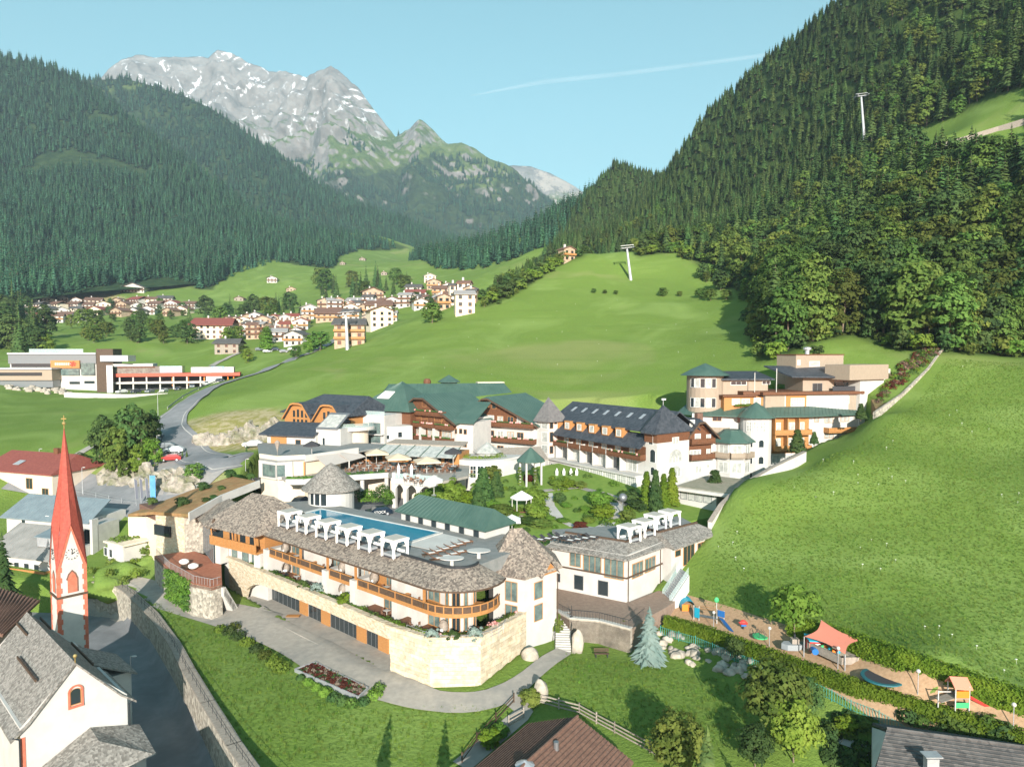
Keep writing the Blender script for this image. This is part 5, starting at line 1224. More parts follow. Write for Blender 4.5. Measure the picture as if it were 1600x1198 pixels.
for i in range(7):
    u = 2 + i * 4.1; put_win(t, f, u, -.07, 21.0, 1.7, 2.0, 'wood-curt'); put_win(t, f, u, 0, 18.2, 2.4, 2.2, 'metal-dark' if i % 2 else 'curt')
    if i: mb = MB(); f.box(mb, u - 2.15, u - 1.95, -1.5, 0, 18.05, 21.9 if 1 < i < 6 else 20.8); mb.build('partition', M_white, t)
balcony(t, f, 0, 8.0, 0, -1.5, 20.9, M_brown, flowers=True); balcony(t, f, 8.0, 21.6, 0, -1.5, 20.9, M_brown); balcony(t, f, 21.6, L, 0, -1.5, 20.9, M_brown, flowers=True)
g = Fr(f.q(0, -2.6), f.q(L, -2.6)); mb = MB(); g.box(mb, 0, L, 0, 2.6, 12, 17.7); g.box(mb, -.1, L + .1, -.4, 2.6, 17.7, 18.0); mb.build('base_storey', M_white, t)
pwin(t, g, [(908, 731, 921, 744), (927, 733, 941, 753), (947, 738, 961, 760), (964, 741, 978, 760), (982, 745, 994, 765)], 'fine-curt'); 
for i in range(4): put_win(t, g, 2 + i * 2.6, 0, 14.7, 1.6, 2.2, 'fine-green')
for i, a in enumerate((870, 881, 892, 901)):
    q = gz(a, 752, 15.4); x = thing('closed_parasol', 'white closed parasol in front of the slate-roofed wing, %s from the gazebo' % ordn[i], 'parasol', q, 'closed white parasols'); MB().lathe(tuple(q), [(.03, 0), (.25, .9), (.32, 2.0), (.04, 2.7)], 8).build('canvas', M_whitefab, x)
# slate turret left of it
t = thing('slate_turret', 'white square turret with grey pointed roof between gable house and long wing', 'tower', (8, 160, 12)); T = [at(840, 158.5), at(857, 156), at(880, 158.5), at(862, 165)]
MB().prism(T, 12, 26.2).build('wall', M_white, t); mb = MB(); hip_cone(mb, (8.2, 160), grow([Vector(p) for p in T], Vector((8.2, 160)), 1.1), 26.2, 31.2, .3); mb.build('roof', pm('grey_slate', (0.13, 0.12, 0.12), (0.19, 0.18, 0.17), 1.5, .6), t)
f = Fr(T[0], T[1]); pwin(t, f, [(847, 654, 856, 669), (847, 675, 856, 690), (847, 696, 856, 707)], 'curt-plain'); f = Fr(T[1], T[2]); pwin(t, f, [(859, 654, 864, 669), (866, 655, 870, 662), (859, 675, 864, 690), (859, 697, 864, 708)], 'wood-dark')
# corner turret at the right end
t = thing('corner_turret', 'white corner block with brown top storey and dark pointed turret roof above thuja trees', 'tower', (29, 136, 12)); T = [(25.4, 135.2), (27.2, 132.8), (34.6, 138.2), (32.6, 141.5), (26, 140)]
MB().prism(T, 12, 24.3).build('wall', M_white, t); MB().prism([(25.3, 135.2), (27.2, 132.7), (34.7, 138.2), (32.6, 141.6), (26, 140.1)], 24.3, 26.3).build('top_storey', M_brown, t)
mb = MB(); hip_cone(mb, (29.0, 136.0), grow([Vector(p) for p in T], Vector((29.5, 137)), 1.0), 26.3, 31.3, .3); mb.build('roof', M_slate, t)
x = MB().tube((29, 136, 31.2), (29, 136, 32.4), .05); x.box(28.7, 29.5, 135.97, 136.03, 32.2, 32.5); x.build('weather_vane', M_galv, t)
f1, f2 = Fr(T[0], T[1]), Fr(T[1], T[2]); pwin(t, f1, [(1016, 706, 1024, 722), (1017, 733, 1023, 742), (1014, 682, 1020, 694)], 'arch-dark'); pwin(t, f2, [(1045, 713, 1065, 722), (1048, 736, 1063, 744)], 'arch-curt'); pwin(t, f2, [(1051, 683, 1060, 693)], 'curt', w=-.1)
# brown gable to the right
t, f = block('brown_gable_house', 'hotel gable house clad in brown boards with balconies right of the corner turret', (34.6, 139.6), (43.2, 143.5), 12, 12, 24.6, M_white)
gable(f, t, 12, 25.6, 22.2, 2.6, 28.2, mat=M_slate, gmat=M_brown, gz0=24.0, clip=.7, seam=False)
for z in (20.3, 23.4): balcony(t, f, .1, 5.9, 0, -1.3, z, M_brown)
mb = MB(); f.box(mb, 0, 5.9, -.05, .02, 20.2, 24.8); mb.build('wooden_front', M_brown, t)
pwin(t, f, [(1078, 656, 1085, 668), (1086, 678, 1094, 692), (1078, 703, 1094, 715), (1104, 702, 1109, 711), (1104, 679, 1110, 689), (1087, 728, 1096, 738), (1104, 725, 1108, 730)], 'curt', w=-.06)
mb = MB(); f.box(mb, f.L * .6, f.L * .75, 4, 5, 25, 28.8); mb.build('chimney', M_terra, t)
# ------------------------------------------------------------------ right-hand complex on the slope
def swall(name, label, pts, th, drop, mat, cat='wall', cop=None):
    """free-standing wall along 3D points with sloping top"""
    t = thing(name, label, cat, pts[0]); mb = MB(); cm = MB()
    for p, q in zip(pts[:-1], pts[1:]):
        p, q = Vector(p), Vector(q); f = Fr(p, q)
        a = [f.p(0, 0, p.z), f.p(f.L, 0, q.z), f.p(f.L, th, q.z), f.p(0, th, p.z)]; mb.slab(a, drop)
        if cop: cm.slab([f.p(0, -.08, p.z + .1), f.p(f.L, -.08, q.z + .1), f.p(f.L, th + .08, q.z + .1), f.p(0, th + .08, p.z + .1)], .09)
    mb.build('masonry', mat, t)
    if cop: cm.build('coping', cop, t)
    return t
t = thing('round_tower', 'white round hotel tower with green cone roof among the orange balconies', 'tower', (50.6, 146, 12)); c = (50.6, 147.0, 0)
MB().lathe(c, [(3.1, 12), (3.1, 28.0)], 20).build('wall', M_white, t)
mb = MB().lathe(c, [(4.0, 27.9), (2.0, 29.7), (.05, 31.0)], 20); mb.lathe(c, [(4.0, 27.88), (3.0, 27.9)], 20); mb.build('roof', M_green, t)
for z, st, aa in ((25.2, 'fine-curt', (-1, 0, 1)), (22.0, 'arch-dark', (-.8, .8)), (18.6, 'arch-dark', (-.8, .8)), (15.6, 'dark', (-.8, .8))):
    for a in aa:
        th = R(252 + a * 25); p = (c[0] + 3.12 * math.cos(th), c[1] + 3.12 * math.sin(th)); tx = Vector((-math.sin(th), math.cos(th))); f = Fr(Vector(p) - tx * .7, Vector(p) + tx * .7); put_win(t, f, .7, 0, z, 1.0, 1.9 if z > 24 else 1.1, st)
# lower storeys either side of the tower
t, f = block('white_balcony_house', 'white hotel house under the green eave between brown gable and round tower', at(1082, 151), at(1166, 148), 9, 12, 28.3, M_white)
pwin(t, f, [(1114, 647, 1127, 657), (1153, 648, 1163, 659), (1118, 690, 1126, 700), (1160, 672, 1166, 682)], 'wood-dark'); balcony(t, f, f.uz(1110, 660)[0], f.uz(1140, 660)[0], 0, -1.2, 24.6, M_pale, M_pale)
t, f = block('orange_balcony_house', 'hotel house with orange balconies and cypress in front, right of the round tower', at(1206, 147.5), at(1265, 149), 9, 12, 28.0, M_white)
mb = MB(); f.box(mb, 0, f.L, -.05, .02, 20.2, 27.9); mb.build('wooden_front', M_orange, t)
for z in (21.0, 24.3): balcony(t, f, 0, f.L - .2, 0, -1.6, z, M_orange, M_orange)
for i, u in enumerate((1.2, 4.4, 6.6)):
    for z in (17.6, 21.1, 24.4): put_win(t, f, u, -.06, z, 1.7, 2.2, 'curt')
for u in (.1, 2.9, 5.5): mb = MB(); f.box(mb, u - .1, u + .1, -1.6, -.06, 20.9, 27.6); mb.build('partition', M_orange, t)
t, f = block('white_slope_house', 'white hotel house with one orange balcony stepping into the steep meadow', at(1262, 149.5), at(1346, 153.5), 9, 14, 28.2, M_white)
balcony(t, f, f.uz(1287, 660)[0], f.L, 0, -1.6, 24.4, M_orange, M_orange); pwin(t, f, [(1273, 648, 1279, 659), (1289, 647, 1301, 660), (1314, 645, 1326, 658), (1289, 670, 1302, 684)], 'wood-curt')
# continuous green eave
ge = thing('green_eave', 'continuous green sheet eave running across the right-hand hotel houses', 'roof', (60, 150, 28))
E = [at(1058, 154), at(1100, 149.5), at(1166, 146.5), at(1207, 146), at(1265, 147.2), at(1352, 152.5)]; I = [at(1075, 158), at(1104, 154), at(1168, 151), at(1209, 151), at(1264, 152.5), at(1342, 158)]
mb = MB(); loft(mb, [Vector(p + (28.1,)) for p in E], [Vector(p + (30.0,)) for p in I], .25); mb.build('roof_sheet', M_green, ge); mb = MB()
for i in range(5):
    a0, a1, b0, b1 = [Vector(p + (z,)) for p, z in ((E[i], 28.1), (E[i + 1], 28.1), (I[i], 30.0), (I[i + 1], 30.0))]; n = int((a1 - a0).length / .9)
    for k in range(n): mb.tube(a0.lerp(a1, k / n) + Vector((0, 0, .03)), b0.lerp(b1, k / n) + Vector((0, 0, .03)), .035, n=4)
mb.build('roof_seams', M_green, ge)
# low green-roofed pavilion left of the tower and white cube
t = thing('garden_pavilion', 'low white pavilion with ribbed green roof and balcony below the round tower', 'building', (44.5, 142, 14)); c = Vector((44.6, 143.4)); P = ngon(c, 3.6, 8, .39)
MB().prism(P, 13, 23.5).build('wall', M_white, t); mb = MB(); Q = ngon(c, 4.6, 8, .39); S = ngon(c, 1.8, 8, .39)
for i in range(8): mb.slab([Q[i] + (23.5,), Q[(i + 1) % 8] + (23.5,), S[(i + 1) % 8] + (25.6,), S[i] + (25.6,)], .15)
mb.prism(S, 25.3, 25.7); mb.build('roof', M_green, t)
for i in range(3, 7):
    f = Fr(P[i], P[i + 1])
    for z in (17.4, 20.9): put_win(t, f, f.L / 2, 0, z, 1.9, 2.0, 'curt')
    balcony(t, f, 0, f.L, 0, -.9, 20.5, M_pale, M_pale)
# upper, set-back storeys in pale larch
t = thing('round_larch_tower', 'round pale larch-clad tower with green roof and two bands of windows', 'tower', (41.7, 153, 28)); c = (42.0, 154.5, 0)
MB().lathe(c, [(3.9, 28), (3.9, 36.4)], 24).build('wall', M_pale, t); mb = MB().lathe(c, [(5.3, 36.3), (3, 37.6), (.05, 38.9)], 24); mb.lathe(c, [(5.3, 36.28), (3.8, 36.3)], 24); mb.build('roof', M_green, t)
for z in (29.6, 33.8):
    for k in range(5):
        th = R(214 + k * 17); p = Vector((c[0] + 3.93 * math.cos(th), c[1] + 3.93 * math.sin(th))); tx = Vector((-math.sin(th), math.cos(th))); f = Fr(p - tx * .5, p + tx * .5); put_win(t, f, .5, 0, z, .95, 1.9, 'plain-curt' if k % 2 else 'plain-dark')
t, f = block('larch_house', 'pale larch hotel storeys beside the round larch tower under grey roof', at(1128, 152.5), at(1200, 153.5), 9, 28, 35.6, M_pale)
mb = MB().slab([f.p(-.5, -1.0, 35.6), f.p(f.L + 1, -1.0, 35.6), f.p(f.L + 1, 8, 37.0), f.p(-.5, 8, 37.0)], .3); mb.build('roof', M_slate, t)
pwin(t, f, [(1142, 596, 1166, 601), (1191, 595, 1203, 600)], 'dark'); g = Fr(f.q(-.5, -2.5), f.q(f.L, -2.5)); mb = MB(); g.box(mb, 0, g.L, 0, 2.6, 28, 31.9); mb.build('lower_storey', M_orange, t)
mb = MB(); g.box(mb, -.6, 7, -.8, 3, 31.95, 32.25); g.box(mb, 4, g.L + .5, -.5, 3, 32.3, 33.0); mb.build('lower_roof', M_brown, t); pwin(t, g, [(1144, 623, 1156, 632), (1159, 623, 1171, 632), (1178, 622, 1188, 632)], 'curt')
clumps('balcony_plants', 'yellow-green shrubs along the larch terrace left of the roller shutter', 'plants', [tuple(g.p(u, -.6, 30.0)) for u in np.arange(2.4, 7, .6)], .4, [L_light], seed=11)
t, f = block('penthouse', 'hotel penthouse of larch and white plaster with dark overhanging roof near the forest', at(1196, 150), at(1345, 154), 10, 28, 32.2, M_white)
mb = MB(); f.box(mb, 0, f.uz(1226, 620)[0], -.06, .02, 29, 32.1); mb.build('larch_cladding', M_pale, t); mb = MB(); f.box(mb, f.uz(1326, 620)[0], f.L, -.06, .02, 27, 32.1); mb.build('larch_cladding', M_pale, t)
mb = MB(); f.box(mb, f.uz(1228, 620)[0], f.uz(1260, 620)[0], -.05, .02, 29, 32.15); mb.build('orange_cladding', M_orange, t)
pwin(t, f, [(1236, 622, 1256, 634), (1276, 624, 1291, 632), (1302, 623, 1308, 632), (1316, 619, 1326, 630)], 'fine-curt', w=-.05)
mb = MB(); f.box(mb, -1, f.L + .3, -.9, 11, 32.3, 32.9); mb.build('terrace_slab', M_brown, t)
g = Fr(f.q(f.uz(1262, 605)[0], 1.8), f.q(f.L - .5, 1.8)); mb = MB(); g.box(mb, 0, g.L * .62, 0, 7, 32.9, 36.2); mb.build('upper_storey', M_pale, t); mb = MB(); g.box(mb, g.L * .62, g.L, 1.2, 7, 32.9, 36.0); mb.build('white_storey', M_white, t)
pwin(t, g, [(1270, 599, 1284, 612), (1306, 598, 1318, 612), (1320, 598, 1330, 612)], 'metal-dark')
r0 = Fr(f.q(4, -.2), f.q(f.L - 2, -.2)); mb = MB().slab([r0.p(2, 0, 36.2), r0.p(r0.L, 0, 36.0), r0.p(r0.L - 1, 8, 38.0), r0.p(0, 8, 38.3)], .3); mb.build('roof', M_slate, t)
mb = MB(); g.box(mb, g.L * .5, g.L, -1.6, -1.5, 32.95, 33.95); mb.build('railing', M_dkfab, t)
for i, a in enumerate((1179, 1213)): q = gy(a, 612, 149.5); x = thing('flag_pole', 'slim white pole on the penthouse terrace, %s one' % ['shorter', 'taller'][i], 'pole', (q.x, q.y, 32.9), 'poles on the penthouse terrace'); MB().tube((q.x, q.y, 32.9), (q.x, q.y, 37 + i * .9), .09).build('pole', M_white, x)
t, f = block('larch_hut', 'flat-roofed larch hut with small windows on top of the penthouse', at(1243, 158), at(1317, 163), 6, 34, 40.6, M_pale); pwin(t, f, [(1246, 563, 1250, 570), (1265, 565, 1280, 572)], 'curt-plain'); mb = MB(); f.box(mb, -.15, f.L + .15, -.15, 6.1, 40.6, 40.8); mb.build('roof', M_brown, t); q = f.q(6, 3); MB().lathe((q[0], q[1], 40.8), [(.5, 0), (.5, .9), (.9, 1.0), (.9, 1.5), (0, 1.7)], 10).build('roof_vent', M_galv, t)
t, f = block('end_house', 'white end wall with larch-clad roof parapet where the hotel meets the meadow', at(1344, 153), at(1381, 157), 8, 24, 35.4, M_white); g = Fr(f.q(-5, -1.0), f.q(f.L, -1.0)); mb = MB(); g.box(mb, 0, g.L, 0, 6, 35.4, 38.6); mb.build('larch_parapet', M_pale, t); mb = MB(); f.box(mb, f.L, f.L + 3, .5, 5, 24, 37.6); mb.build('side_wall', M_white, t)
# terraced garden with stone wall at the upper right
TG = [gy(1340, 575, 172), gy(1390, 540, 180), gy(1455, 535, 176), gy(1466, 553, 166), gy(1415, 612, 152), gy(1370, 640, 146)]
mb = MB().slab([p + Vector((0, 0, -.3)) for p in TG], 3); mb.build('terraced_garden', pm('planted_bank', (0.10, 0.11, 0.03), (0.26, 0.16, 0.09), .6, .95, bump=.6, bscale=.4), kind='structure')
swall('garden_stone_wall', 'grey stone wall climbing the edge of the steep meadow beside the terraced garden', [gy(1368, 644, 142.5), gy(1412, 614, 149.5), gy(1453, 574, 158), gy(1475, 543, 165)], .5, 2.2, M_rubble)
swall('retaining_wall', 'white retaining wall running down the meadow edge from hotel to restaurant', [gy(1112, 816, 107.5), gy(1130, 788, 111), gy(1161, 758, 115.5), gy(1210, 730, 121), gy(1260, 706, 127)], .6, 3.2, M_white, cop=M_greywood)
rng = np.random.default_rng(21); pts = []
for i in range(120):
    t_, s_ = rng.uniform(), rng.uniform(.06, 1); p = ghit((1372 + 96 * t_) * (1 - s_) + (1392 + 62 * t_) * s_, (634 - 84 * t_) * (1 - s_) + (580 - 40 * t_) * s_); pts.append(tuple(p))
clumps('bank_shrubs', 'low green and rust coloured shrubs covering the terraced garden bank', 'plants', pts, .9, [L_dark, M_terra, L_broad, L_red, L_thuja], seed=13, nl=60, leaf=.2)
st = thing('wooden_stair', 'pale wooden garden stair climbing towards the forest above the penthouse', 'staircase', gy(1330, 578, 168)); a, b = gy(1330, 580, 168), gy(1396, 540, 182)
for s in (-.7, .7):
    o = Vector((s, s * .3, 0)); mb = MB()
    for i in range(8): q = a.lerp(b, i / 7) + o; mb.tube(q + Vector((0, 0, -1.2)), q + Vector((0, 0, 1.1)), .07, n=4)
    mb.tube(a + o + Vector((0, 0, 1.1)), b + o + Vector((0, 0, 1.1)), .08, n=4); mb.tube(a + o + Vector((0, 0, .5)), b + o + Vector((0, 0, .5)), .06, n=4); mb.build('railing', M_greywood, st)
for i in range(22): q = a.lerp(b, i / 21); MB().box(q.x - .7, q.x + .7, q.y - .25, q.y + .25, q.z - .1, q.z).build('step', M_greywood, st)
# gravel-roofed spa pavilion below
sp2, f = block('spa_pavilion', 'low white spa pavilion with gravel roof and glazed front beside the thujas', at(1062, 124), at(1122, 119.5), 12, 11, 17.4, M_white); mb = MB(); f.box(mb, -.8, f.L + 3, -1.4, 14, 17.4, 17.9); mb.build('roof', M_white, sp2); mb = MB(); f.box(mb, -.3, f.L + 2.4, -.8, 13.5, 17.905, 18.0); mb.build('gravel', pm('roof_gravel', (.36, .31, .24), (.26, .25, .17), 1.2, .95), sp2)
pwin(sp2, f, [(1064, 761, 1073, 779), (1076, 763, 1085, 781), (1088, 765, 1097, 783), (1100, 767, 1112, 785)], 'metal-curt')
# ------------------------------------------------------------------ pool house, round pavilion, garden
ph, f = block('pool_house', 'low white pool house with long green sheet roof behind the swimming pool', (-16.4, 104.3), (-3.6, 93.4), 5, 12, 18.3, M_white)
mb = MB().slab([f.p(-.7, -.7, 18.1), f.p(f.L + .7, -.7, 18.1), f.p(f.L - .6, 2.5, 20.3), f.p(1.2, 2.5, 20.3)], .15); mb.slab([f.p(1.2, 2.5, 20.3), f.p(f.L - .6, 2.5, 20.3), f.p(f.L + .7, 5.7, 18.1), f.p(-.7, 5.7, 18.1)], .15); mb.slab([f.p(-.7, -.7, 18.1), f.p(1.2, 2.5, 20.3), f.p(-.7, 5.7, 18.1)], .15); mb.slab([f.p(f.L + .7, -.7, 18.1), f.p(f.L + .7, 5.7, 18.1), f.p(f.L - .6, 2.5, 20.3)], .15); r = mb.build('roof', M_green, ph)
seams(f, [(f.p(-.7, -.7, 18.1), f.p(f.L + .7, -.7, 18.1), f.p(1.2, 2.5, 20.3), f.p(f.L - .6, 2.5, 20.3))], r, M_green, .8)
for i in range(6): put_win(ph, f, 1.5 + i * 2.75, 0, 16.4, .9, 1.4, 'metal-dark')
rp = thing('round_pavilion', 'round white pavilion with conical shingle roof at the end of the pool', 'pavilion', (-29.8, 116.5, 14)); c = (-29.8, 116.2, 0)
MB().lathe(c, [(3.7, 13), (3.7, 19.6)], 28).build('wall', M_white, rp); mb = MB().lathe(c, [(4.75, 19.3), (2.6, 21.3), (1.2, 22.6), (.03, 23.3)], 28); mb.lathe(c, [(4.75, 19.1), (4.75, 19.3)], 28); mb.lathe(c, [(3.6, 19.2), (4.75, 19.1)], 28); mb.build('roof', M_shingd, rp)
for k in range(3):
    th = R(232 + k * 17); p = Vector((c[0] + 3.73 * math.cos(th), c[1] + 3.73 * math.sin(th))); tx = Vector((-math.sin(th), math.cos(th))); g = Fr(p - tx * .5, p + tx * .5); put_win(rp, g, .5, 0, 17.0, .95, 2.0, 'plain-dark')
def gpl(px, py):      # point on the tilted garden plane
    a, b = ray(px, py); Y = (14 - 11.5 - CZ) / (b - .1); return Vector((a * Y, Y, 14 + .1 * (Y - 115)))
GP = [(-9.5, 101), (-1.5, 95.5), (4, 95), (6, 104), (17, 107.8), (28, 114.2), (38, 119), (33, 133), (26, 132), (10, 151), (-6, 142), (-8.5, 127.5), (-12.8, 121.5), (-13.5, 108)]
mb = MB().slab([(x, y, 14 + .1 * (y - 115)) for x, y in GP], 2.5); mb.build('lawn', pm('garden_lawn', (.13, .22, .030), (.18, .265, .045), .8, .95), kind='structure')
PC = [(-13.6, 108), (-12.9, 121.4), (-9, 133), (-22, 136), (-31, 137), (-40, 126), (-37, 117.5), (-28, 114)]
MB().prism(PC, 11, 13.9).build('parking_court', M_asph, kind='structure')
def gpath(pts, w, name='path', mat=None):
    P = [gpl(*p) for p in pts]; mb = MB(); L_, R_ = [], []
    for i, p in enumerate(P):
        d = (P[min(i + 1, len(P) - 1)] - P[max(i - 1, 0)]).normalized(); n = Vector((-d.y, d.x, 0)) * w / 2; L_.append(p + n + Vector((0, 0, .03))); R_.append(p - n + Vector((0, 0, .03)))
    for i in range(len(P) - 1): mb.slab([L_[i], L_[i + 1], R_[i + 1], R_[i]], .05)
    mb.build(name, mat or M_concrete, kind='structure')
gpath([(855, 770), (858, 790), (872, 808), (895, 820), (930, 824), (950, 818), (965, 800), (962, 785)], 2.0); gpath([(830, 768), (850, 765), (905, 760), (960, 775), (990, 790)], 3.0, 'path', M_pave)
gw = thing('white_gazebo', 'small white canvas gazebo on posts in the middle of the garden', 'gazebo', gpl(815, 798)); c = gpl(815, 798)
for p in ngon(c, 1.6, 6): MB().tube((p[0], p[1], c.z), (p[0], p[1], c.z + 2.4), .08).build('post', M_white, gw)
mb = MB(); hip_cone(mb, c, ngon(c, 1.9, 6), c.z + 2.4, c.z + 3.5, .25); mb.build('canopy', M_whitefab, gw); MB().prism(ngon(c, 1.6, 6), c.z + .02, c.z + .15).build('floor', M_brown, gw)
# topiary and shrubs of the garden: px, py(base), radius m, height m, kind
TOP = [quads_mesh('round_topiary_%d' % i, *crown_arrays(300 + i, -.35, 2.0, 1.0, 70, 60, .11)[:3], [L_light, L_broad, L_thuja, L_dark, L_red][i], np.random.default_rng(i), .8) for i in range(5)]
CONE = broad('cone_tree', 333, 3.0, .95, 170, 26, .12, L_dark, trunk=False, h0f=0.0, shape='cone')[0]
shr = [(668, 802, 1.9, 3.6, 0, 'big round light green topiary nearest the green pool house roof'), (688, 794, 1.9, 3.7, 0, 'big round light green topiary, second in the row beside the arches'), (706, 784, 2.0, 3.8, 0, 'big round light green topiary at the back of the row beside the arches'),
       (768, 748, 1.6, 2.4, 1, 'deep green rounded bush in front of the link building'), (740, 745, 1.0, 1.0, 2, 'yellow-green low bush left of the deep green rounded bush'), (730, 785, 1.4, 1.7, 2, 'yellowish round bush on the lawn beside the grey loungers corner'), (752, 790, 1.3, 1.5, 1, 'mid green clipped bush on the lawn left of the white gazebo'), (768, 793, 1.2, 1.3, 0, 'small light bush right of the clipped bush near the gazebo'),
       (783, 803, 1.7, 1.6, 1, 'wide green shrub directly left of the gazebo steps'), (835, 788, 1.9, 2.9, 0, 'arched light green bower beside the white gazebo'), (839, 808, 1.6, 2.4, 0, 'pale round topiary below the arched bower'), (825, 818, 1.5, 1.0, 1, 'low green hedge clump below the white gazebo'), (845, 822, 1.5, 1.1, 1, 'low green hedge clump beside the stone path'),
       (826, 752, 1.0, 1.2, 4, 'dark red shrub behind the arched bower'), (907, 828, 1.1, 1.2, 4, 'dark red maple shrub near the curved garden path'), (875, 785, 0.9, 1.7, 3, 'dark conical bush on the right-hand lawn'), (885, 792, .8, .8, 0, 'small round bush beside the dark conical bush'), (915, 798, .8, .9, 0, 'small round bush on the lawn near the path bend'),
       (936, 790, 1.7, 2.6, 0, 'tall yellow-green bush at the right end of the garden lawn'), (942, 808, 1.7, 2.0, 2, 'broad yellowish bush by the garden path bend'), (980, 812, 1.1, 1.6, 1, 'round green topiary beside the grey garden sculpture'), (985, 785, 1.8, 2.0, 3, 'dark wide shrub between thujas and glazed wing'), (1000, 795, 1.8, 1.6, 3, 'dark low shrub at the foot of the thujas'),
       (870, 758, 1.3, 1.1, 0, 'light shrub bed in front of the white parasols'), (888, 760, 1.3, 1.1, 2, 'yellow shrub bed in front of the white parasols'), (905, 762, 1.2, 1.2, 1, 'round green shrub at the end of the parasol bed'), (860, 812, .7, .7, 0, 'tiny round bush beside the stone path'), (920, 815, .9, .7, 0, 'tiny light bush inside the path bend'), (880, 815, .9, .6, 0, 'tiny pale bush left of the path bend')]
for px_, py_, r_, h_, k, lb in shr:
    p = gpl(px_, py_); o = put('shrub', TOP[k], loc=p, scale=(r_ * 1.2, r_ * 1.2, h_ / 1.75), label=lb, cat='shrub', group='shrubs of the hotel garden')
for px_, py_, s, lb in [(755, 790, 1.9, 'tall dark conical fir left of the gazebo in the garden'), (748, 800, 1.25, 'dark egg-shaped thuja in front of the garden fir'), (776, 775, 1.3, 'dark conical thuja right of the garden fir')]:
    p = gpl(px_, py_); x = thing('conifer_tree', lb, 'tree', p, 'conifers of the hotel garden'); put('crown', CONE, x, loc=(0, 0, 0), local=True).scale = (s * 1.15, s * 1.15, s * 1.1); put('trunk', MB().tube((0, 0, -.2), (0, 0, 1), .1).mesh('trunk', M_bark), x, loc=(0, 0, 0), local=True)
THU = broad('thuja', 340, 6.0, 1.0, 230, 26, .16, L_thuja, trunk=False, h0f=0.0, shape='cone')[0]
for i, (px_, py_, s, m) in enumerate([(1010, 792, 1.0, 0), (1024, 795, 1.05, 1), (1037, 793, .95, 0), (1050, 788, 1.05, 0)]):
    p = gz(px_, py_, 15); x = thing('thuja_tree', '%s columnar thuja in front of the corner turret, %s from the glazed wing' % (['bright', 'darker'][m], ordn[i]), 'tree', p, 'columnar thujas below the turret'); put('crown', THU if not m else CONE, x, loc=(0, 0, 0), local=True).scale = (s * 1.2, s * 1.2, s) if not m else (1.4, 1.4, 2.1); put('trunk', MB().tube((0, 0, -.2), (0, 0, 1.5), .12).mesh('trunk', M_bark), x, loc=(0, 0, 0), local=True)
for px_, py_, z0, s, lb in [(1246, 706, 22, 1.15, 'dark green cypress against the orange balcony house'), (1272, 693, 24, .6, 'small cypress bush at the foot of the white slope house'), (1345, 654, 28, .8, 'round cypress bush at the upper end of the green eave'), (1117, 783, 14.5, 1.5, 'slim dark conifer in front of the spa pavilion')]:
    p = gz(px_, py_, z0); x = thing('conifer_tree', lb, 'tree', p, 'conifers beside the right-hand houses'); put('crown', CONE, x, loc=(0, 0, 0), local=True).scale = (s * 1.5, s * 1.5, s * 1.2); put('trunk', MB().tube((0, 0, -.5), (0, 0, 1), .1).mesh('trunk', M_bark), x, loc=(0, 0, 0), local=True)
q = gpl(973, 805); x = thing('garden_sculpture', 'grey spherical sculpture on a slim stand in the garden', 'sculpture', q); mb = MB().blob((q.x, q.y, q.z + 3.0), .75, .75, .75, rough=0); mb.build('sphere', M_gmetal, x, smooth=True); MB().tube(q, q + Vector((0, 0, 2.4)), .1).build('stand', M_gmetal, x)
for i, (a, b) in enumerate([(795, 803), (803, 810), (812, 806), (800, 815), (810, 814), (818, 811)]): q = gpl(a, b); MB().blob(q + Vector((0, 0, .02)), .7, .5, .08, i, .3, 8, 4).build('stepping_stone', M_rock, label='flat stepping stone below the white gazebo', cat='stone', group='stepping stones in the garden')
clumps('court_planting', 'bright green shrub bed between round pavilion and terrace arches', 'plants', [tuple(gy(x_, y_, 124.5)) for x_, y_ in [(560, 776), (568, 782), (576, 774), (584, 782), (590, 774), (597, 782), (604, 774), (606, 786), (598, 766), (610, 778)]], 1.2, [L_light, L_broad, L_dark], seed=15, nl=260, leaf=.16)
rng = np.random.default_rng(61); pts = []
while len(pts) < 90:
    q = gpl(rng.uniform(640, 1000), rng.uniform(742, 840))
    if inside(GP, np.array([q.x]), np.array([q.y]))[0] and noise.noise(Vector((q.x / 6, q.y / 6, 1))) > -.05: pts.append((q.x, q.y, q.z))
clumps('garden_planting', 'mixed low perennials and shrubs spread through the hotel garden', 'plants', pts, .75, [L_light, L_broad, L_thuja, L_light], seed=62, nl=130, leaf=.14)
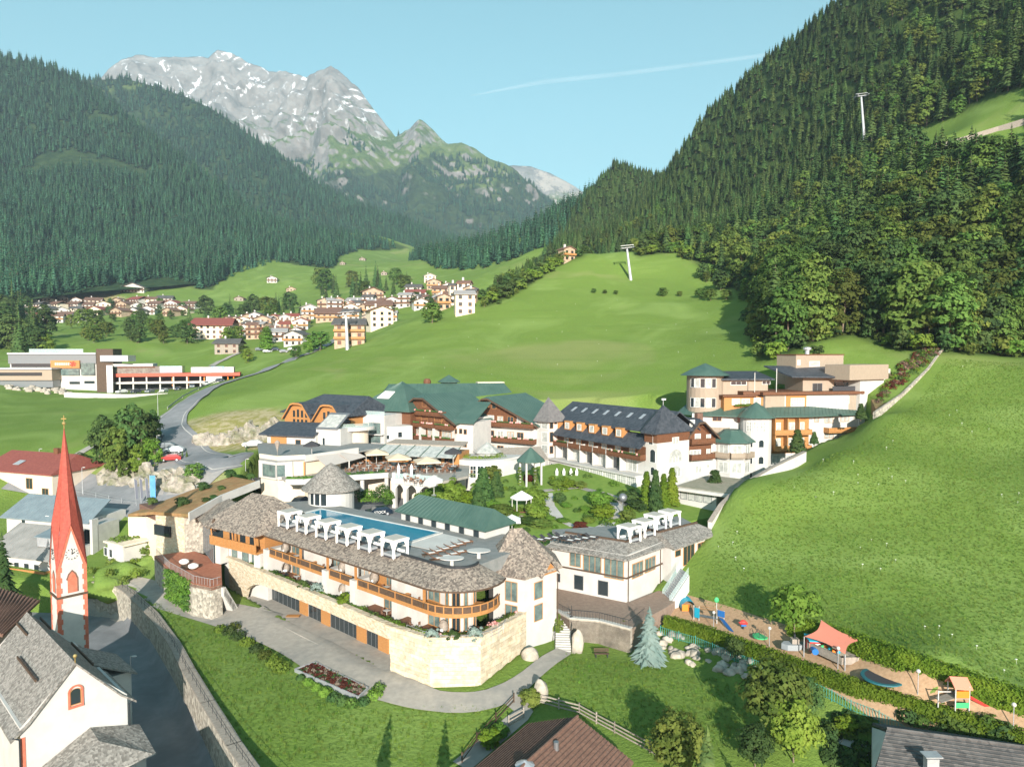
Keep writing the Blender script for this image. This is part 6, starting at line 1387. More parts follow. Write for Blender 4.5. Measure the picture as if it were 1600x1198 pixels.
# ------------------------------------------------------------------ roads and paths draped on the ground
def ribbon(name, pts, widths, mat, lift=.06, step=1.2, world=False):
    P = [Vector(p[:2]) if world else Vector(ghit(*p)[:2]) for p in pts]
    if not isinstance(widths, (list, tuple)): widths = [widths] * len(P)
    Q, Wd = [], []
    for i in range(len(P) - 1):       # Catmull-Rom through the points
        p0, p1, p2, p3 = P[max(i - 1, 0)], P[i], P[i + 1], P[min(i + 2, len(P) - 1)]; n = max(2, int((p2 - p1).length / step))
        for k in range(n):
            t = k / n; Q.append(.5 * ((2 * p1) + (p2 - p0) * t + (2 * p0 - 5 * p1 + 4 * p2 - p3) * t * t + (3 * p1 - p0 - 3 * p2 + p3) * t ** 3)); Wd.append(widths[i] * (1 - t) + widths[i + 1] * t)
    Q.append(P[-1]); Wd.append(widths[-1]); V, Fc = [], []; m = 7
    for i, q in enumerate(Q):
        d = (Q[min(i + 1, len(Q) - 1)] - Q[max(i - 1, 0)]).normalized(); n = Vector((-d.y, d.x))
        for k in range(m): r = q + n * Wd[i] * (k / (m - 1) - .5); V.append((r.x, r.y, gh(r.x, r.y) + lift))
    for i in range(len(Q) - 1):
        for k in range(m - 1): a = i * m + k; Fc.append((a, a + 1, a + m + 1, a + m))
    mb = MB(); mb.add(V, Fc); return mb.build(name, mat, kind='structure', smooth=True), Q
_, RQ = ribbon('road', [(-22, 50), (-30, 62), (-36.8, 72), (-43.2, 81), (-49.8, 90), (-56, 98), (-64, 104.5), (-80, 107), (-100, 107)], 9.6, M_asph, world=True)
_, MQ = ribbon('road', [(545, 520), (500, 545), (455, 562), (420, 577), (375, 592), (330, 607), (292, 632), (268, 655), (265, 676), (292, 702), (345, 724), (405, 742)], [6, 6, 6, 6, 6.5, 7, 7.5, 8, 9, 9, 8, 8], M_asph, lift=.35, step=2.5)
ribbon('road', [(20, 748), (80, 756), (130, 765), (215, 783), (290, 797)], 8.0, M_asph, lift=.15, step=2)
ribbon('parking_area', [(228, 688), (262, 708), (300, 728), (345, 742)], [7, 12, 14, 8], pm('pale_parking_asphalt', (.33, .31, .29), (.27, .26, .25), .5, .9), lift=.22, step=2)
ribbon('path', [(140, 911), (175, 911), (210, 917), (265, 936), (330, 955), (395, 972)], [4.5, 4.5, 5, 5.5, 6, 7], M_pave)
ribbon('path', [(380, 965), (430, 978), (480, 1000), (530, 1028), (575, 1055), (620, 1078), (680, 1096), (745, 1097), (790, 1083), (830, 1055), (882, 1018)], [7, 8.5, 8.5, 8.5, 8, 5, 3.4, 3.2, 3, 2.2, 2], M_pave, lift=.16)
ribbon('path', [(785, 1083), (805, 1098), (818, 1112), (800, 1130), (765, 1160), (720, 1198)], 2.0, M_pave, lift=.12)
ribbon('path', [(160, 690), (130, 706), (110, 718), (96, 733)], 1.8, M_pave, lift=.25); ribbon('path', [(330, 573), (352, 562), (380, 550)], 3, M_pave, lift=.4)
# pale edge lines on the main road
for s_ in (-1, 1):
    mb = MB(); V = []
    for i, q in enumerate(MQ):
        d = (MQ[min(i + 1, len(MQ) - 1)] - MQ[max(i - 1, 0)]).normalized(); n = Vector((-d.y, d.x)) * s_ * 3.0
        for o in (0, .22): r = q + n + n.normalized() * o; V.append((r.x, r.y, gh(r.x, r.y) + .42))
    mb.add(V, [(2 * i, 2 * i + 1, 2 * i + 3, 2 * i + 2) for i in range(len(MQ) - 1)]); mb.build('road_marking', M_concrete, kind='structure')
# ------------------------------------------------------------------ church
ch = thing('church', 'small white church with steep grey shingle roof and arched red-framed gable window', 'church', (-44, 70, 0))
f = Fr((-43.0, 60.6), (-37.0, 66.8)); L = f.L; D = 17.5
mb = MB(); f.box(mb, 0, L, 0, D, -.2, 8.9); mb.add([f.p(0, 0, 8.9), f.p(L, 0, 8.9), f.p(L / 2, 0, 13.2)], [(0, 1, 2)]); mb.add([f.p(0, D, 8.9), f.p(L / 2, D, 13.2), f.p(L, D, 8.9)], [(0, 1, 2)]); mb.build('wall', M_white, ch)
prof = [(-.75, 8.1), (.6, 9.2), (L / 2, 13.45), (L - .6, 9.2), (L + .75, 8.1)]; mb = MB()
for (u0, z0), (u1, z1) in zip(prof[:-1], prof[1:]): mb.slab([f.p(u0, -.25, z0), f.p(u1, -.25, z1), f.p(u1, D + .3, z1), f.p(u0, D + .3, z0)], .22)
r = mb.build('roof', M_shingd, ch)
for s in (0, 1):
    for k, (t0, t1, ww) in enumerate(((.2, .62, 0.55), (.75, 1.0, .25))):
        u = (L / 2) * (1 - ww) if s == 0 else L / 2 + (L / 2) * ww; z = 13.72 - (13.45 - 9.2) * ww * .98
        MB().slab([f.p(u, D * t0, z), f.p(u, D * t1, z), f.p(u + .12, D * t1, z), f.p(u + .12, D * t0, z)], .25).build('snow_guard', M_dkwood, r)
M_pink = pm('pink_red_trim', (.50, .13, .075), (.58, .18, .11), 2, .85)
w = put_win(ch, f, L / 2, 0, 9.55, .75, 1.15, 'arch-wood-dark'); mb = MB(); f.box(mb, L / 2 - .62, L / 2 - .46, -.12, 0, 9.3, 10.8); f.box(mb, L / 2 + .46, L / 2 + .62, -.12, 0, 9.3, 10.8); f.box(mb, L / 2 - .62, L / 2 + .62, -.14, 0, 9.2, 9.4)
for i in range(8):
    a, b = math.pi * i / 8, math.pi * (i + 1) / 8
    mb.add([f.p(L / 2 + .46 * math.cos(a), -.12, 10.75 + .42 * math.sin(a)), f.p(L / 2 + .64 * math.cos(a), -.12, 10.75 + .6 * math.sin(a)), f.p(L / 2 + .64 * math.cos(b), -.12, 10.75 + .6 * math.sin(b)), f.p(L / 2 + .46 * math.cos(b), -.12, 10.75 + .42 * math.sin(b))], [(0, 1, 2, 3)])
mb.build('window_surround', M_pink, ch)
mb = MB()
for u in (-.1, L + .1): mb.tube(f.p(u, -.2, 0), f.p(u, -.2, 8.0), .07, n=6); mb.tube(f.p(u, -.2, 8.0), f.p(u + (.5 if u > 0 else -.5), -.2, 8.3), .07, n=6)
mb.build('downpipe', M_dmetal, ch); q = f.p(L / 2, -.2, 13.4); mb = MB().tube(q, q + Vector((0, 0, .5)), .05); mb.blob(q + Vector((0, 0, .65)), .17, .17, .2, rough=0); mb.build('finial', pm('gilded_metal', (.7, .5, .2), None, rough=.35, metal=.8), ch)
mb = MB(); f.box(mb, 0, .35, -.05, .0, 0, 8.0); mb.build('corner_stripe', M_pink, ch)
g = Fr(f.q(L, 9), f.q(L, 15)); mb = MB(); g.box(mb, 0, g.L, -3.2, 0, -.2, 7.2); mb.build('side_chapel', M_white, ch); mb = MB().slab([g.p(-.5, -3.7, 7.0), g.p(g.L + .4, -3.7, 7.0), g.p(g.L + .4, .8, 9.4), g.p(-.5, .8, 9.4)], .2); mb.build('chapel_roof', M_shingd, ch)
po = Fr(f.q(1.6, -4.2), f.q(L + .6, -4.2)); mb = MB(); po.box(mb, .3, po.L - .3, 0.3, 4.2, -.2, 4.6); mb.build('porch_wall', M_white, ch); mb = MB(); pa0, pa1, pb0, pb1 = po.p(-.4, -.4, 4.4), po.p(po.L + .4, -.4, 4.4), po.p(-.4, 4.1, 4.7), po.p(po.L + .4, 4.1, 5.6); rg0 = po.p(po.L * .5, 1.6, 6.6); rg1 = po.p(po.L * .5, 4.15, 6.9)
mb.add([pa0, pa1, rg0], [(0, 1, 2)]); mb.add([pa1, pb1, rg1, rg0], [(0, 1, 2, 3)]); mb.add([pb0, pa0, rg0, rg1], [(0, 1, 2, 3)]); mb.build('porch_roof', M_shingd, ch)
# tower
tw = thing('church_tower', 'white church tower with red quoins, clock and tall red pointed spire', 'church tower', (-55, 83, 0))
c = Vector((-53.4, 84.4)); a = 1.52; d, n = f.d, f.n
def tp(u, w, z): q = c + d * u - n * w; return Vector((q.x, q.y, z))
cs = [(-a, -a), (a, -a), (a, a), (-a, a)]
mb = MB().prism([tuple(tp(u, w, 0))[:2] for u, w in cs], -.2, 16.2)
gs = [(0, -a), (a, 0), (0, a), (-a, 0)]
for i in range(4): mb.add([tp(*cs[i], 16.2), tp(*cs[(i + 1) % 4], 16.2), tp(*gs[i], 21.0)], [(0, 1, 2)])
mb.build('wall', M_white, tw)
M_spire = pm('red_spire_shingles', (.31, .06, .042), (.38, .085, .056), 5, .7, bump=.2, tex='voronoi', lo=0, hi=1, bscale=.04)
k = 1.07; mb = MB(); T_ = tp(0, 0, 32.8)
for i in range(4):
    g0 = tp(gs[i][0] * k, gs[i][1] * k, 21.35); c1 = tp(cs[(i + 1) % 4][0] * k, cs[(i + 1) % 4][1] * k, 15.9); g1 = tp(gs[(i + 1) % 4][0] * k, gs[(i + 1) % 4][1] * k, 21.35); 
    for q0, q1 in ((g0, c1), (c1, g1)):   # concave sweep: narrow quickly, then a needle
        m0, m1 = q0.lerp(T_, .30), q1.lerp(T_, .38); ax = tp(0, 0, 0)
        for m_ in (m0, m1): m_.x = ax.x + (m_.x - ax.x) * .86; m_.y = ax.y + (m_.y - ax.y) * .86
        mb.add([q0, q1, m1, m0], [(0, 1, 2, 3)]); mb.add([m0, m1, T_], [(0, 1, 2)])
sp = mb.build('spire', M_spire, tw)
mb = MB().tube(T_ - Vector((0, 0, .3)), T_ + Vector((0, 0, 1.3)), .05); mb.blob(T_ + Vector((0, 0, .35)), .2, .2, .22, rough=0); mb.box(T_.x - .3, T_.x + .3, T_.y - .04, T_.y + .04, T_.z + .85, T_.z + .95); mb.build('cross', MATS['gilded_metal'], sp)
for fi in range(2):
    F2 = Fr(tuple(tp(-a, -a, 0))[:2], tuple(tp(a, -a, 0))[:2]) if fi == 0 else Fr(tuple(tp(-a, a, 0))[:2], tuple(tp(-a, -a, 0))[:2])
    mb = MB()
    for k_ in range(26):
        z = .2 + k_ * .62; wq = .46 if k_ % 2 else .3; F2.box(mb, -.03, wq, -.05, .0, z, z + .6); F2.box(mb, 2 * a - wq, 2 * a + .03, -.05, .0, z, z + .6)
    mb.build('quoins', M_pink, tw); mb = MB(); F2.box(mb, -.12, 2 * a + .12, -.14, 0, 12.6, 12.85); mb.build('cornice', M_dkwood, tw)
    mb = MB(); wz = [(-.5, 13.1), (.5, 13.1), (.5, 14.6), (.32, 15.2), (0, 15.6), (-.32, 15.2), (-.5, 14.6)]; mb.add([F2.p(a + u, -.04, z) for u, z in wz], [range(7)]); mb.build('belfry_shutter', M_pink, tw)
    mb = MB(); wo = [(u * 1.3, 13.1 + (z - 13.1) * 1.09) for u, z in wz]
    for i in range(1, 6): mb.add([F2.p(a + wz[i][0], -.03, wz[i][1]), F2.p(a + wo[i][0], -.03, wo[i][1]), F2.p(a + wo[i + 1][0], -.03, wo[i + 1][1]), F2.p(a + wz[i + 1][0], -.03, wz[i + 1][1])], [(0, 1, 2, 3)])
    mb.build('belfry_surround', M_terra, tw)
    ck = MB(); ck.add([F2.p(a + .7 * math.cos(t * math.pi / 12), -.05, 17.7 + .7 * math.sin(t * math.pi / 12)) for t in range(24)], [range(24)]); ck = ck.build('clock_face', M_white, tw)
    mb = MB()
    for h_ in range(12): an = h_ * math.pi / 6; mb.tube(F2.p(a + .52 * math.cos(an), -.07, 17.7 + .52 * math.sin(an)), F2.p(a + .67 * math.cos(an), -.07, 17.7 + .67 * math.sin(an)), .045, n=4)
    mb.tube(F2.p(a, -.09, 17.7), F2.p(a + .1, -.09, 18.25), .04, n=4); mb.tube(F2.p(a, -.09, 17.7), F2.p(a + .32, -.09, 17.9), .05, n=4); mb.build('clock_hands', M_dmetal, ck)
    mb = MB()
    for s_ in (-1, 1): mb.add([F2.p(a + s_ * a * 1.02, -.06, 16.1), F2.p(a, -.06, 21.2), F2.p(a, -.06, 20.6), F2.p(a + s_ * a * .8, -.06, 16.1)], [(0, 1, 2, 3)])
    mb.build('gable_trim', M_pink, tw)
# road wall of rubble stone
rw = thing('road_retaining_wall', 'tall curving rubble stone retaining wall between church road and lawn', 'wall', (-50, 97, 0)); mb, cm = MB(), MB()
for p, q in zip(ROADWALL[:-1], ROADWALL[1:]):
    f2 = Fr(p, q); f2.box(mb, -.03, f2.L + .03, -.1, 1.1, -.5, 4.75); f2.box(cm, -.05, f2.L + .05, -.2, 1.2, 4.754, 4.9)
mb.build('masonry', M_rubble, rw); cm.build('coping', M_greywood, rw); mb = MB()
for p, q in zip(ROADWALL[:-1], ROADWALL[1:]):
    f2 = Fr(p, q); n_ = max(2, int(f2.L / 1.6))
    for i in range(n_): mb.tube(f2.p(f2.L * i / n_, .2, 5.1), f2.p(f2.L * i / n_, .2, 6.0), .025, n=4)
    for z in (5.5, 5.95): mb.tube(f2.p(0, .2, z), f2.p(f2.L, .2, z), .02, n=4)
mb.build('railing', M_dmetal, rw)
# street lamps: (base px,py, height m, ground from ray)
def lamp(px_, py_, h, label, z=None, Y=None):
    p = gz(px_, py_, z) if z is not None else (gy(px_, py_, Y) if Y else ghit(px_, py_)); t = thing('street_lamp', label, 'street lamp', p, 'street lamps'); MB().tube(p, p + Vector((0, 0, h)), .07, .045, 8).build('pole', M_galv, t)
    mb = MB().tube(p + Vector((0, 0, h)), p + Vector((.35, -.1, h + .06)), .035); mb.build('arm', M_galv, t); MB().blob(p + Vector((.5, -.12, h + .05)), .32, .16, .09, rough=0).build('lamp_head', M_white, t); return t
lamp(206, 1112, 6.6, 'slim steel street lamp standing beside the church road', z=0.1); lamp(129, 771, 5.5, 'white street lamp on the lower road left of the rock bank', z=11.8); lamp(255, 775, 5.5, 'white street lamp beside the blue banner', z=12.3); lamp(246, 722, 6.0, 'white street lamp among the parked cars', Y=158); lamp(62, 728, 4.0, 'lamp post behind the beige house roof', Y=164); lamp(384, 742, 3.2, 'short signpost lamp at the road junction', Y=141); lamp(247, 652, 7, 'street lamp left of the main road bend', Y=196)
x = thing('info_board', 'small white notice board on a post beside the church lawn', 'sign', gz(198, 1180, 0)); p = gz(198, 1188, 0); MB().box(p.x - .8, p.x + .8, p.y - .04, p.y + .04, 1.1, 1.9).build('board', M_white, x); MB().tube(p + Vector((.7, .06, 0)), p + Vector((.7, .06, 2)), .05).build('post', M_gmetal, x)
ribbon('lawn', [(-36.0, 64.0), (-39.0, 70), (-43.5, 76), (-48, 81.5)], [2.0, 2.6, 2.6, 1.5], MATS['garden_lawn'], lift=.12, world=True)
# ------------------------------------------------------------------ houses behind the church
t, f = block('beige_house', 'beige plastered house with dark red roof and skylight behind the spire', at(-30, 156), at(77, 149), 12, 4, 15.6, M_beige); mb = MB().slab([f.p(-1, -.7, 15.6), f.p(f.L + .5, -.7, 15.6), f.p(f.L - 1.2, 7, 18.8), f.p(-1, 7, 18.8)], .25); mb.slab([f.p(-1, 7, 18.8), f.p(f.L - 1.2, 7, 18.8), f.p(f.L + .5, 13, 15.8), f.p(-1, 13, 15.8)], .25); mb.slab([f.p(f.L + .5, -.7, 15.6), f.p(f.L + .5, 13, 15.8), f.p(f.L - 1.2, 7, 18.8)], .25); r = mb.build('roof', M_redtile, t)
pwin(t, f, [(41, 747, 51, 763), (0, 771, 24, 787), (66, 763, 76, 777)], 'wood-dark'); u, _ = f.uz(14, 742); MB().slab([f.p(u - .9, 1.5, 16.75), f.p(u + .9, 1.5, 16.75), f.p(u + .9, 3.2, 17.45), f.p(u - .9, 3.2, 17.45)], .08).build('skylight', M_galv, r); mb = MB(); f.box(mb, f.L * .62, f.L * .68, 6.5, 7.3, 18, 19.9); mb.build('chimney', M_brown, r)
t, f = block('metal_roofed_house', 'white house with ribbed blue-grey metal roof just behind the church spire', at(3, 131), at(128, 126), 9, 1, 11.4, M_white); mb = MB().slab([f.p(-.4, -1.0, 11.0), f.p(f.L + 1.4, -1.0, 11.0), f.p(f.L + .6, 5, 14.2), f.p(-.4, 5, 14.2)], .2); M_bluem = pm('blue_grey_metal', (.16, .20, .22), (.20, .25, .27), .6, .5); r = mb.build('roof', M_bluem, t); seams(f, [(f.p(-.4, -1, 11), f.p(f.L + 1.4, -1, 11), f.p(-.4, 5, 14.2), f.p(f.L + .6, 5, 14.2))], r, M_bluem, .75)
pwin(t, f, [(34, 812, 40, 820), (72, 806, 76, 812), (111, 801, 116, 808)], 'dark-plain'); g = Fr(f.q(f.L, -1.2), f.q(f.L + 3.6, -1.0)); mb = MB(); g.box(mb, 0, g.L, 0, 5, 1, 11.0); mb.build('stair_tower', M_concrete, t); mb = MB(); g.box(mb, g.L - .5, g.L, -1.2, .2, 1, 12.2); mb.build('white_pier', M_white, t); put_win(t, g, 1.4, 0, 4, 2.2, 6, 'metal-fine-dark')
t, f = block('grey_roofed_house', 'white house with weathered grey roof and wooden balconies left of the tower', at(-25, 120), at(72, 116), 9, -.2, 7.6, M_white); mb = MB().slab([f.p(-.5, -1.2, 7.4), f.p(f.L + .8, -1.2, 7.4), f.p(f.L + .6, 6, 11.0), f.p(-.5, 6, 11.0)], .2); r = mb.build('roof', pm('weathered_sheet', (.22, .215, .20), (.30, .29, .27), .5, .7), t); seams(f, [(f.p(-.5, -1.2, 7.4), f.p(f.L + .8, -1.2, 7.4), f.p(-.5, 6, 11), f.p(f.L + .6, 6, 11))], r, MATS['weathered_sheet'], 1.0)
for z in (1.6, 4.5): balcony(t, f, .3, f.L - .2, 0, -1.2, z, M_orange, M_orange)
for i in range(5):
    for z in (1.7, 4.6): put_win(t, f, 1.6 + i * 2.2, 0, z, 1.1, 1.5, 'dark')
mb = MB(); f.box(mb, f.L - 4.5, f.L - .5, 1.2, 4.5, 8.8, 10.4); x = mb.build('dormer', M_galv, r); MB().slab([f.p(f.L - 4.8, .9, 10.5), f.p(f.L - .2, .9, 10.5), f.p(f.L - .2, 5, 11.4), f.p(f.L - 4.8, 5, 11.4)], .12).build('dormer_roof', M_bluem, x)
rt = thing('red_tiled_house', 'house with rows of dark red roof tiles at the left edge beside the church', 'house', (-66, 86, 0)); Q = [gy(-60, 900, 96), gy(62, 938, 90), gy(4, 992, 81), gy(-70, 975, 84)]; mb = MB().slab(Q, .25); r = mb.build('roof', M_terra, rt); mb = MB(); up = Vector((0, 0, .1))
for i in range(24): p0, p1 = Q[0].lerp(Q[1], i / 23) + up, Q[3].lerp(Q[2], i / 23) + up; mb.tube(p0, p1, .1, n=5)
mb.build('tile_rows', M_terra, r); mb = MB().prism([tuple(q)[:2] for q in (Q[0].lerp(Q[2], .06), Q[1].lerp(Q[3], .1), Q[2].lerp(Q[0], .12), Q[3].lerp(Q[1], .08))], -.2, min(q.z for q in Q) - .4); mb.build('wall', M_greywood, rt)
# hut with grass roof and grassy mound
t, f = block('grass_roofed_hut', 'small cream hut with grass roof beside the grassy mound', at(161, 118), at(186, 115.5), 5, 3, 9.6, M_white); mb = MB(); f.box(mb, -.4, f.L + .6, -.5, 5.4, 9.6, 9.9); r = mb.build('roof', M_cream, t); clumps('roof_grass', 'grass growing on the small cream hut', 'plants', [tuple(f.p(u, w, 9.85)) for u in (.4, 1.2, 2, 2.7) for w in (.5, 1.5, 2.5, 3.6, 4.5)], .5, [L_grass], seed=23, nl=60); pwin(t, f, [(163, 855, 168, 867), (171, 858, 176, 870)], 'dark-plain')
mb = MB()
mp_ = gz(182, 905, 5); mb.blob((mp_.x, mp_.y + 2, 4.0), 4.6, 6, 2.9, 3, .5, 26, 16, fr=1.8); mb.blob((mp_.x + 2.5, mp_.y + 10, 5.2), 4.8, 6.5, 3.2, 5, .5, 26, 16, fr=1.8); mb.build('mound', M_ground, smooth=True, kind='structure')
rng = np.random.default_rng(77); clumps('mound_shrubs', 'rough grass and low shrubs over the mound beside the church tower', 'plants', [(mp_.x + rng.normal() * 2.6, mp_.y + 2 + rng.uniform(-4, 9), 5.0 + rng.uniform(0, 1.6)) for i in range(46)], .9, [L_grass, L_light, L_grass], seed=78, nl=90, leaf=.2)
# ------------------------------------------------------------------ entrance group at the left end of the front wing
en = thing('entrance_hall', 'hotel entrance hall with limestone block, glazed foyer and black screen', 'building', (-54, 113, 8))
sb = Fr(at(238, 116), at(283, 112.5)); mb = MB(); sb.box(mb, 0, sb.L, 0, 5, 4, 15.2); mb.build('stone_block', M_stone, en)
_b = Fr(sb.q(sb.L, 0), sb.q(sb.L + 1.2, 2.5)); mb = MB(); _b.box(mb, 0, _b.L, 0, 2, 4, 14.9); mb.build('stone_return', M_rubble, en)
u0, z1 = sb.uz(243, 818); u1, z0 = sb.uz(268, 839); mb = MB(); sb.box(mb, u0, u1, -.3, -.02, z0, z1); s_ = mb.build('screen', M_dmetal, en); mb = MB(); sb.box(mb, u0 + .12, u1 - .12, -.33, -.302, z0 + .12, z1 - .12); mb.build('screen_glass', M_glass, s_)
lw = Fr(at(212, 122), at(239, 116.2)); mb = MB(); lw.box(mb, 0, lw.L, 0, 4, 3, 13.6); mb.build('low_wall', M_cream, en); mb = MB(); lw.box(mb, 0, lw.L, .1, 4, 13.6, 15.2); mb.build('brick_band', M_terra, en)
gf = Fr(_b.q(_b.L, .3), (-45.4, 106.8)); 
for i in range(5): put_win(en, gf, gf.L * (i + .5) / 5, 0, 9.5, gf.L / 5 - .16, 4.6, 'metal-cross')
mb = MB(); gf.box(mb, 0, gf.L, .05, 3, 9, 14.3); mb.build('foyer', M_glass, en); mb = MB().slab([gf.p(-2.2, -1.0, 14.9), gf.p(gf.L + 1.0, -1.0, 15.2), gf.p(gf.L + 1.5, 4.5, 17.4), gf.p(-1.5, 4.5, 17.0)], .2); mb.build('foyer_roof', M_shing, en)
BRQ = [gy(200, 803, 120), gy(238, 799, 115.6), gy(294, 803, 110.5), gy(345, 775, 119), gy(404, 752, 127), gy(362, 744, 133), gy(300, 765, 128)]
mb = MB().slab(BRQ, .5); br = mb.build('planted_roof', pm('rust_brown_sedum_roof', (.27, .14, .06), (.36, .22, .10), .9, .95, c3=(.20, .15, .06), scale3=.25, bump=.4, bscale=.15), en); MB().prism([tuple(q)[:2] for q in (BRQ[0], sb.p(0, 4, 0), sb.p(sb.L, 4, 0), BRQ[3], BRQ[4], BRQ[5], BRQ[6])], 5, 13.5).build('core_wall', M_cream, en)
mb = MB()
for p, q in ((BRQ[2], BRQ[3]), (BRQ[3], BRQ[4])): mb.slab([p + Vector((0, 0, .25)), q + Vector((0, 0, .25)), q + Vector((.35, -.3, .25)), p + Vector((.35, -.3, .25))], 1.3)
mb.build('roof_fascia', M_white, br)
for i, (a_, b_, s) in enumerate([(318, 765, 1.1), (285, 790, 1.15), (360, 745, 1.1), (392, 748, .8), (322, 785, .7), (334, 781, .7), (346, 766, .7), (238, 787, .9)]):
    # on the sloping roof plane
    v0 = BRQ[1]; nrm = (BRQ[4] - BRQ[1]).cross(BRQ[5] - BRQ[1]); ra, rb_ = ray(a_, b_); dr = Vector((ra, 1, rb_)); tt = (v0 - Vector((0, 0, CZ))).dot(nrm) / dr.dot(nrm); q = Vector((0, 0, CZ)) + dr * tt
    put('shrub', TOP[3], loc=q, scale=(s, s, s * .7), label='dark dwarf pine on the rust-brown roof, %s' % ['on the ridge crest', 'nearest the limestone block', 'by the upper edge', 'at the upper right corner', 'left of the lower pair', 'right of the lower pair', 'in the middle of the slope', 'beside the flag poles'][i], cat='shrub', group='dwarf pines on the planted roof')
pv_ = thing('corner_pavilion', 'hotel corner pavilion with big hipped shingle roof and carved orange balcony on white pillars', 'building', (-40, 106, 9.4)); f = Fr((-45.2, 106.8), (-36.6, 101.2)); L = f.L
mb = MB(); f.box(mb, 0, L, 1.6, 9, 4.5, 12.6); mb.build('wall', M_white, pv_); mb = MB(); f.box(mb, .2, L, 1.2, 9, 12.8, 16.0); mb.build('upper_wall', M_orange, pv_); mb = MB(); f.box(mb, -.3, L + .3, -.6, 1.7, 12.5, 12.78); mb.build('balcony_floor', M_orange, pv_)
rl = MB(); pn = MB(); f.box(rl, -.3, L + .3, -.65, -.53, 13.75, 13.87); f.box(rl, -.3, L + .3, -.65, -.53, 12.6, 12.85)
for i in range(14): f.box(rl, -.3 + (L + .5) * i / 13, -.22 + (L + .5) * i / 13, -.66, -.52, 12.6, 13.9)
f.box(pn, -.25, L + .25, -.6, -.57, 12.85, 13.75); o = rl.build('railing', M_orange, pv_); pn.build('railing_panel', M_orange, o)
for u in (.5, L - .4): mb = MB(); f.box(mb, u - .7, u + .7, .1, 1.5, 9.45, 12.5); mb.build('pillar', M_white, pv_)
for u, wd in ((2.6, 1.2), (5.2, 1.4), (7.4, 1.2)): put_win(pv_, f, u, 1.2, 13.0, wd, 2.0, 'wood-dark'); put_win(pv_, f, u, 1.6, 9.6, wd, 2.2, 'metal-green')
EA = [f.p(-1.0, -1.6, 15.6), f.p(L + 1.2, -1.6, 15.6), f.p(L + 2.8, 8.5, 16.2), f.p(-1.0, 10.5, 16.2)]; r0, r1 = f.p(3.0, 4.6, 19.8), f.p(L - 2.2, 4.6, 19.8); mb = MB(); mb.slab([EA[0], EA[1], r1, r0], .2); mb.slab([EA[1], EA[2], r1], .2); mb.slab([EA[2], EA[3], r0, r1], .2); mb.slab([EA[3], EA[0], r0], .2); mb.build('roof', M_shing, pv_)
for u in (0, L * .5, L): mb = MB(); mb.tube(f.p(u, -.4, 12.8), f.p(u, -.6, 15.4), .12, n=5); mb.build('bracket', M_orange, pv_)
MB().blob(f.p(.9, -.6, 15.5), .5, .5, .8, 2, .6).build('carved_figure', M_dkwood, pv_)
# deck, rubble wall with ivy, stone steps
DK = [tuple(gz(x_, y_, 9.4))[:2] for x_, y_ in [(241, 868), (262, 889), (300, 911), (330, 917), (347, 912)]] + [(-44.2, 106.6), (-46, 109), (-52, 114)]
MB().prism(DK, 8.9, 9.4).build('terrace', pm('red_brown_decking', (.34, .12, .07), (.42, .17, .10), 1.5, .7), kind='structure')
swall('rubble_terrace_wall', 'grey rubble wall below the red deck with ivy and steel railing', [Vector(p + (9.35,)) for p in DK[:5]], .6, 5.2, M_rubble); mb = MB(); x = thing('deck_railing', 'curved steel railing round the red-brown deck', 'railing', DK[1] + (9.4,))
for p, q in zip(DK[:4], DK[1:5]):
    g = Fr(p, q); n_ = max(2, int(g.L / .5))
    for i in range(n_): mb.tube(g.p(g.L * i / n_, .3, 9.4), g.p(g.L * i / n_, .3, 10.4), .02, n=4)
    mb.tube(g.p(0, .3, 10.4), g.p(g.L, .3, 10.4), .035, n=4)
mb.build('bars', M_galv, x)
iv = Fr(DK[1], DK[2]); clumps('ivy', 'thick bright ivy hanging over the rubble wall below the deck', 'plants', [tuple(iv.p(u, -.25, z)) for u in np.arange(.3, iv.L * .9, .7) for z in (5.4, 6.2, 7.0, 7.8, 8.6, 9.1)], .6, [L_light, L_broad], seed=24)
for i, (a_, b_) in enumerate([(288, 882), (302, 889)]): q = gz(a_, b_, 9.4); x = thing('lounge_chair', 'round white lounge chair on the red deck, %s one' % ['first', 'second'][i], 'chair', q, 'round lounge chairs on the deck'); MB().blob(q + Vector((0, 0, .5)), .75, .7, .4, i, .1, 12, 8).build('shell', M_whitefab, x); MB().lathe(tuple(q), [(.5, .03), (.35, .25)], 10).build('base', M_dkwood, x)
q = gz(292, 889, 9.4); x = thing('fire_bowl', 'round brown fire bowl between the two white lounge chairs', 'bowl', q); MB().lathe(tuple(q), [(.4, .02), (.9, .45), (.8, .45), (.1, .2)], 16).build('bowl', M_dkwood, x)
ss = thing('stone_steps', 'narrow stone steps between rubble wall and limestone bastion', 'staircase', gz(365, 950, 5)); a_, b_ = gz(366, 949, 5.1), gz(346, 916, 8.9)
for i in range(16): q = a_.lerp(b_, i / 15); dd = (b_ - a_).to_2d().normalized(); s2 = Vector((-dd.y, dd.x)) * .8; q2 = q.to_2d(); MB().prism([q2 - s2, q2 + s2, q2 + s2 + dd * .45, q2 - s2 + dd * .45], q.z - 1.2, q.z + .05).build('step', M_concrete, ss)
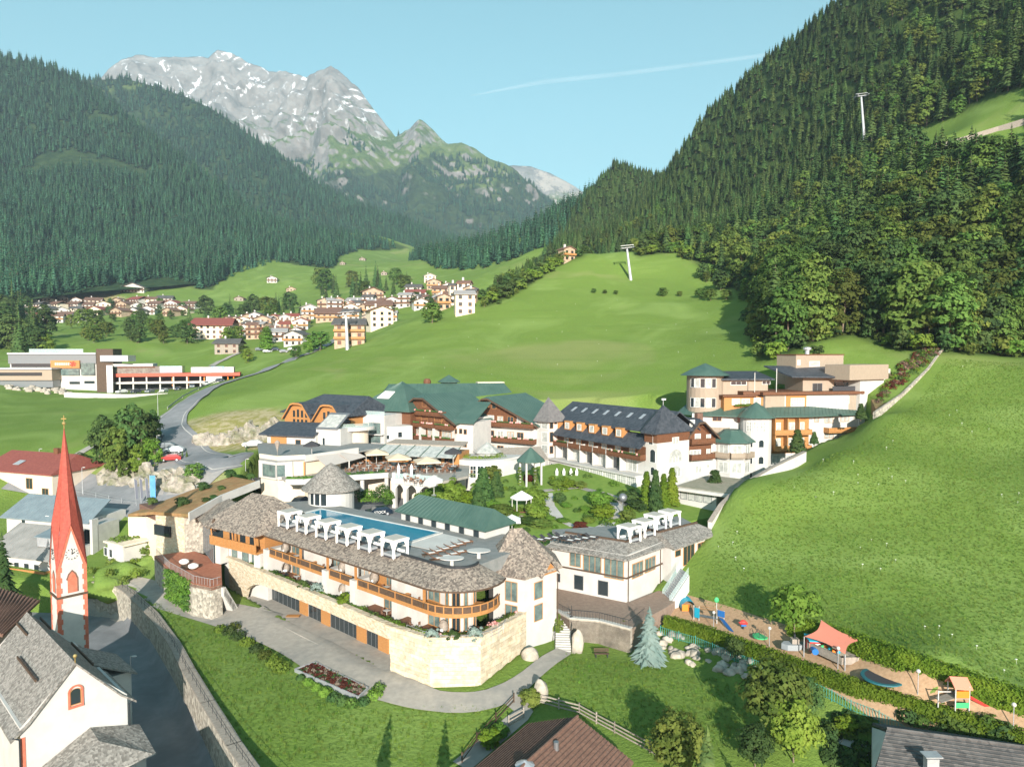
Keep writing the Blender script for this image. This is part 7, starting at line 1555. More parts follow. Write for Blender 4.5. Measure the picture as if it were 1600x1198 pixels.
# flags and banner
for i, (a_, b_, h_) in enumerate([(213, 790, 7), (221, 789, 7), (230, 788, 7)]): q = gz(a_, b_, 12); x = thing('flag_pole', 'slim pole with furled grey flag behind the planted roof, %s from the road' % ordn[i], 'flag pole', q, 'flag poles by the lower road'); MB().tube(q, q + Vector((-.3, 0, h_ * .75)), .05).build('pole', M_galv, x); MB().slab([q + Vector((-.25, 0, h_ * .75)), q + Vector((.25, 0, h_ * .7)), q + Vector((.35, .05, h_ * .2)), q + Vector((-.05, .05, h_ * .2))], .05).build('flag', pm('grey_flag', (.12, .13, .16), None), x)
q = gz(239, 786, 12.2); x = thing('blue_banner', 'tall blue banner hanging beside the street lamp', 'banner', q); MB().box(q.x - .5, q.x + .55, q.y, q.y + .05, q.z + .3, q.z + 5.4).build('cloth', pm('blue_cloth', (.08, .25, .50), (.12, .33, .58), 1.5, .8), x); MB().tube(q + Vector((-.55, 0, 0)), q + Vector((-.55, 0, 5.6)), .05).build('pole', M_galv, x)
# ------------------------------------------------------------------ plaza, stairs and lower lawn
PZ = [tuple(gz(x_, y_, 7.9))[:2] for x_, y_ in [(866, 955), (890, 968), (935, 972), (985, 985), (1010, 965), (1042, 948), (1066, 930), (1040, 918), (983, 940), (870, 918)]]
MB().prism(PZ, 4.5, 7.9).build('plaza', pm('brown_pavers', (.24, .17, .13), (.30, .22, .17), 2, .9), kind='structure')
swall('plaza_wall', 'low pale boulder-faced wall carrying the brown plaza beside the stairs', [Vector(p + (8.1,)) for p in PZ[0:4]], .5, 3.4, M_rock, cop=M_concrete)
rl = thing('plaza_railing', 'dark steel railing along the front of the brown plaza', 'railing', PZ[1] + (8,)); mb = MB()
for p, q in zip(PZ[0:4], PZ[1:5]):
    g = Fr(p, q); n_ = int(g.L / .35)
    for i in range(n_): mb.tube(g.p(g.L * i / n_, .25, 8.1), g.p(g.L * i / n_, .25, 9.1), .018, n=4)
    mb.tube(g.p(0, .25, 9.1), g.p(g.L, .25, 9.1), .03, n=4)
mb.build('bars', M_dmetal, rl)
st = thing('garden_steps', 'straight flight of pale steps with dark handrails below the restaurant', 'staircase', gz(880, 1015, 5.2)); a_, b_ = gz(880, 1016, 5.2), gz(880, 957, 7.9)
for i in range(17):
    q = a_.lerp(b_, i / 16); dd = (b_ - a_).to_2d().normalized(); s2 = Vector((-dd.y, dd.x)) * .95; q2 = q.to_2d(); MB().prism([q2 - s2, q2 + s2, q2 + s2 + dd * .42, q2 - s2 + dd * .42], q.z - .8, q.z + .04).build('step', M_concrete, st)
for s in (-1, 1):
    dd = (b_ - a_).to_2d().normalized(); o = Vector((-dd.y * s, dd.x * s, 0)) * 1.05; mb = MB(); mb.tube(a_ + o + Vector((0, 0, 1)), b_ + o + Vector((0, 0, 1)), .035, n=5)
    for i in range(9): q = a_.lerp(b_, i / 8) + o; mb.tube(q, q + Vector((0, 0, 1)), .025, n=4)
    mb.build('handrail', M_dmetal, st)
hd = gz(868, 990, 6); put('hedge', TOP[1], loc=(hd.x, hd.y + .3, 5.2), scale=(1.0, 1.0, 1.7), label='bright green climbing hedge between the white tower and the steps', cat='hedge')
put('shrub', TOP[1], loc=ghit(968, 1000), scale=(1.7, 1.7, 1.3), label='large round green shrub at the foot of the plaza wall', cat='shrub')
for px_, py_, rx, rz_, lb in [(902, 1019, .75, 1.9, 'tall pale standing stone on the lawn beside the steps'), (845, 1092, .8, 1.5, 'pale standing boulder beside the path fork'), (828, 1028, 1.0, .9, 'rounded boulder at the foot of the white tower')]:
    p = ghit(px_, py_); MB().blob((p.x, p.y, p.z + rz_ * .45), rx, rx * .7, rz_, px_, .35, 12, 9).build('boulder', M_rock, label=lb, cat='boulder', group='standing stones on the lawn', smooth=True)
p = ghit(940, 1026); bn = thing('bench', 'dark wooden bench standing on the right-hand lawn', 'bench', p)
for i in range(4): MB().box(p.x - .9, p.x + .9, p.y - .25 + i * .13, p.y - .15 + i * .13, p.z + .42, p.z + .47).build('seat_slat', M_dkwood, bn)
for i in range(3): MB().box(p.x - .9, p.x + .9, p.y + .28 + i * .03, p.y + .32 + i * .03, p.z + .55 + i * .14, p.z + .66 + i * .14).build('back_slat', M_dkwood, bn)
for s in (-.7, .7): MB().box(p.x + s - .05, p.x + s + .05, p.y - .25, p.y + .35, p.z - .05, p.z + .42).build('leg', M_dmetal, bn)
# flower bed by the arcade
BD = [ghit(*q) for q in [(461, 1049), (492, 1036), (575, 1079), (560, 1096)]]; bz = max(q.z for q in BD) + .15
fb_ = thing('flower_bed', 'long flower bed with pink-brown plants and metal edging beside the paved court', 'flower bed', BD[0]); MB().prism([tuple(q)[:2] for q in BD], bz - .6, bz).build('soil', pm('dark_soil', (.09, .06, .045), (.14, .09, .07), 3, .95), fb_)
mb = MB()
for i in range(4): Fr(BD[i], BD[(i + 1) % 4]).box(mb, 0, Fr(BD[i], BD[(i + 1) % 4]).L, -.08, .08, bz - .6, bz + .12)
mb.build('edging', M_galv, fb_); rng = np.random.default_rng(31); pts = [BD[0].lerp(BD[3], u).lerp(BD[1].lerp(BD[2], u), v) for u in np.linspace(.08, .92, 5) for v in np.linspace(.04, .96, 14)]
pts = [BD[0].lerp(BD[1], v).lerp(BD[3].lerp(BD[2], v), u) for v in np.linspace(.08, .92, 6) for u in np.linspace(.04, .96, 22)]
clumps('bed_flowers', None, None, [(q.x + rng.uniform(-.1, .1), q.y + rng.uniform(-.1, .1), bz) for q in pts], .2, [L_red, L_dark, L_red, M_bark], parent=None, seed=32, nl=24, leaf=.09).parent = fb_; bpy.data.objects['bed_flowers'].location = -WLOC[fb_.name]
for nm, lb, P, r_, sd in [('hedge_row', 'loose dark green hedge between lawn and paved court', [(345, 985), (358, 988), (372, 996), (386, 1006), (400, 1016), (414, 1026), (428, 1036), (440, 1046), (366, 982)], .9, 33), ('hedge_row', 'low shrubs along the lawn side of the flower bed', [(470, 1060), (482, 1068), (495, 1076), (508, 1084), (522, 1092), (536, 1098), (550, 1102), (568, 1098), (585, 1088), (592, 1078)], .75, 34)]:
    clumps(nm, lb, 'hedge', [tuple(ghit(*q)) for q in P], r_, [L_dark, L_broad, L_light], seed=sd, nl=240, leaf=.15)
p = ghit(458, 970); x = thing('picnic_table', 'small wooden picnic table in front of the arcade', 'table', p)
MB().box(p.x - .9, p.x + .9, p.y - .4, p.y + .4, p.z + .72, p.z + .78).build('table_top', M_orange, x)
for s in (-1, 1): MB().box(p.x - .9, p.x + .9, p.y + s * .75 - .14, p.y + s * .75 + .14, p.z + .42, p.z + .47).build('bench_plank', M_orange, x); MB().box(p.x + s * .65 - .06, p.x + s * .65 + .06, p.y - .8, p.y + .8, p.z, p.z + .42).build('trestle', M_orange, x)
for i, (u, z) in enumerate([(5.0, 9.62), (12.3, 9.62), (24.8, 9.62), (30.0, 9.62), (5.0, 12.56), (12.3, 12.56), (24.8, 12.56), (30.0, 12.56)]): clone(ts, FW.p(u, 1.9, z), FW.rz, .75, label='small table with chairs on the %s of the curved wing, %s from the corner pavilion' % (['terrace', 'balcony'][i // 4], ordn[i % 4]), group='tables on the front wing')
eg = thing('egg_chair', '', 'chair', (0, 0, 0), 'egg chairs on the front wing'); put('shell', MB().lathe((0, 0, 0), [(.3, .35), (.55, .7), (.58, 1.1), (.42, 1.55), (.1, 1.75)], 14, a0=-.9, a1=4.1).mesh('shell', M_greywood), eg, loc=(0, 0, 0), local=True); put('cushion', MB().blob((0, 0, .6), .42, .42, .18, 1, .1).mesh('cushion', M_whitefab), eg, loc=(0, 0, 0), local=True); put('stand', MB().lathe((0, 0, 0), [(.5, .02), (.1, .1), (.1, .4)], 10).mesh('stand', M_dmetal), eg, loc=(0, 0, 0), local=True)
for i, (u, z) in enumerate([(1.6, 9.62), (15.4, 9.62), (1.6, 12.56), (15.4, 12.56), (22.0, 12.56), (34.5, 9.62)]):
    lb = 'wicker egg chair on the %s of the curved wing, %s one' % (['terrace', 'balcony'][z > 10], ordn[i])
    if i: clone(eg, FW.p(u, 2.2, z), FW.rz, label=lb)
    else: eg.location = FW.p(u, 2.2, z); eg['label'] = lb
# limestone blocks of the bastion corner, laid in courses
M_block = pm('limestone_block', (0.54, 0.45, 0.33), (0.66, 0.57, 0.43), 2.2, .9, bump=.5, c3=(0.50, 0.38, 0.25), scale3=1.2, rnd=.16, bscale=.05); BKM = [MB().box(0, l_, -.07, .0, 0, .43).mesh('stone_block', M_block) for l_ in (.6, .8, 1.0, 1.25, 1.5)]; rb_ = random.Random(17); nb = 0
for k in range(2, 5):
    f = Fr(BASTION[k], BASTION[k + 1])
    for j in range(12):
        u = rb_.uniform(-.1, .12)
        while u < f.L - .5 and nb < 298:
            m_ = rb_.randrange(5); l_ = (.6, .8, 1.0, 1.25, 1.5)[m_]
            if u + l_ > f.L + .05: break
            q = f.p(u, rb_.uniform(-.02, .03), 4.85 + j * .455); put('stone_block', BKM[m_], bw, loc=q, rz=f.rz); nb += 1; u += l_ + .03
# ------------------------------------------------------------------ playground
M_bark_ = pm('bark_chip', (.36, .225, .13), (.46, .30, .18), 3, .95, bump=.4, bscale=.06)
ribbon('playground_ground', [(1040, 943), (1100, 964), (1160, 985), (1220, 1005), (1290, 1033), (1350, 1057), (1420, 1082), (1500, 1110), (1600, 1143), (1700, 1175)], 5.2, M_bark_, lift=.08)
def hedge(label, pts, h, th, seed, mat=L_thuja):
    P = [Vector(q) for q in pts]; rng = np.random.default_rng(seed); C, Nn, S = [], [], []; core = MB(); core.mats = [mat]
    for p, q in zip(P[:-1], P[1:]):
        f = Fr(p, q); L = f.L; n = int(L * 190); zb = lambda u: p.z + (q.z - p.z) * u / L
        u = rng.uniform(-.1, L + .1, n); fc = rng.uniform(0, 1, n); hh = h * (1 + .03 * np.sin(u * 3.1 + seed) + .025 * np.sin(u * 7.7))
        for i in range(n):
            t = fc[i]
            if t < .5: w, z, nn = 0, rng.uniform(0, hh[i]), (f.n.x, f.n.y, .35)
            elif t < .85: w, z, nn = rng.uniform(0, th), hh[i], (0, 0, 1)
            else: w, z, nn = th, rng.uniform(.3, 1) * hh[i], (-f.n.x, -f.n.y, .3)
            w += rng.normal() * .035; z += rng.normal() * .035; c = f.p(u[i], w, zb(u[i]) + z); C.append(tuple(c)); Nn.append(np.array(nn) + rng.normal(size=3) * .5); S.append(.13 * rng.uniform(.6, 1.4))
        core.slab([f.p(0, .12, p.z + h - .15), f.p(L, .12, q.z + h - .15), f.p(L, th - .12, q.z + h - .15), f.p(0, th - .12, p.z + h - .15)], h + .3)
    core.m = [1] * len(core.f)
    return put('hedge', quads_mesh('hedge', np.array(C), np.array(Nn), np.array(S), mat, rng, .7, core), label=label, cat='hedge')
HL = [ghit(*q) for q in [(1036, 985), (1090, 1000), (1150, 1022), (1230, 1053), (1330, 1090), (1450, 1128), (1560, 1165), (1660, 1200)]]
HU = [ghit(*q) for q in [(1228, 993), (1300, 1014), (1400, 1050), (1500, 1086), (1620, 1128), (1700, 1150)]]
hedge('long clipped yellow-green hedge on the valley side of the playground', HL, 1.8, 1.2, 41); hedge('long clipped yellow-green hedge between playground and steep meadow', HU, 2.3, 1.3, 42)
tf = thing('teal_fence', 'teal metal picket fence below the long playground hedge', 'fence', HL[0]); pk = MB().box(-.018, .018, -.018, .018, 0, 1.05).mesh('picket', pm('teal_paint', (.06, .30, .26), None, rough=.5)); tm = MATS['teal_paint']; cnt = 0
FL = [p + Vector((-.55, -1.1, 0)) for p in HL]
for k, (p, q) in enumerate(zip(FL[:-1], FL[1:])):
    f = Fr(p, q); n_ = int(f.L / .28); rb = MB()
    for i in range(n_ + 1):
        c = f.p(f.L * i / n_, 0, 0); z = gh(c.x, c.y)
        if i % 9 == 0: MB().tube((c.x, c.y, z - .2), (c.x, c.y, z + 1.3), .045, n=6).build('fence_post', tm, tf)
        elif cnt < 290: put('picket', pk, tf, loc=(c.x, c.y, z + .1)); cnt += 1
        if i: d = f.p(f.L * (i - 1) / n_, 0, 0); zz = gh(d.x, d.y); rb.tube((d.x, d.y, zz + 1.1), (c.x, c.y, z + 1.1), .022, n=4); rb.tube((d.x, d.y, zz + .2), (c.x, c.y, z + .2), .022, n=4)
    rb.build('fence_rail', tm, tf)
BL = [MB().blob((0, 0, 0), 1, .8, .75, i * 3 + 1, .55, 9, 7, fr=1.4).mesh('boulder', M_rock, True) for i in range(5)]; rngb = random.Random(5)
for i in range(62):
    t = rngb.random(); px_ = 1030 + 160 * t; py_ = 1000 + 38 * t + rngb.uniform(-14, 26); p = ghit(px_, py_); s = rngb.uniform(.4, .8); o = put('boulder', BL[i % 5], loc=p, rz=rngb.uniform(0, 6), scale=(s, s, s * rngb.uniform(.7, 1.1)), label='pale rough boulder in the stone bank below the teal fence', cat='boulder', group='boulders in the bank below the fence')
# equipment
def tint(nm, c): return pm(nm, c, None, rough=.45)
M_blue, M_teal, M_or, M_gr, M_sal = tint('blue_plastic', (.03, .16, .45)), tint('cyan_plastic', (.02, .34, .48)), tint('orange_plastic', (.75, .22, .03)), tint('green_plastic', (.06, .42, .16)), tint('salmon_plastic', (.75, .26, .17))
def gq(px_, py_): return ghit(px_, py_) + Vector((0, 0, .08))
p = gq(1076, 955); x = thing('play_tunnel', 'cyan plastic play tunnel with climbing net bridge and dark blue slide', 'play structure', p); mb = MB()
for i in range(8):
    a0, a1 = math.pi * i / 8, math.pi * (i + 1) / 8
    for y0, y1 in ((0, 1.0), (1.0, 2.1)): mb.add([(p.x - .95 * math.cos(a0), p.y + y0, p.z + .3 + 1.05 * math.sin(a0)), (p.x - .95 * math.cos(a1), p.y + y0, p.z + .3 + 1.05 * math.sin(a1)), (p.x - .95 * math.cos(a1), p.y + y1, p.z + .3 + 1.05 * math.sin(a1)), (p.x - .95 * math.cos(a0), p.y + y1, p.z + .3 + 1.05 * math.sin(a0))], [(0, 1, 2, 3)])
mb.build('tunnel', M_teal, x); MB().box(p.x - .9, p.x + .1, p.y - .08, p.y, p.z, p.z + .9).build('tunnel_front', M_or, x)
fr0 = [gq(1084, 968), gq(1092, 970), gq(1120, 975), gq(1131, 978)]
for q in fr0: MB().tube(q, q + Vector((0, 0, 1.9)), .06).build('post', M_white, x)
mb = MB().slab([fr0[1] + Vector((0, -.3, .7)), fr0[2] + Vector((0, -.3, .7)), fr0[2] + Vector((0, .5, .7)), fr0[1] + Vector((0, .5, .7))], .06); mb.build('net_bridge', M_gmetal, x); MB().slab([fr0[0] + Vector((0, -.3, 1.7)), fr0[1] + Vector((0, -.3, 1.7)), fr0[1] + Vector((0, -.25, 1.7)), fr0[0] + Vector((0, -.25, 1.7))], 1.3).build('panel', M_teal, x); MB().slab([fr0[2] + Vector((0, -.3, 1.9)), fr0[3] + Vector((0, -.3, 1.9)), fr0[3] + Vector((0, -.25, 1.9)), fr0[2] + Vector((0, -.25, 1.9))], .8).build('panel', M_blue, x)
for z in (1.5, 1.8): MB().tube(fr0[1] + Vector((0, .4, z)), fr0[2] + Vector((0, .4, z)), .03).build('hand_rope', M_orange, x)
MB().slab([fr0[2] + Vector((.2, -.2, .95)), fr0[3] + Vector((-.1, -.2, .95)), fr0[3] + Vector((.55, -2.2, .15)), fr0[2] + Vector((.85, -2.2, .15))], .1).build('slide', M_blue, x); q = fr0[2]; MB().tube(q + Vector((0, .2, 1.9)), q + Vector((0, .2, 2.9)), .05).build('mast', M_white, x); MB().blob(q + Vector((0, .2, 3.0)), .3, .12, .35, 1, .2).build('leaf_sign', M_gr, x)
p = gq(1161, 983); x = thing('spring_rider', 'small red and blue spring rider on the bark chips', 'spring rider', p); MB().tube(p, p + Vector((0, 0, .45)), .13).build('spring', M_dmetal, x); MB().blob(p + Vector((0, 0, .75)), .6, .25, .32, 2, .4).build('body', M_red, x); MB().box(p.x - .3, p.x + .3, p.y - .28, p.y - .1, p.z + .4, p.z + .6).build('foot_rest', M_blue, x)
p = gq(1188, 997); x = thing('play_carousel', 'dark green round play carousel on the bark chips', 'carousel', p); MB().lathe(tuple(p), [(0, .25), (.9, .25), (.9, .1)], 16).build('platform', M_gr, x); mb = MB()
for i in range(6): c = Vector((math.cos(i * 1.047) * .8, math.sin(i * 1.047) * .8, 0)); mb.tube(p + c + Vector((0, 0, .25)), p + c * .4 + Vector((0, 0, 1.0)), .03, n=4)
mb.build('handle_bars', M_dmetal, x)
p = gq(1240, 1014); x = thing('play_boat', 'grey wooden play boat with little wheelhouse beside the maple', 'play structure', p); mb = MB(); hull = [(-1.4, 0), (-.9, -.6), (.6, -.65), (1.2, -.4), (1.3, 0), (1.2, .4), (.6, .65), (-.9, .6)]; mb.prism([(p.x + a, p.y + b) for a, b in hull], p.z, p.z + .65); mb.build('hull', M_galvf, x); MB().box(p.x - .3, p.x + .5, p.y - .35, p.y + .35, p.z + .66, p.z + 1.2).build('wheelhouse', M_greywood, x); MB().tube(p + Vector((.1, 0, 1.2)), p + Vector((.1, 0, 1.7)), .12).build('funnel', M_dmetal, x)
p = gq(1272, 1018); x = thing('play_locomotive', 'red play locomotive with blue cab roof at the edge of the sandpit', 'play structure', p); MB().box(p.x - .7, p.x + .8, p.y - .5, p.y + .6, p.z + .2, p.z + 1.25).build('cab', M_red, x); MB().slab([p + Vector((-.85, -.7, 1.5)), p + Vector((.95, -.7, 1.4)), p + Vector((.95, .8, 1.6)), p + Vector((-.85, .8, 1.7))], .14).build('cab_roof', M_teal, x); MB().tube(p + Vector((-.3, -.5, .6)), p + Vector((-.5, -1.5, .55)), .35, n=10).build('boiler', M_blue, x)
for s in (-.3, .4): MB().tube(p + Vector((s, -.55, .3)), p + Vector((s, -.65, .3)), .28, n=12).build('wheel', M_dmetal, x)
MB().box(p.x - .1, p.x + .5, p.y - .52, p.y - .505, p.z + .65, p.z + 1.05).build('cab_window', M_whitefab, x)
SQ = [gq(1263, 1024), gq(1290, 1009), gq(1341, 1031), gq(1315, 1047)]; sz = max(q.z for q in SQ) + .1; x = thing('sandpit', 'rectangular sandpit with timber frame and scattered toys under the sail', 'sandpit', SQ[0]); MB().prism([tuple(q)[:2] for q in SQ], sz - .6, sz).build('sand', pm('pale_sand', (.62, .54, .42), (.52, .45, .34), 2, .95), x)
for i in range(4): f = Fr(SQ[i], SQ[(i + 1) % 4]); mb = MB(); f.box(mb, -.1, f.L + .1, -.25, .1, sz - .6, sz + .18); mb.build('frame_beam', M_greywood, x)
rngt = random.Random(9)
for i in range(9): q = SQ[0].lerp(SQ[1], rngt.uniform(.2, .8)).lerp(SQ[3].lerp(SQ[2], rngt.uniform(.2, .8)), rngt.uniform(.2, .8)); nm, m_ = [('yellow', M_or), ('green', M_gr), ('red', M_red), ('blue', M_teal)][i % 4]; MB().blob(q + Vector((0, 0, sz - q.z + .12)), .22, .16, .16, i, .5, 7, 5).build('sand_toy', m_, label='small coloured toy lying in the sandpit', cat='toy', group='toys in the sandpit')
tp_ = [gz(1260, 993, 9.9), gz(1290, 974, 10.6), gz(1342, 997, 9.9), gz(1316, 1008, 9.6)]
x = thing('shade_sail', 'salmon shade sail stretched on four steel poles over the sandpit', 'shade sail', SQ[1]); poles = [SQ[0] + Vector((-.5, 0, 0)), SQ[1] + Vector((-.2, .8, 0)), SQ[2] + Vector((.4, .1, 0)), SQ[3] + Vector((.2, -.3, 0))]; tops = [Vector((q.x, q.y, q.z + h_)) for q, h_ in zip(poles, (2.1, 2.6, 2.1, 1.8))]
for q, t_ in zip(poles, tops): MB().tube(q - Vector((0, 0, .3)), t_, .06, n=6).build('pole', M_galv, x)
n = 10; V, Fc = [], []
for i in range(n + 1):
    for j in range(n + 1):
        u, v = i / n, j / n; q = tops[0].lerp(tops[1], u).lerp(tops[3].lerp(tops[2], u), v); c = (tops[0] + tops[1] + tops[2] + tops[3]) / 4; k = .22 * (4 * u * (1 - u) * (1 - 2 * min(v, 1 - v)) + 4 * v * (1 - v) * (1 - 2 * min(u, 1 - u))); q = q.lerp(c, k); q.z -= .25 * 16 * u * (1 - u) * v * (1 - v) * .3; V.append(q)
for i in range(n):
    for j in range(n): a = i * (n + 1) + j; Fc.append((a, a + 1, a + n + 2, a + n + 1))
MB().add(V, Fc).build('sail', pm('salmon_sail', (.62, .22, .15), None, rough=.8), x, smooth=True)
p = gq(1378, 1060); x = thing('trampoline', 'sunken oval trampoline with dark teal rim behind the hedge', 'trampoline', p); mb = MB().lathe(tuple(p), [(1.6, .14), (1.95, .14), (2.0, .02)], 28); mb.build('rim', pm('dark_teal_rim', (.02, .12, .14), None, rough=.6), x); MB().lathe(tuple(p), [(0, .1), (1.62, .12)], 28).build('mat', M_dkfab, x)
p = gq(1497, 1104); x = thing('slide_tower', 'wooden slide tower with salmon roof, orange panel and red slide', 'play structure', p)
for a in (-.65, .65):
    for b in (-.6, .6): MB().tube(p + Vector((a, b, -.2)), p + Vector((a, b, 2.2)), .06).build('post', M_white, x)
MB().box(p.x - .62, p.x + .62, p.y - .66, p.y - .6, p.z + 1.1, p.z + 1.75).build('upper_panel', M_or, x); MB().box(p.x - .62, p.x + .62, p.y - .66, p.y - .6, p.z + .15, p.z + .65).build('lower_panel', M_gr, x); MB().box(p.x - .7, p.x + .7, p.y - .65, p.y + .65, p.z + 1.0, p.z + 1.08).build('platform', M_greywood, x)
mb = MB().slab([p + Vector((-.85, -.8, 2.1)), p + Vector((.85, -.8, 2.0)), p + Vector((.85, .1, 2.75)), p + Vector((-.85, .1, 2.85))], .12); mb.slab([p + Vector((-.85, .8, 2.1)), p + Vector((.85, .8, 2.0)), p + Vector((.85, .1, 2.75)), p + Vector((-.85, .1, 2.85))], .12); mb.build('roof', M_sal, x)
s0, s1 = p + Vector((.65, 0, 1.1)), p + Vector((2.6, -.9, .15)); mb = MB().slab([s0 + Vector((0, -.35, 0)), s0 + Vector((0, .3, 0)), s1 + Vector((0, .3, 0)), s1 + Vector((0, -.35, 0))], .08)
for o in (-.35, .3): mb.slab([s0 + Vector((0, o, .22)), s0 + Vector((0, o + .06, .22)), s1 + Vector((0, o + .06, .22)), s1 + Vector((0, o, .22))], .25)
mb.build('slide', M_red, x); mb = MB(); mb.tube(p + Vector((-1.9, 0, -.1)), p + Vector((-1.9, 0, 1.5)), .06); mb.tube(p + Vector((-1.9, 0, 1.4)), p + Vector((-.65, 0, 1.4)), .05); mb.build('climbing_frame', M_white, x); MB().slab([p + Vector((-1.9, -.5, .6)), p + Vector((-.7, -.5, 1.0)), p + Vector((-.7, .5, 1.0)), p + Vector((-1.9, .5, .6))], .05).build('ramp', M_greywood, x)
for i, (a, b) in enumerate([(1115, 985), (1202, 1012), (1309, 1046), (1434, 1085), (1583, 1140)]): q = ghit(a, b); x = thing('garden_lamp', 'small white garden lamp in the playground hedge, %s from the cyan tunnel' % ordn[i], 'lamp', q, 'garden lamps in the hedge'); MB().tube(q, q + Vector((0, 0, 2.3)), .04).build('pole', M_galv, x); MB().blob(q + Vector((0, 0, 2.35)), .2, .2, .2, rough=0).build('globe', M_white, x)
# near trees
MAPLE = broad('maple', 501, 6.6, 2.7, 90, 40, .24, L_light, h0f=.12); tree('maple_tree', 'light green young maple beside the playground shade sail', 'tree', ghit(1241, 996), *MAPLE)
BLUE = conifer('blue_spruce', 502, 8.2, 2.7, 30, 16, L_blue, bare=.01, droop=.25); tree('blue_spruce_tree', 'silvery blue spruce standing below the white restaurant', 'tree', ghit(1014, 1034), *BLUE, scale=.8)
B8 = [broad('garden_tree_%d' % i, 510 + i, 8, 3.3, 100, 44, .27, [L_broad, L_light, L_dark][i % 3], h0f=.08) for i in range(3)]
for px_, py_, h_, k, lb in [(1212, 1150, 7.6, 0, 'broad olive-green tree below the playground hedge, upper of the bottom clump'), (1240, 1190, 6.0, 1, 'light leafy tree at the bottom edge beside the dark garden'), (1180, 1198, 4.0, 2, 'dark bush tree at the bottom edge left of the leafy tree'), (1258, 1120, 4.2, 2, 'dark slender tree behind the broad olive-green tree'), (1060, 1215, 6, 0, 'green tree at the bottom edge beside the wooden fence'), (1150, 1030, 2.6, 2, 'dark shrub tree on the boulder bank')]:
    tree('garden_tree', lb, 'tree', ghit(px_, py_), *B8[k], scale=h_ / 8, rz=px_ * .37, group='garden trees at the bottom right')
clumps('garden_shrubs', 'dense green shrubs covering the slope below the teal fence', 'plants', [tuple(ghit(1280 + 300 * rngb.random(), 1118 + rngb.uniform(-10, 40) + 60 * rngb.random())) for i in range(60)], .85, [L_broad, L_dark, L_broad, L_dark], seed=44, nl=160, leaf=.2)
SPN = [conifer('near_spruce_%d' % i, 520 + i, 10, 2.3, 24, 14, L_spruce, bare=.03) for i in range(2)]
tree('spruce_tree', 'dark spruce at the left edge beside the grey-roofed house', 'tree', gy(6, 935, 106), *SPN[0], scale=1.0)
for i, (x_, y_, s) in enumerate([(15.5, 55, .9), (-5.5, 52, .8), (-11, 50, .9), (20.5, 53, .6)]): tree('spruce_tree', 'spruce just below the bottom edge of the view, casting its shadow on the lawn', 'tree', (x_, y_, gh(x_, y_)), *SPN[i % 2], scale=s, group='spruces below the picture edge')
# neighbouring houses at the bottom edge
def bottom_house(name, label, apex, le, re, back, wallz, mat, rows, rowmat):
    apex, le, re, back = map(Vector, (apex, le, re, back)); t = thing(name, label, 'house', (apex.x, apex.y, wallz)); r1 = apex + back; l1, rr = le + back, re + back
    mb = MB().slab([apex, r1, l1, le], .22); mb.slab([apex, re, rr, r1], .22); r = mb.build('roof', mat, t); tl = MB(); up = Vector((0, 0, .07))
    for (a, b) in ((le, l1), (re, rr)):
        for i in range(rows): k = i / rows; tl.tube(apex.lerp(a, k) + up * .5, r1.lerp(b, k) + up * .5, .06, n=4)
    tl.build('tile_rows', rowmat, r); tl = MB().tube(apex + up, r1 + up, .14, n=6); tl.build('ridge_tiles', rowmat, r)
    m = .5; q = [le.lerp(re, .08), le.lerp(re, .92)]; mb = MB().prism([tuple(p)[:2] for p in (q[0], q[1], q[1] + back, q[0] + back)], wallz, min(le.z, re.z) - .1); mb.add([le.lerp(re, .08), le.lerp(re, .92), apex - Vector((0, 0, .3))], [(0, 1, 2)]); mb.build('wall', M_white, t); return t, r
t, r = bottom_house('tiled_house', 'house with brown tiled gable roof and metal flue at the bottom centre', (5.9, 62.4, 9.0), (1.4, 66.0, 6.4), (10.5, 59.8, 6.4), (-7, -10.6, 0), 2.5, M_terra, 16, M_terra)
q = gz(869, 1178, 8.2); MB().tube(q - Vector((0, 0, 1)), q + Vector((0, 0, 1.1)), .22, n=10).build('flue', M_gmetal, r); q = gz(820, 1200, 8.6); MB().lathe((q.x, q.y, q.z - 1), [(.5, 0), (.5, 1.2), (.8, 1.3), (0, 1.7)], 10).build('chimney', M_galv, r)
t, r = bottom_house('tiled_house', 'house with grey ribbed tile roof and metal chimney at the bottom right corner', (33.4, 61.8, 8.2), (30.0, 57.5, 6.2), (34.5, 66.5, 6.2), (11.5, -3.4, 0), 3, M_graytile, 14, M_graytile)
q = gz(1455, 1192, 7.6); MB().box(q.x - .5, q.x + .5, q.y - .3, q.y + .3, q.z - 1, q.z + .5).build('chimney', M_galv, r); MB().box(q.x - .7, q.x + .7, q.y - .5, q.y + .5, q.z + .7, q.z + .78).build('chimney_cap', M_galv, r)
bh = thing('neighbour_house', 'large house just below the bottom left edge, shading the church road', 'house', (-29, 46, 0)); MB().box(-37, -22, 40, 50, 0, 6.5).build('wall', M_white, bh); mb = MB().slab([(-38, 39, 6.2), (-29.5, 39, 10.5), (-29.5, 51, 10.5), (-38, 51, 6.2)], .25); mb.slab([(-29.5, 39, 10.5), (-21, 39, 6.2), (-21, 51, 6.2), (-29.5, 51, 10.5)], .25); mb.build('roof', M_terra, bh)
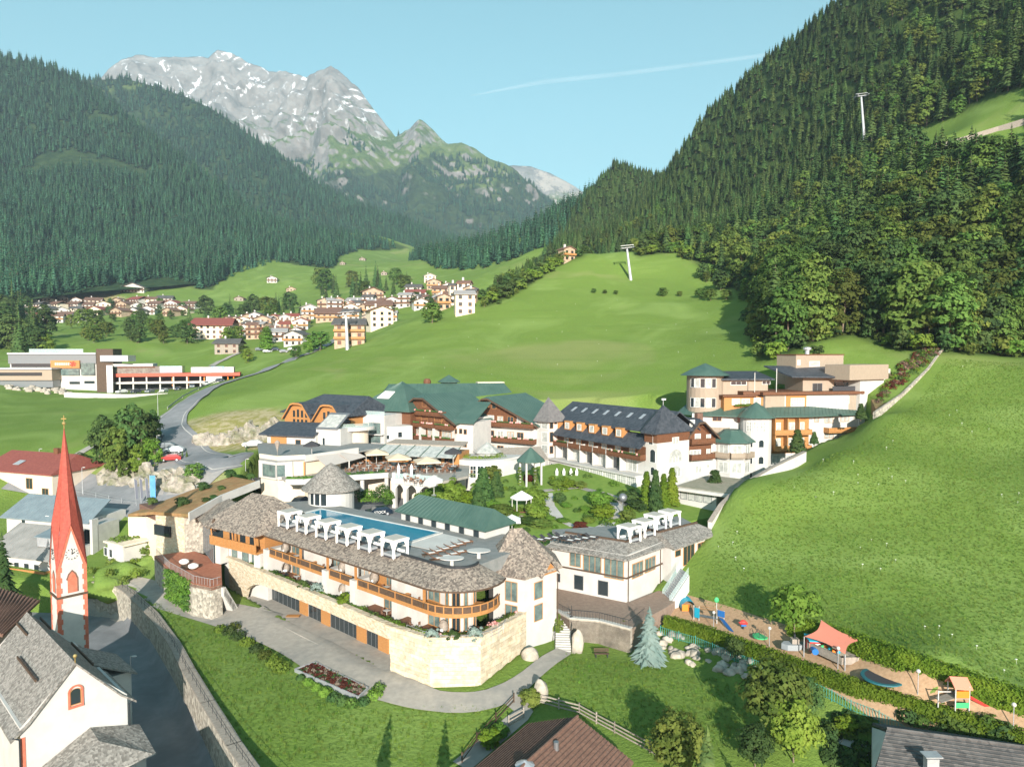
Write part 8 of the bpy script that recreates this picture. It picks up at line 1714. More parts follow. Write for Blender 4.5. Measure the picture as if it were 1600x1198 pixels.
# wooden fences
def wfence(label, pts, rails=3, h=1.1, mat=M_greywood, step=2.2):
    P = [ghit(*q) for q in pts]; t = thing('wooden_fence', label, 'fence', P[0]); pst = MB().box(-.07, .07, -.07, .07, -.3, h + .1).mesh('fence_post', mat)
    for p, q in zip(P[:-1], P[1:]):
        n_ = max(1, int((q - p).to_2d().length / step)); prev = None
        for i in range(n_ + 1):
            c = p.lerp(q, i / n_); c.z = gh(c.x, c.y); put('fence_post', pst, t, loc=c)
            if prev is not None:
                for k in range(rails): z = Vector((0, -.09, h * (k + .6) / rails)); d = Vector((0, 0, .07)); a, b = prev + z, c + z; MB().add([a - d, b - d, b + d, a + d, a - d + Vector((0, .05, 0)), b - d + Vector((0, .05, 0)), b + d + Vector((0, .05, 0)), a + d + Vector((0, .05, 0))], [(0, 1, 2, 3), (7, 6, 5, 4), (3, 2, 6, 7), (4, 5, 1, 0)]).build('fence_rail', mat, t)
            prev = c
    return t
wfence('weathered wooden rail fence around the bottom garden right of the tiled roof', [(842, 1098), (905, 1115), (960, 1145), (1015, 1175), (1060, 1205)]); wfence('dark wooden handrail fence descending beside the garden path', [(803, 1098), (775, 1128), (745, 1160), (722, 1192)], 2, 1.0, M_dkwood); wfence('short weathered fence beside the lower garden path', [(818, 1122), (795, 1135)], 3)
for px_, py_, s, k, lb in [(765, 1165, .9, 2, 'round yellow-green bush beside the garden path at the bottom'), (782, 1150, .7, 0, 'small light bush above the round one by the path'), (828, 1100, .9, 1, 'green bush beside the pale boulder at the path fork'), (1320, 1145, .9, 2, 'yellow-leaved low bush in the dark garden'), (225, 868, 1.3, 1, 'green shrub below the limestone entrance block')]: put('shrub', TOP[k], loc=ghit(px_, py_), scale=(s * 1.2, s * 1.2, s), label=lb, cat='shrub')
ribbon('path', [(1262, 1140), (1290, 1150), (1330, 1163), (1370, 1180)], .9, M_concrete, lift=.1)
# ------------------------------------------------------------------ village houses
WC = {'w': ('white', M_white), 'c': ('cream', M_cream), 'o': ('timbered', pm('village_timber', (.36, .265, .18), (.46, .36, .26), .7, .8)), 'g': ('grey wooden', M_greywood)}
RCc = {'r': ('red', M_redtile), 'b': ('brown', M_terra), 'd': ('dark', M_graytile), 'g': ('grey', pm('grey_sheet', (.30, .29, .28), None))}
def house(px_, py_, wpx, floors, wc, rc, label, rz=None, group='village houses', flat=False, Y=None):
    p = ghit(px_, py_) if Y is None else gy(px_, py_, Y); w = wpx * p.y / FPX; d = w * .85; h = floors * 2.8; rz = rz if rz is not None else ((px_ * 13) % 50 - 25)
    t = thing('village_house', label, 'house', p, group); a = R(rz); c, s = math.cos(a), math.sin(a); A = Vector((p.x - c * w / 2, p.y - s * w / 2)); f = Fr(A, A + Vector((c * w, s * w))); z = p.z
    mb = MB(); f.box(mb, 0, w, 0, d, z - 3, z + h); rise = w * .20
    if not flat: mb.add([f.p(0, 0, z + h), f.p(w, 0, z + h), f.p(w / 2, 0, z + h + rise)], [(0, 1, 2)])
    mb.build('wall', WC[wc][1], t); ov = w * .1; mb = MB()
    if flat: mb.slab([f.p(-ov, -ov, z + h - .2), f.p(w + ov, -ov, z + h - .2), f.p(w + ov * .5, d / 2, z + h + rise), f.p(-ov * .5, d / 2, z + h + rise)], .3); mb.slab([f.p(-ov * .5, d / 2, z + h + rise), f.p(w + ov * .5, d / 2, z + h + rise), f.p(w + ov, d + ov, z + h - .2), f.p(-ov, d + ov, z + h - .2)], .3)
    else:
        k = rise / (w / 2)
        for sg in (0, 1): e = -ov if sg == 0 else w + ov; mb.slab([f.p(e, -ov, z + h - k * ov + .3), f.p(w / 2, -ov, z + h + rise + .3), f.p(w / 2, d + ov, z + h + rise + .3), f.p(e, d + ov, z + h - k * ov + .3)], .3)
    r = mb.build('roof', RCc[rc][1], t); mb = MB(); f.box(mb, w * .3, w * .3 + .8, d * .5, d * .5 + .8, z + h, z + h + rise + 1.3); mb.build('chimney', M_white, r)
    n = max(2, int(w / 3.2))
    for j in range(floors):
        for i in range(n): put_win(t, f, w * (i + .5) / n, 0, z + j * 2.8 + .7, 1.3, 1.4, 'wood-dark')
        if j and wc in 'wo': mb = MB(); f.box(mb, -.2, w + .2, -1.1, -.02, z + j * 2.8 - .1, z + j * 2.8 + .75); mb.build('balcony', M_brown if (px_ % 2) else M_orange, t)
    return t
for a in [(330, 530, 56, 3, 'c', 'r', 'large cream house with red roof above the oval field', 8, 1), (354, 553, 36, 2, 'g', 'd', 'grey wooden barn standing in the oval field below the red-roofed house', 5, 1), (368, 522, 24, 2, 'o', 'b', 'timbered chalet touching the right side of the red-roofed house', 20), (390, 520, 26, 2, 'w', 'd', 'white house with dark roof right of the timbered chalet', -10, 1),
          (410, 512, 26, 2, 'o', 'b', 'timbered brown-roofed house behind the road trees', 15), (388, 508, 24, 2, 'o', 'b', 'brown-roofed timbered house behind the white one above the barn', 10), (433, 534, 28, 2, 'w', 'g', 'white house with pale roof beside the village road', 10, 1), (458, 540, 32, 2, 'w', 'd', 'white and timber chalet at the village road corner', -12), (440, 508, 20, 1, 'c', 'b', 'small cream house in front of the valley trees', 0), (470, 516, 22, 2, 'w', 'r', 'small white house with pinkish red roof in the village centre', 5),
          (484, 500, 24, 3, 'w', 'g', 'tall white gabled house in the village centre', 22), (516, 503, 44, 2, 'o', 'b', 'long timbered inn with brown roof in the village centre', 4, 1), (548, 501, 26, 2, 'w', 'd', 'white house with dark flat-pitched roof behind the large chalet', 0, 1), (546, 541, 46, 3, 'o', 'd', 'large dark-roofed chalet with balconies at the meadow edge', 8, 1), (597, 512, 36, 3, 'c', 'b', 'cream gabled house on the meadow edge right of the large chalet', 25), (573, 510, 16, 2, 'g', 'd', 'narrow grey house beside the cream gabled one', 0),
          (583, 474, 32, 3, 'o', 'b', 'tall timbered guest house with orange-brown roof at the upper village', 10), (553, 482, 26, 2, 'w', 'g', 'white house with grey roof left of the tall guest house', -8, 1), (548, 492, 22, 2, 'c', 'b', 'cream gable house below the grey roof', 15), (592, 490, 38, 2, 'c', 'b', 'wide brown-roofed house below the tall guest house', 5, 1), (572, 492, 24, 2, 'o', 'b', 'small timbered house between two wide brown roofs', 0), (650, 470, 30, 2, 'w', 'r', 'white house with bright red roof in the upper village', 5, 1), (646, 460, 24, 2, 'w', 'd', 'white house with dark roof behind the red roof', 0, 1), (658, 484, 22, 2, 'w', 'b', 'white chalet below the bright red roof', 20),
          (688, 470, 26, 3, 'o', 'b', 'brown-roofed timber house right of the bright red roof', -5, 1), (694, 484, 20, 2, 'o', 'b', 'small timber chalet below the brown-roofed house', 15), (727, 492, 30, 3, 'c', 'g', 'tall cream house at the edge of the big meadow', 10, 1), (734, 472, 24, 2, 'o', 'd', 'dark chalet behind the tall cream house', 0), (678, 452, 22, 2, 'o', 'b', 'brown chalet high in the village centre', 0), (672, 440, 18, 2, 'c', 'g', 'pale small house at the top of the village', 10), (700, 458, 18, 2, 'w', 'b', 'white chalet between trees at the top of the village', 10), (612, 503, 16, 2, 'w', 'g', 'white flat house behind the cream gabled one', 0, 1),
          (425, 442, 15, 2, 'w', 'd', 'white farmhouse alone on the upper valley meadow', 10), (455, 455, 14, 1, 'o', 'b', 'small timber chalet on the upper valley meadow', 20), (373, 470, 14, 1, 'g', 'b', 'weathered hay barn below the valley trees', 0), (207, 457, 34, 2, 'w', 'd', 'white house with dark roof at the foot of the forested hill', 8), (535, 414, 8, 1, 'g', 'b', 'tiny hay hut left of two on the high meadow', 0), (566, 407, 9, 1, 'g', 'b', 'tiny hay hut right of two on the high meadow', 0), (600, 430, 9, 1, 'g', 'b', 'tiny hut on the lower part of the high meadow', 0), (890, 408, 20, 2, 'o', 'b', 'timber chalet at the top of the big meadow below the forest', 30)]:
    house(*a[:7], rz=a[7], flat=len(a) > 8)
rv = random.Random(12); k = 0
for row, (y0, n) in enumerate([(476, 9), (484, 10), (493, 10), (503, 6)]):
    for i in range(n):
        x0 = 42 + (i + .5 * (row % 2)) * 27 + rv.uniform(-5, 5) if row < 3 else 60 + i * 14
        if x0 > 300: continue
        house(x0, y0 + rv.uniform(-2, 2), rv.uniform(16, 24), 2, rv.choice('wwwoc'), rv.choice('bbdbr'), 'small chalet in the %s row of the left-hand village, %s from the left' % (['back', 'second', 'third', 'front'][row], ordn[i]), group='chalets of the far village', flat=rv.random() < .5)
for row, (xa, xb, ya, yb, n) in enumerate([(345, 480, 514, 506, 9), (500, 620, 492, 478, 9), (625, 745, 478, 474, 9), (370, 470, 526, 532, 7)]):
    for i in range(n): t_ = (i + rv.uniform(.2, .8)) / n; house(xa + (xb - xa) * t_, ya + (yb - ya) * t_ + rv.uniform(-3, 3), rv.uniform(15, 22), rv.choice((2, 2, 3)), rv.choice('wwoc'), rv.choice('bbdrg'), 'small house in the %s, %s from the left' % (['row behind the village road', 'lane through the village centre', 'upper village lane', 'row along the village road'][row], ordn[i]), flat=rv.random() < .5)
# ------------------------------------------------------------------ cable car station
Y0 = 286; gs_ = thing('cable_car_station', 'grey and white cable car station with larch bands and orange sign', 'building', tuple(at(80, Y0)) + (24,))
f = Fr(at(15, Y0), at(150, Y0)); zp = lambda y: zat(y, Y0)
def sbox(x0, y0, x1, y1, mat, nm, w0=0.0, w1=12): mb = MB(); f.box(mb, f.uz(x0, y0)[0], f.uz(x1, y0)[0], w0, w1, zp(y1), zp(y0)); return mb.build(nm, mat, gs_)
sbox(15, 553, 150, 615, M_white, 'wall'); sbox(14, 554, 151, 568, M_gmetal, 'upper_band', -.6, 11); sbox(14, 551, 152, 553.6, M_galv, 'roof', -1.2, 13); sbox(3, 577, 96, 593, M_pale, 'larch_band', -6, 0); sbox(3, 574, 97, 576.6, M_galv, 'canopy', -6.6, 1); sbox(8, 593.3, 95, 604, M_gmetal, 'plinth', -5, 0)
sbox(18, 568.5, 84, 573.5, M_glass, 'window', -.2, 0); sbox(8, 581, 81, 586, M_glass, 'window', -6.2, -5.9); sbox(97, 577, 125, 586, M_glassg, 'window', -.8, 0); sbox(128, 567, 149, 586, M_glassg, 'window', -.8, -.2); sbox(109, 596, 125, 600, M_glass, 'window', -.2, .1); sbox(132, 595, 148, 599, M_glass, 'window', -.2, .1); sbox(40, 545, 125, 551, M_railglass, 'roof_railing', 2, 2.1)
sg = sbox(82, 563, 127, 575, M_orange, 'sign_panel', -1.3, -.65)
u, z = f.uz(89, 568.5); mb = MB()
for i in range(9): f.box(mb, u + i * .75, u + i * .75 + .5, -1.36, -1.31, z - .5, z + .5)
mb.build('sign_lettering', M_white, sg); u, z = f.uz(117, 568.5); mb = MB()
for i in range(6): an = i * 1.05; mb.add([f.p(u, -1.4, z), f.p(u + 1.5 * math.cos(an), -1.4, z + 1.2 * math.sin(an)), f.p(u + 1.3 * math.cos(an + .7), -1.4, z + 1.0 * math.sin(an + .7))], [(0, 1, 2)])
mb.build('red_emblem', M_red, sg)
t = thing('station_hall', 'low open station hall with red fascia, white columns and blue poster', 'building', tuple(at(260, 290)) + (24,)); f = Fr(at(152, 284), at(375, 300)); zp = lambda y: zat(y, 291)
def hbox(x0, y0, x1, y1, mat, nm, w0=0.0, w1=9): mb = MB(); f.box(mb, f.uz(x0, y0)[0], f.uz(x1, y0)[0], w0, w1, zp(y1), zp(y0)); return mb.build(nm, mat, t)
hbox(152, 545, 178, 612, M_dkwood, 'dark_hall', -2, 14); hbox(180, 583, 375, 588, pm('red_fascia', (.55, .12, .08), None), 'fascia', -1, 9); hbox(178, 572, 285, 583, M_glassg, 'upper_glazing', 0, 8); hbox(176, 568, 240, 572, M_white, 'upper_roof', -2, 9); hbox(298, 574, 365, 583, M_white, 'upper_wall', .5, 8); r = hbox(330, 573, 350, 582, pm('blue_poster', (.10, .25, .55), (.55, .62, .72), .5, .6), 'poster', .2, .45); hbox(250, 572, 284, 582, pm('pale_blue_poster', (.55, .65, .75), None), 'poster', -.3, -.05)
hbox(180, 596, 325, 599, M_white, 'lower_deck', -1, 9); hbox(178, 588.2, 372, 611, M_dkfab, 'interior', 5, 9); hbox(322, 588.4, 347, 602, M_white, 'white_panel', -.5, 1)
for x_ in range(186, 330, 21): hbox(x_, 588.2, x_ + 2.2, 608, M_white, 'column', -.4, .4)
for x_ in (268, 293, 318, 355, 364): hbox(x_, 588.4, x_ + 1.6, 603, M_or, 'yellow_column', .6, 1.2)
hbox(170, 570, 179, 614, M_galv, 'round_column', -4, -2.5); q = gy(180, 560, 282); MB().box(q.x - 6, q.x + 5, q.y, q.y + 6, q.z - 1.2, q.z + 1.2).build('gondola_gear', M_galv, t)
swall('station_wall', 'long pale retaining wall in front of the cable car station', [gy(100, 613, 262), gy(130, 614, 262), gy(200, 616, 262), gy(262, 614, 266)], .8, 6, M_concrete)
rngb = random.Random(8)
for i in range(60): t_ = rngb.random(); p = ghit(4 + 112 * t_, 601 + 14 * t_ + rngb.uniform(-4, 6)); s = rngb.uniform(.8, 1.6); put('boulder', BL[i % 5], loc=p, rz=rngb.uniform(0, 6), scale=(s, s, s), label='pale boulder in the rock bank below the cable car station', cat='boulder', group='boulders below the cable car station')
# rock faces beside the road
mb = MB()
for i in range(26): t_ = i / 25; p = ghit(318 + 115 * t_, 694 - 10 * t_ * (1 if i % 2 else 2.2)); mb.blob(p, rngb.uniform(1.2, 2.6), 1.5, rngb.uniform(1.2, 3.0), i, .7, 9, 7, fr=1.6)
mb.build('rock_face', M_cliff_, kind='structure'); mb = MB()
for i in range(24): t_ = i / 23; p = ghit(165 + 135 * t_, 752 + 12 * t_ + (i % 3) * -7); mb.blob(p, rngb.uniform(1.2, 2.4), 1.4, rngb.uniform(1.2, 2.8), i + 40, .7, 9, 7, fr=1.6)
mb.build('rock_face', M_cliff_, kind='structure')
# guard rail along the main road
gr = thing('road_railing', 'pale guard rail following the inner side of the main road', 'railing', ghit(330, 602)); P = [ghit(*q) for q in [(262, 640), (285, 622), (310, 609), (335, 599), (360, 589)]]
for p, q in zip(P[:-1], P[1:]): up = Vector((0, 0, .9)); MB().slab([p + up, q + up, q + up + Vector((0, .15, 0)), p + up + Vector((0, .15, 0))], .5).build('rail', M_concrete, gr); MB().tube(p, p + up, .1).build('post', M_concrete, gr)
gr = thing('street_railing', 'grey pipe railing along the lower road behind the metal-roofed house', 'railing', ghit(150, 778)); P = [ghit(*q) + Vector((0, 0, .1)) for q in [(108, 770), (130, 774), (150, 778), (170, 783), (190, 787), (212, 791)]]
for p, q in zip(P[:-1], P[1:]):
    for z in (.5, 1.0): MB().tube(p + Vector((0, 0, z)), q + Vector((0, 0, z)), .04, n=4).build('rail', M_galv, gr)
    MB().tube(p, p + Vector((0, 0, 1.05)), .05, n=4).build('post', M_galv, gr)
# ------------------------------------------------------------------ lift pylons
def pylon(base, h, lean, label):
    b = Vector(base); tp_ = b + Vector((lean, 0, h)); t = thing('lift_pylon', label, 'pylon', b, 'chairlift pylons'); MB().tube(b - Vector((0, 0, 1)), tp_, .75, .45, 10).build('mast', M_galv, t); mb = MB().tube(tp_ + Vector((-2.9, 0, .2)), tp_ + Vector((2.9, 0, .9)), .25, n=6); mb.build('cross_arm', M_galv, t)
    for s in (-2.6, 2.6):
        q = tp_ + Vector((s, 0, .55 + s * .12)); mb = MB().tube(q + Vector((0, -2.4, -.1)), q + Vector((0, 2.4, .3)), .22, n=6)
        for i in range(4): mb.tube(q + Vector((-.15, -1.8 + i * 1.2, -.3)), q + Vector((.15, -1.8 + i * 1.2, -.3)), .3, n=8)
        mb.build('sheave_train', M_gmetal, t)
    mb = MB().slab([tp_ + Vector((-2.9, -.6, 1.3)), tp_ + Vector((2.9, -.6, 1.9)), tp_ + Vector((2.9, .6, 1.9)), tp_ + Vector((-2.9, .6, 1.3))], .1); mb.build('work_platform', M_galv, t)
p = ghit(986, 437); pylon(p, 13.5, -1.9, 'grey lift pylon standing on the big open meadow'); p = ghit(1352, 232); pylon(p, 25, -2.6, 'grey lift pylon rising out of the forest on the right'); p = ghit(543, 546); pylon(p, 12, -.4, 'slim grey lift pylon in front of the large village chalet')
# ------------------------------------------------------------------ parked cars
def make_car(col, nm):
    t = thing('parked_car', '', 'car', (0, 0, 0)); pr = [(-2.15, .35), (-2.2, .8), (-1.95, 1.0), (-1.15, 1.06), (-.45, 1.5), (1.25, 1.52), (1.95, 1.1), (2.2, .95), (2.2, .35)]; w = .88; mb = MB(); n = len(pr)
    ww = [w if z < 1.2 else w * .8 for x, z in pr]; mb.add([(x, -q, z) for (x, z), q in zip(pr, ww)] + [(x, q, z) for (x, z), q in zip(pr, ww)], [range(n), range(2 * n - 1, n - 1, -1)] + [(i, n + i, n + (i + 1) % n, (i + 1) % n) for i in range(n)]); m = pm('car_paint_' + nm, col, None, rough=.25, spec=.6); put('body', mb.mesh('body', m), t, loc=(0, 0, 0), local=True)
    for s in (-1, 1): put('side_window', MB().add([(-.85, s * w * .93, 1.1), (1.6, s * w * .93, 1.12), (1.2, s * w * .815, 1.46), (-.4, s * w * .815, 1.45)], [(0, 1, 2, 3)]).mesh('side_window', M_glass), t, loc=(0, 0, 0), local=True)
    put('windscreen', MB().add([(-1.17, -.72, 1.09), (-1.17, .72, 1.09), (-.5, .66, 1.49), (-.5, -.66, 1.49)], [(0, 1, 2, 3)]).mesh('windscreen', M_glass), t, loc=(-.02, 0, .02), local=True)
    for x in (-1.35, 1.35):
        for y in (-.85, .85): o = put('wheel', MB().tube((x, y - .1, .33), (x, y + .1, .33), .33, n=14).mesh('tyre', M_dkfab), t, loc=(0, 0, 0), local=True); put('rim', MB().tube((x, y - .115, .33), (x, y + .115, .33), .2, n=10).mesh('rim', M_galv), o, loc=(0, 0, 0), local=True)
    for y in (-.6, .6): put('headlight', MB().box(-2.22, -2.12, y - .2, y + .2, .72, .86).mesh('headlight', M_white), t, loc=(0, 0, 0), local=True)
    return t
for px_, py_, col, nm, rz, lb, Yc in [(236, 694, (.03, .035, .04), 'black', 12, 'dark car parked under the trees by the road', 0), (240, 687, (.12, .14, .16), 'blue_grey', 12, 'blue-grey car parked behind the dark one', 0), (258, 703, (.16, .18, .19), 'silver', 12, 'grey estate car in the roadside parking', 0), (271, 709, (.7, .7, .68), 'white', 12, 'white car in the roadside parking beside small thujas', 0), (267, 722, (.35, .03, .03), 'red', 15, 'red car half hidden behind roadside bushes', 0), (395, 700, (.6, .6, .58), 'pale', 10, 'pale car below the rock face at the hotel drive', 0)]:
    c = make_car(col, nm); p = ghit(px_, py_); c.location = (p.x, p.y, p.z + .3); c.rotation_euler = (0, 0, R(rz)); c['label'] = lb; c['group'] = 'parked cars'
for p, rz, lb in [((-22.6, 119.0, 13.92), 25, 'black hotel car with white lettering in the court beside the pool'), ((-37.8, 125.0, 14.2), 80, 'dark car standing at the garage below the bay window')]:
    c = make_car((.01, .02, .035), 'midnight'); c.location = p; c.rotation_euler = (0, 0, R(rz)); c['label'] = lb; c['group'] = 'parked cars'
    if rz == 25:
        tx = bpy.data.curves.new('lettering', 'FONT'); tx.body = 'STOCK'; tx.size = .62; tx.align_x = 'CENTER'; tx.extrude = .005; tx.materials.append(M_whitefab); tmp = bpy.data.objects.new('lettering_source', tx); me_ = bpy.data.meshes.new_from_object(tmp); bpy.data.objects.remove(tmp); o = bpy.data.objects.new('lettering', me_); COL.objects.link(o); o.parent = c; o.location = (.1, -.9, .5); o.rotation_euler = (math.pi / 2, 0, 0)
cl = [make_car(c_, n_) for c_, n_ in (((.65, .65, .63), 'cream'), ((.05, .06, .08), 'graphite'), ((.2, .22, .24), 'steel'))]
for i in range(13):
    st_ = i < 8; px_, py_ = (190 + i * 22, 611) if st_ else (405 + (i - 8) * 13, 548 + (i % 2) * 3); p = ghit(px_, py_) if not st_ else gy(px_, py_, 279); z_ = gh(p.x, p.y) + .1
    lb = '%s car parked %s, %s from the left' % (['pale', 'dark', 'grey'][i % 3], 'in front of the station hall' if st_ else 'beside the village road', ordn[i if st_ else i - 8])
    if i < 3: o = cl[i]; o.location = (p.x, p.y, z_); o.rotation_euler = (0, 0, R(70 + i * 9)); o['label'] = lb; o['group'] = 'parked cars'
    else: clone(cl[i % 3], (p.x, p.y, z_), R(60 + i * 11), label=lb, group='parked cars')
# rainwater pipes on the white walls in view
for par, pts_ in ((rs, [f_.p(u_, -.08, 0) for f_, u_ in ((Fr(RA, RB_), .3), (Fr(RB_, RC), .35), (Fr(RB_, RC), 8.6))]), (tw_, [Vector((5.75, 88.2, 0))])):
    for q in pts_: MB().tube((q.x, q.y, 7.5), (q.x, q.y, 13.8), .07, n=6).build('downpipe', M_dkwood, par)
# ------------------------------------------------------------------ single trees of the valley: px, base py, height px, kind
TB = [broad('valley_tree_%d' % i, 610 + i, 10, 3.6, 60, 40, .38, [L_broad, L_dark, L_light][i % 3], h0f=-.06) for i in range(3)]; TS = conifer('valley_spruce', 620, 14, 2.6, 16, 10, L_spruce, bare=.04)
def vtree(px_, py_, hp, k, label, group, wide=1.0):
    p = ghit(px_, py_); h = hp * p.y / FPX
    if k == 3: t = tree('spruce_tree', label, 'tree', p, *TS, scale=h / 14, rz=px_, group=group)
    else: s = h / 10; t = tree('broadleaf_tree', label, 'tree', p, *TB[k], scale=(s * wide, s * wide, s), rz=px_, group=group)
for i, (a, b, c_, k) in enumerate([(165, 728, 80, 1), (185, 736, 78, 0), (205, 722, 92, 1), (222, 715, 78, 1), (238, 695, 55, 1), (178, 748, 48, 0), (215, 745, 50, 2), (232, 722, 38, 2), (155, 715, 48, 0), (242, 730, 44, 2), (195, 755, 40, 0)]): vtree(a, b, c_, k, 'leafy roadside tree in the clump left of the parked cars, %s from the left' % ordn[sorted([165, 185, 205, 222, 238, 178, 215, 232, 155, 242, 195]).index(a)], 'roadside trees left of the parking', .8)
for a, b, c_, k, lb in [(303, 752, 32, 0, 'round green bush tree below the parking area'), (292, 716, 16, 3, 'small thuja beside the white car'), (285, 715, 14, 3, 'smaller thuja touching the white car'), (385, 708, 14, 3, 'small conifer at the foot of the rock face'), (127, 728, 22, 1, 'slim young tree beside the field path'), (104, 738, 16, 1, 'small bush tree at the lower end of the field path'), (675, 505, 36, 0, 'big round tree on the ridge of the big meadow'), (462, 560, 22, 0, 'round tree at the bend of the village road'), (500, 548, 34, 0, 'bushy tree left of the large dark-roofed chalet'), (485, 552, 28, 2, 'lighter bushy tree beside the village road'), (72, 552, 30, 2, 'light green tree behind the cable car station')]: vtree(a, b, c_, k, lb, 'single trees of the valley', 1.3 if k != 3 else 1)
rv = random.Random(31)
def strew(n, fn, kinds, label, group):
    for i in range(n): a, b, h_ = fn(); vtree(a, b, h_, rv.choice(kinds), label, group, rv.uniform(.9, 1.4))
strew(22, lambda: (rv.uniform(110, 300), 515 + rv.uniform(-6, 28) * .8, rv.uniform(18, 34)), (0, 1, 0), 'dark green tree in the belt between cable car station and village', 'tree belt behind the station')
strew(26, lambda: (lambda x: (x, 505 - (x - 330) * .05 + rv.uniform(-16, 2), rv.uniform(18, 34)))(rv.uniform(280, 480)), (0, 1, 3, 3), 'tree in the valley wood behind the first village houses', 'valley wood behind the houses')
strew(24, lambda: (lambda x: (x, 462 - (x - 480) * .06 + rv.uniform(-12, 14), rv.uniform(22, 40)))(rv.uniform(470, 640)), (0, 3, 3), 'tree in the dark wood above the village roofs', 'dark wood above the village')
strew(14, lambda: (rv.uniform(640, 760), 475 + rv.uniform(-14, 8), rv.uniform(12, 22)), (0, 1, 2), 'garden tree among the upper village houses', 'garden trees of the upper village')
strew(12, lambda: (rv.uniform(340, 420), 548 + rv.uniform(-18, 26), rv.uniform(16, 30)), (0, 2), 'garden tree beside the barn and village road', 'garden trees by the village road')
strew(24, lambda: (rv.uniform(30, 300), rv.uniform(468, 505), rv.uniform(9, 16)), (0, 1, 0), 'small garden tree between the chalets of the left-hand village', 'garden trees of the left-hand village')
strew(26, lambda: (rv.uniform(-10, 70), 520 + rv.uniform(-25, 34), rv.uniform(35, 60)), (1, 3, 3), 'dark tree in the shaded wood at the left edge', 'shaded wood at the left edge')
strew(16, lambda: (rv.uniform(1085, 1190), 452 + rv.uniform(-20, 18), rv.uniform(14, 34)), (0, 2, 1), 'shrubby tree at the forest edge above the big meadow', 'forest edge shrubs')
for i, (a, b, c_) in enumerate([(928, 458, 8), (945, 459, 7), (962, 460, 7), (1036, 463, 15), (1062, 463, 9), (1095, 466, 18), (1135, 468, 17), (1160, 470, 14)]): vtree(a, b, c_, 0, 'low bush on the big meadow terrace line, %s from the left' % ordn[i], 'bushes on the meadow terrace', 1.5)
# hillside fence and track on the upper right
swall('track_wall', 'pale wooden barrier wall along the track on the upper right clearing', [ghit(1462, 234) + Vector((0, 0, 1.8)), ghit(1510, 220) + Vector((0, 0, 1.8)), ghit(1560, 205) + Vector((0, 0, 1.8)), ghit(1620, 187) + Vector((0, 0, 1.8))], .6, 2.6, M_greywood)
# ------------------------------------------------------------------ grass tufts and meadow flowers near the camera
def tuft(seed, n, h, r, mat):
    rg = np.random.default_rng(seed); mb = MB()
    for i in range(n): a, d, l = rg.uniform(0, 6.28), rg.uniform(0, r), h * rg.uniform(.6, 1.2); x, y = d * math.cos(a), d * math.sin(a); b = rg.uniform(0, 6.28); w = .05; e = rg.uniform(.1, .35) * l; mb.add([(x - w * math.sin(b), y + w * math.cos(b), -.05), (x + w * math.sin(b), y - w * math.cos(b), -.05), (x + e * math.cos(a), y + e * math.sin(a), l)], [(0, 1, 2)])
    return mb.mesh('grass_tuft', mat)
TF = [tuft(1, 16, .5, .4, L_grass), tuft(2, 16, .42, .45, L_grass), tuft(3, 12, .6, .3, L_light)]
MEAD = hpoly([(1125, 840), (1180, 775), (1280, 722), (1400, 650), (1478, 562), (1660, 560), (1680, 1060), (1500, 1075), (1240, 985), (1090, 940)])
x, y = poly_pts(MEAD, .38, 71); z = np.array([gh(a, b) for a, b in zip(x, y)]); rng = np.random.default_rng(5)
scatter('meadow_grass', np.stack([x, y, z], 1), rng.uniform(.3, .55, len(x)), rng.integers(0, 3, len(x)), TF, label='tall grass of the steep meadow beside the hotel', seed=8, tilt=.15)
LAWN = [hpoly([(200, 935), (330, 985), (450, 1050), (560, 1110), (640, 1105), (790, 1100), (700, 1198), (380, 1198), (300, 1095)]), hpoly([(890, 1020), (1000, 1040), (1130, 1060), (1170, 1120), (1100, 1198), (1010, 1165), (850, 1095), (830, 1075)])]
l = [poly_pts(p_, .42, 72 + i) for i, p_ in enumerate(LAWN)]; x = np.concatenate([a[0] for a in l]); y = np.concatenate([a[1] for a in l]); z = np.array([gh(a, b) for a, b in zip(x, y)])
scatter('lawn_grass', np.stack([x, y, z], 1), rng.uniform(.3, .65, len(x)), rng.integers(0, 3, len(x)), TF, label='uneven grass of the lawns below the limestone wall', seed=9, tilt=.2)
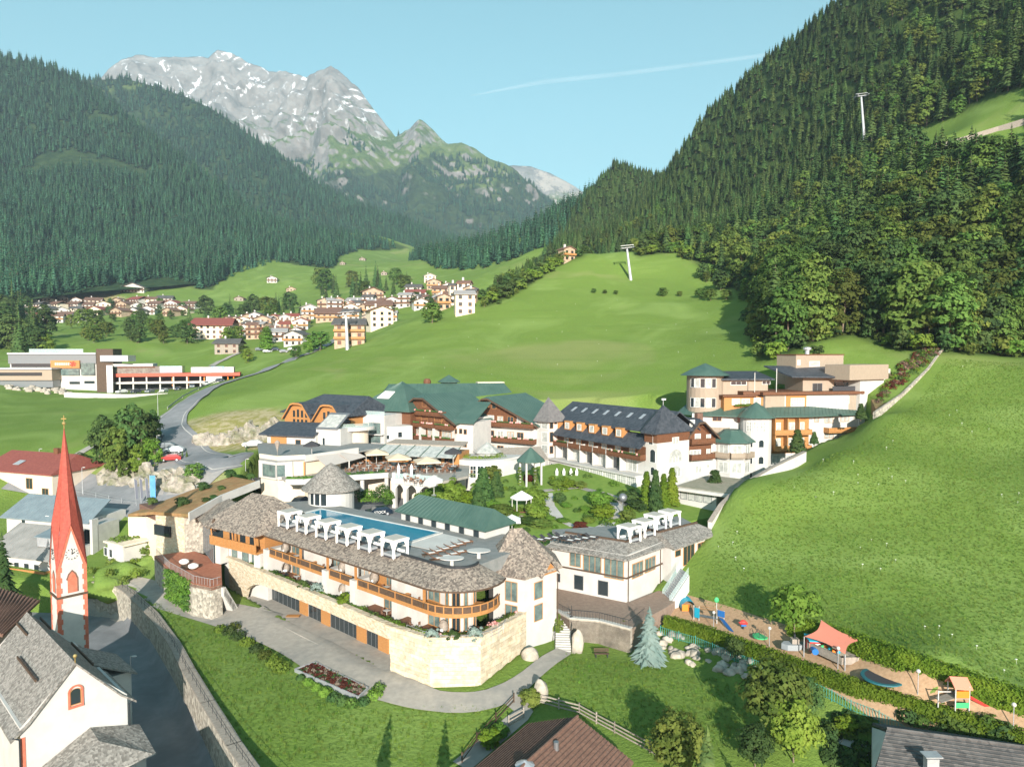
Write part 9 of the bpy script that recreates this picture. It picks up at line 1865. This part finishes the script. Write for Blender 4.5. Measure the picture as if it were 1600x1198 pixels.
FLW = MB(); FLW.blob((0, 0, .55), .14, .14, .05, 1, .4, 6, 4); FLW.tube((0, 0, 0), (0, 0, .55), .012, n=3); FLW = FLW.mesh('flower', pm('white_umbel', (.75, .75, .65), None))
x, y = poly_pts(MEAD, 2.6, 75); nn = np.array([noise.noise(Vector((a / 9, b / 9, 2.0))) for a, b in zip(x, y)]); k = nn > .3; x, y = x[k], y[k]; BIG = hpoly([(620, 560), (700, 500), (850, 460), (1000, 470), (1150, 480), (1150, 560), (1000, 590), (700, 590)]); x2, y2 = poly_pts(BIG, 12, 76); x = np.concatenate([x, x2]); y = np.concatenate([y, y2]); z = np.array([gh(a, b) for a, b in zip(x, y)])
scatter('meadow_flowers', np.stack([x, y, z], 1), rng.uniform(.5, 1.0, len(x)), np.zeros(len(x)), [FLW], label='white umbel flowers dotted through the meadows', seed=10, tilt=.1)
# contrail high above the haze
P = [gy(735, 150, 9000), gy(850, 128, 9000), gy(960, 117, 9000), gy(1080, 102, 9000), gy(1230, 82, 9000)]; mb = MB()
for i in range(len(P) - 1): mb.tube(P[i], P[i + 1], [6, 30, 28, 26, 24][i], [30, 28, 26, 24, 22][i], 12)
cm_ = glassmat('ice_cloud', (.95, .97, 1), .05); cm_.node_tree.nodes['Principled BSDF'].inputs['Roughness'].default_value = 1; mb.build('contrail', cm_, smooth=True, label='thin faint white contrail slanting across the blue sky', cat='contrail')
# ------------------------------------------------------------------ haze: even, pale air round the whole place
hz = MB().box(-9000, 9000, -300, 9000, -60, 2450)
hm = bpy.data.materials.new('valley_haze'); hm.use_nodes = True
hn = hm.node_tree.nodes; hn.remove(hn['Principled BSDF'])
pv = hn.new('ShaderNodeVolumePrincipled'); pv.inputs['Color'].default_value = (0.60, 0.84, 1.0, 1); pv.inputs['Density'].default_value = 1.0e-4; pv.inputs['Anisotropy'].default_value = 0.0
hm.node_tree.links.new(pv.outputs[0], hn['Material Output'].inputs['Volume'])
hz.build('haze', hm, kind='stuff', label='pale bluish morning haze filling the valley')
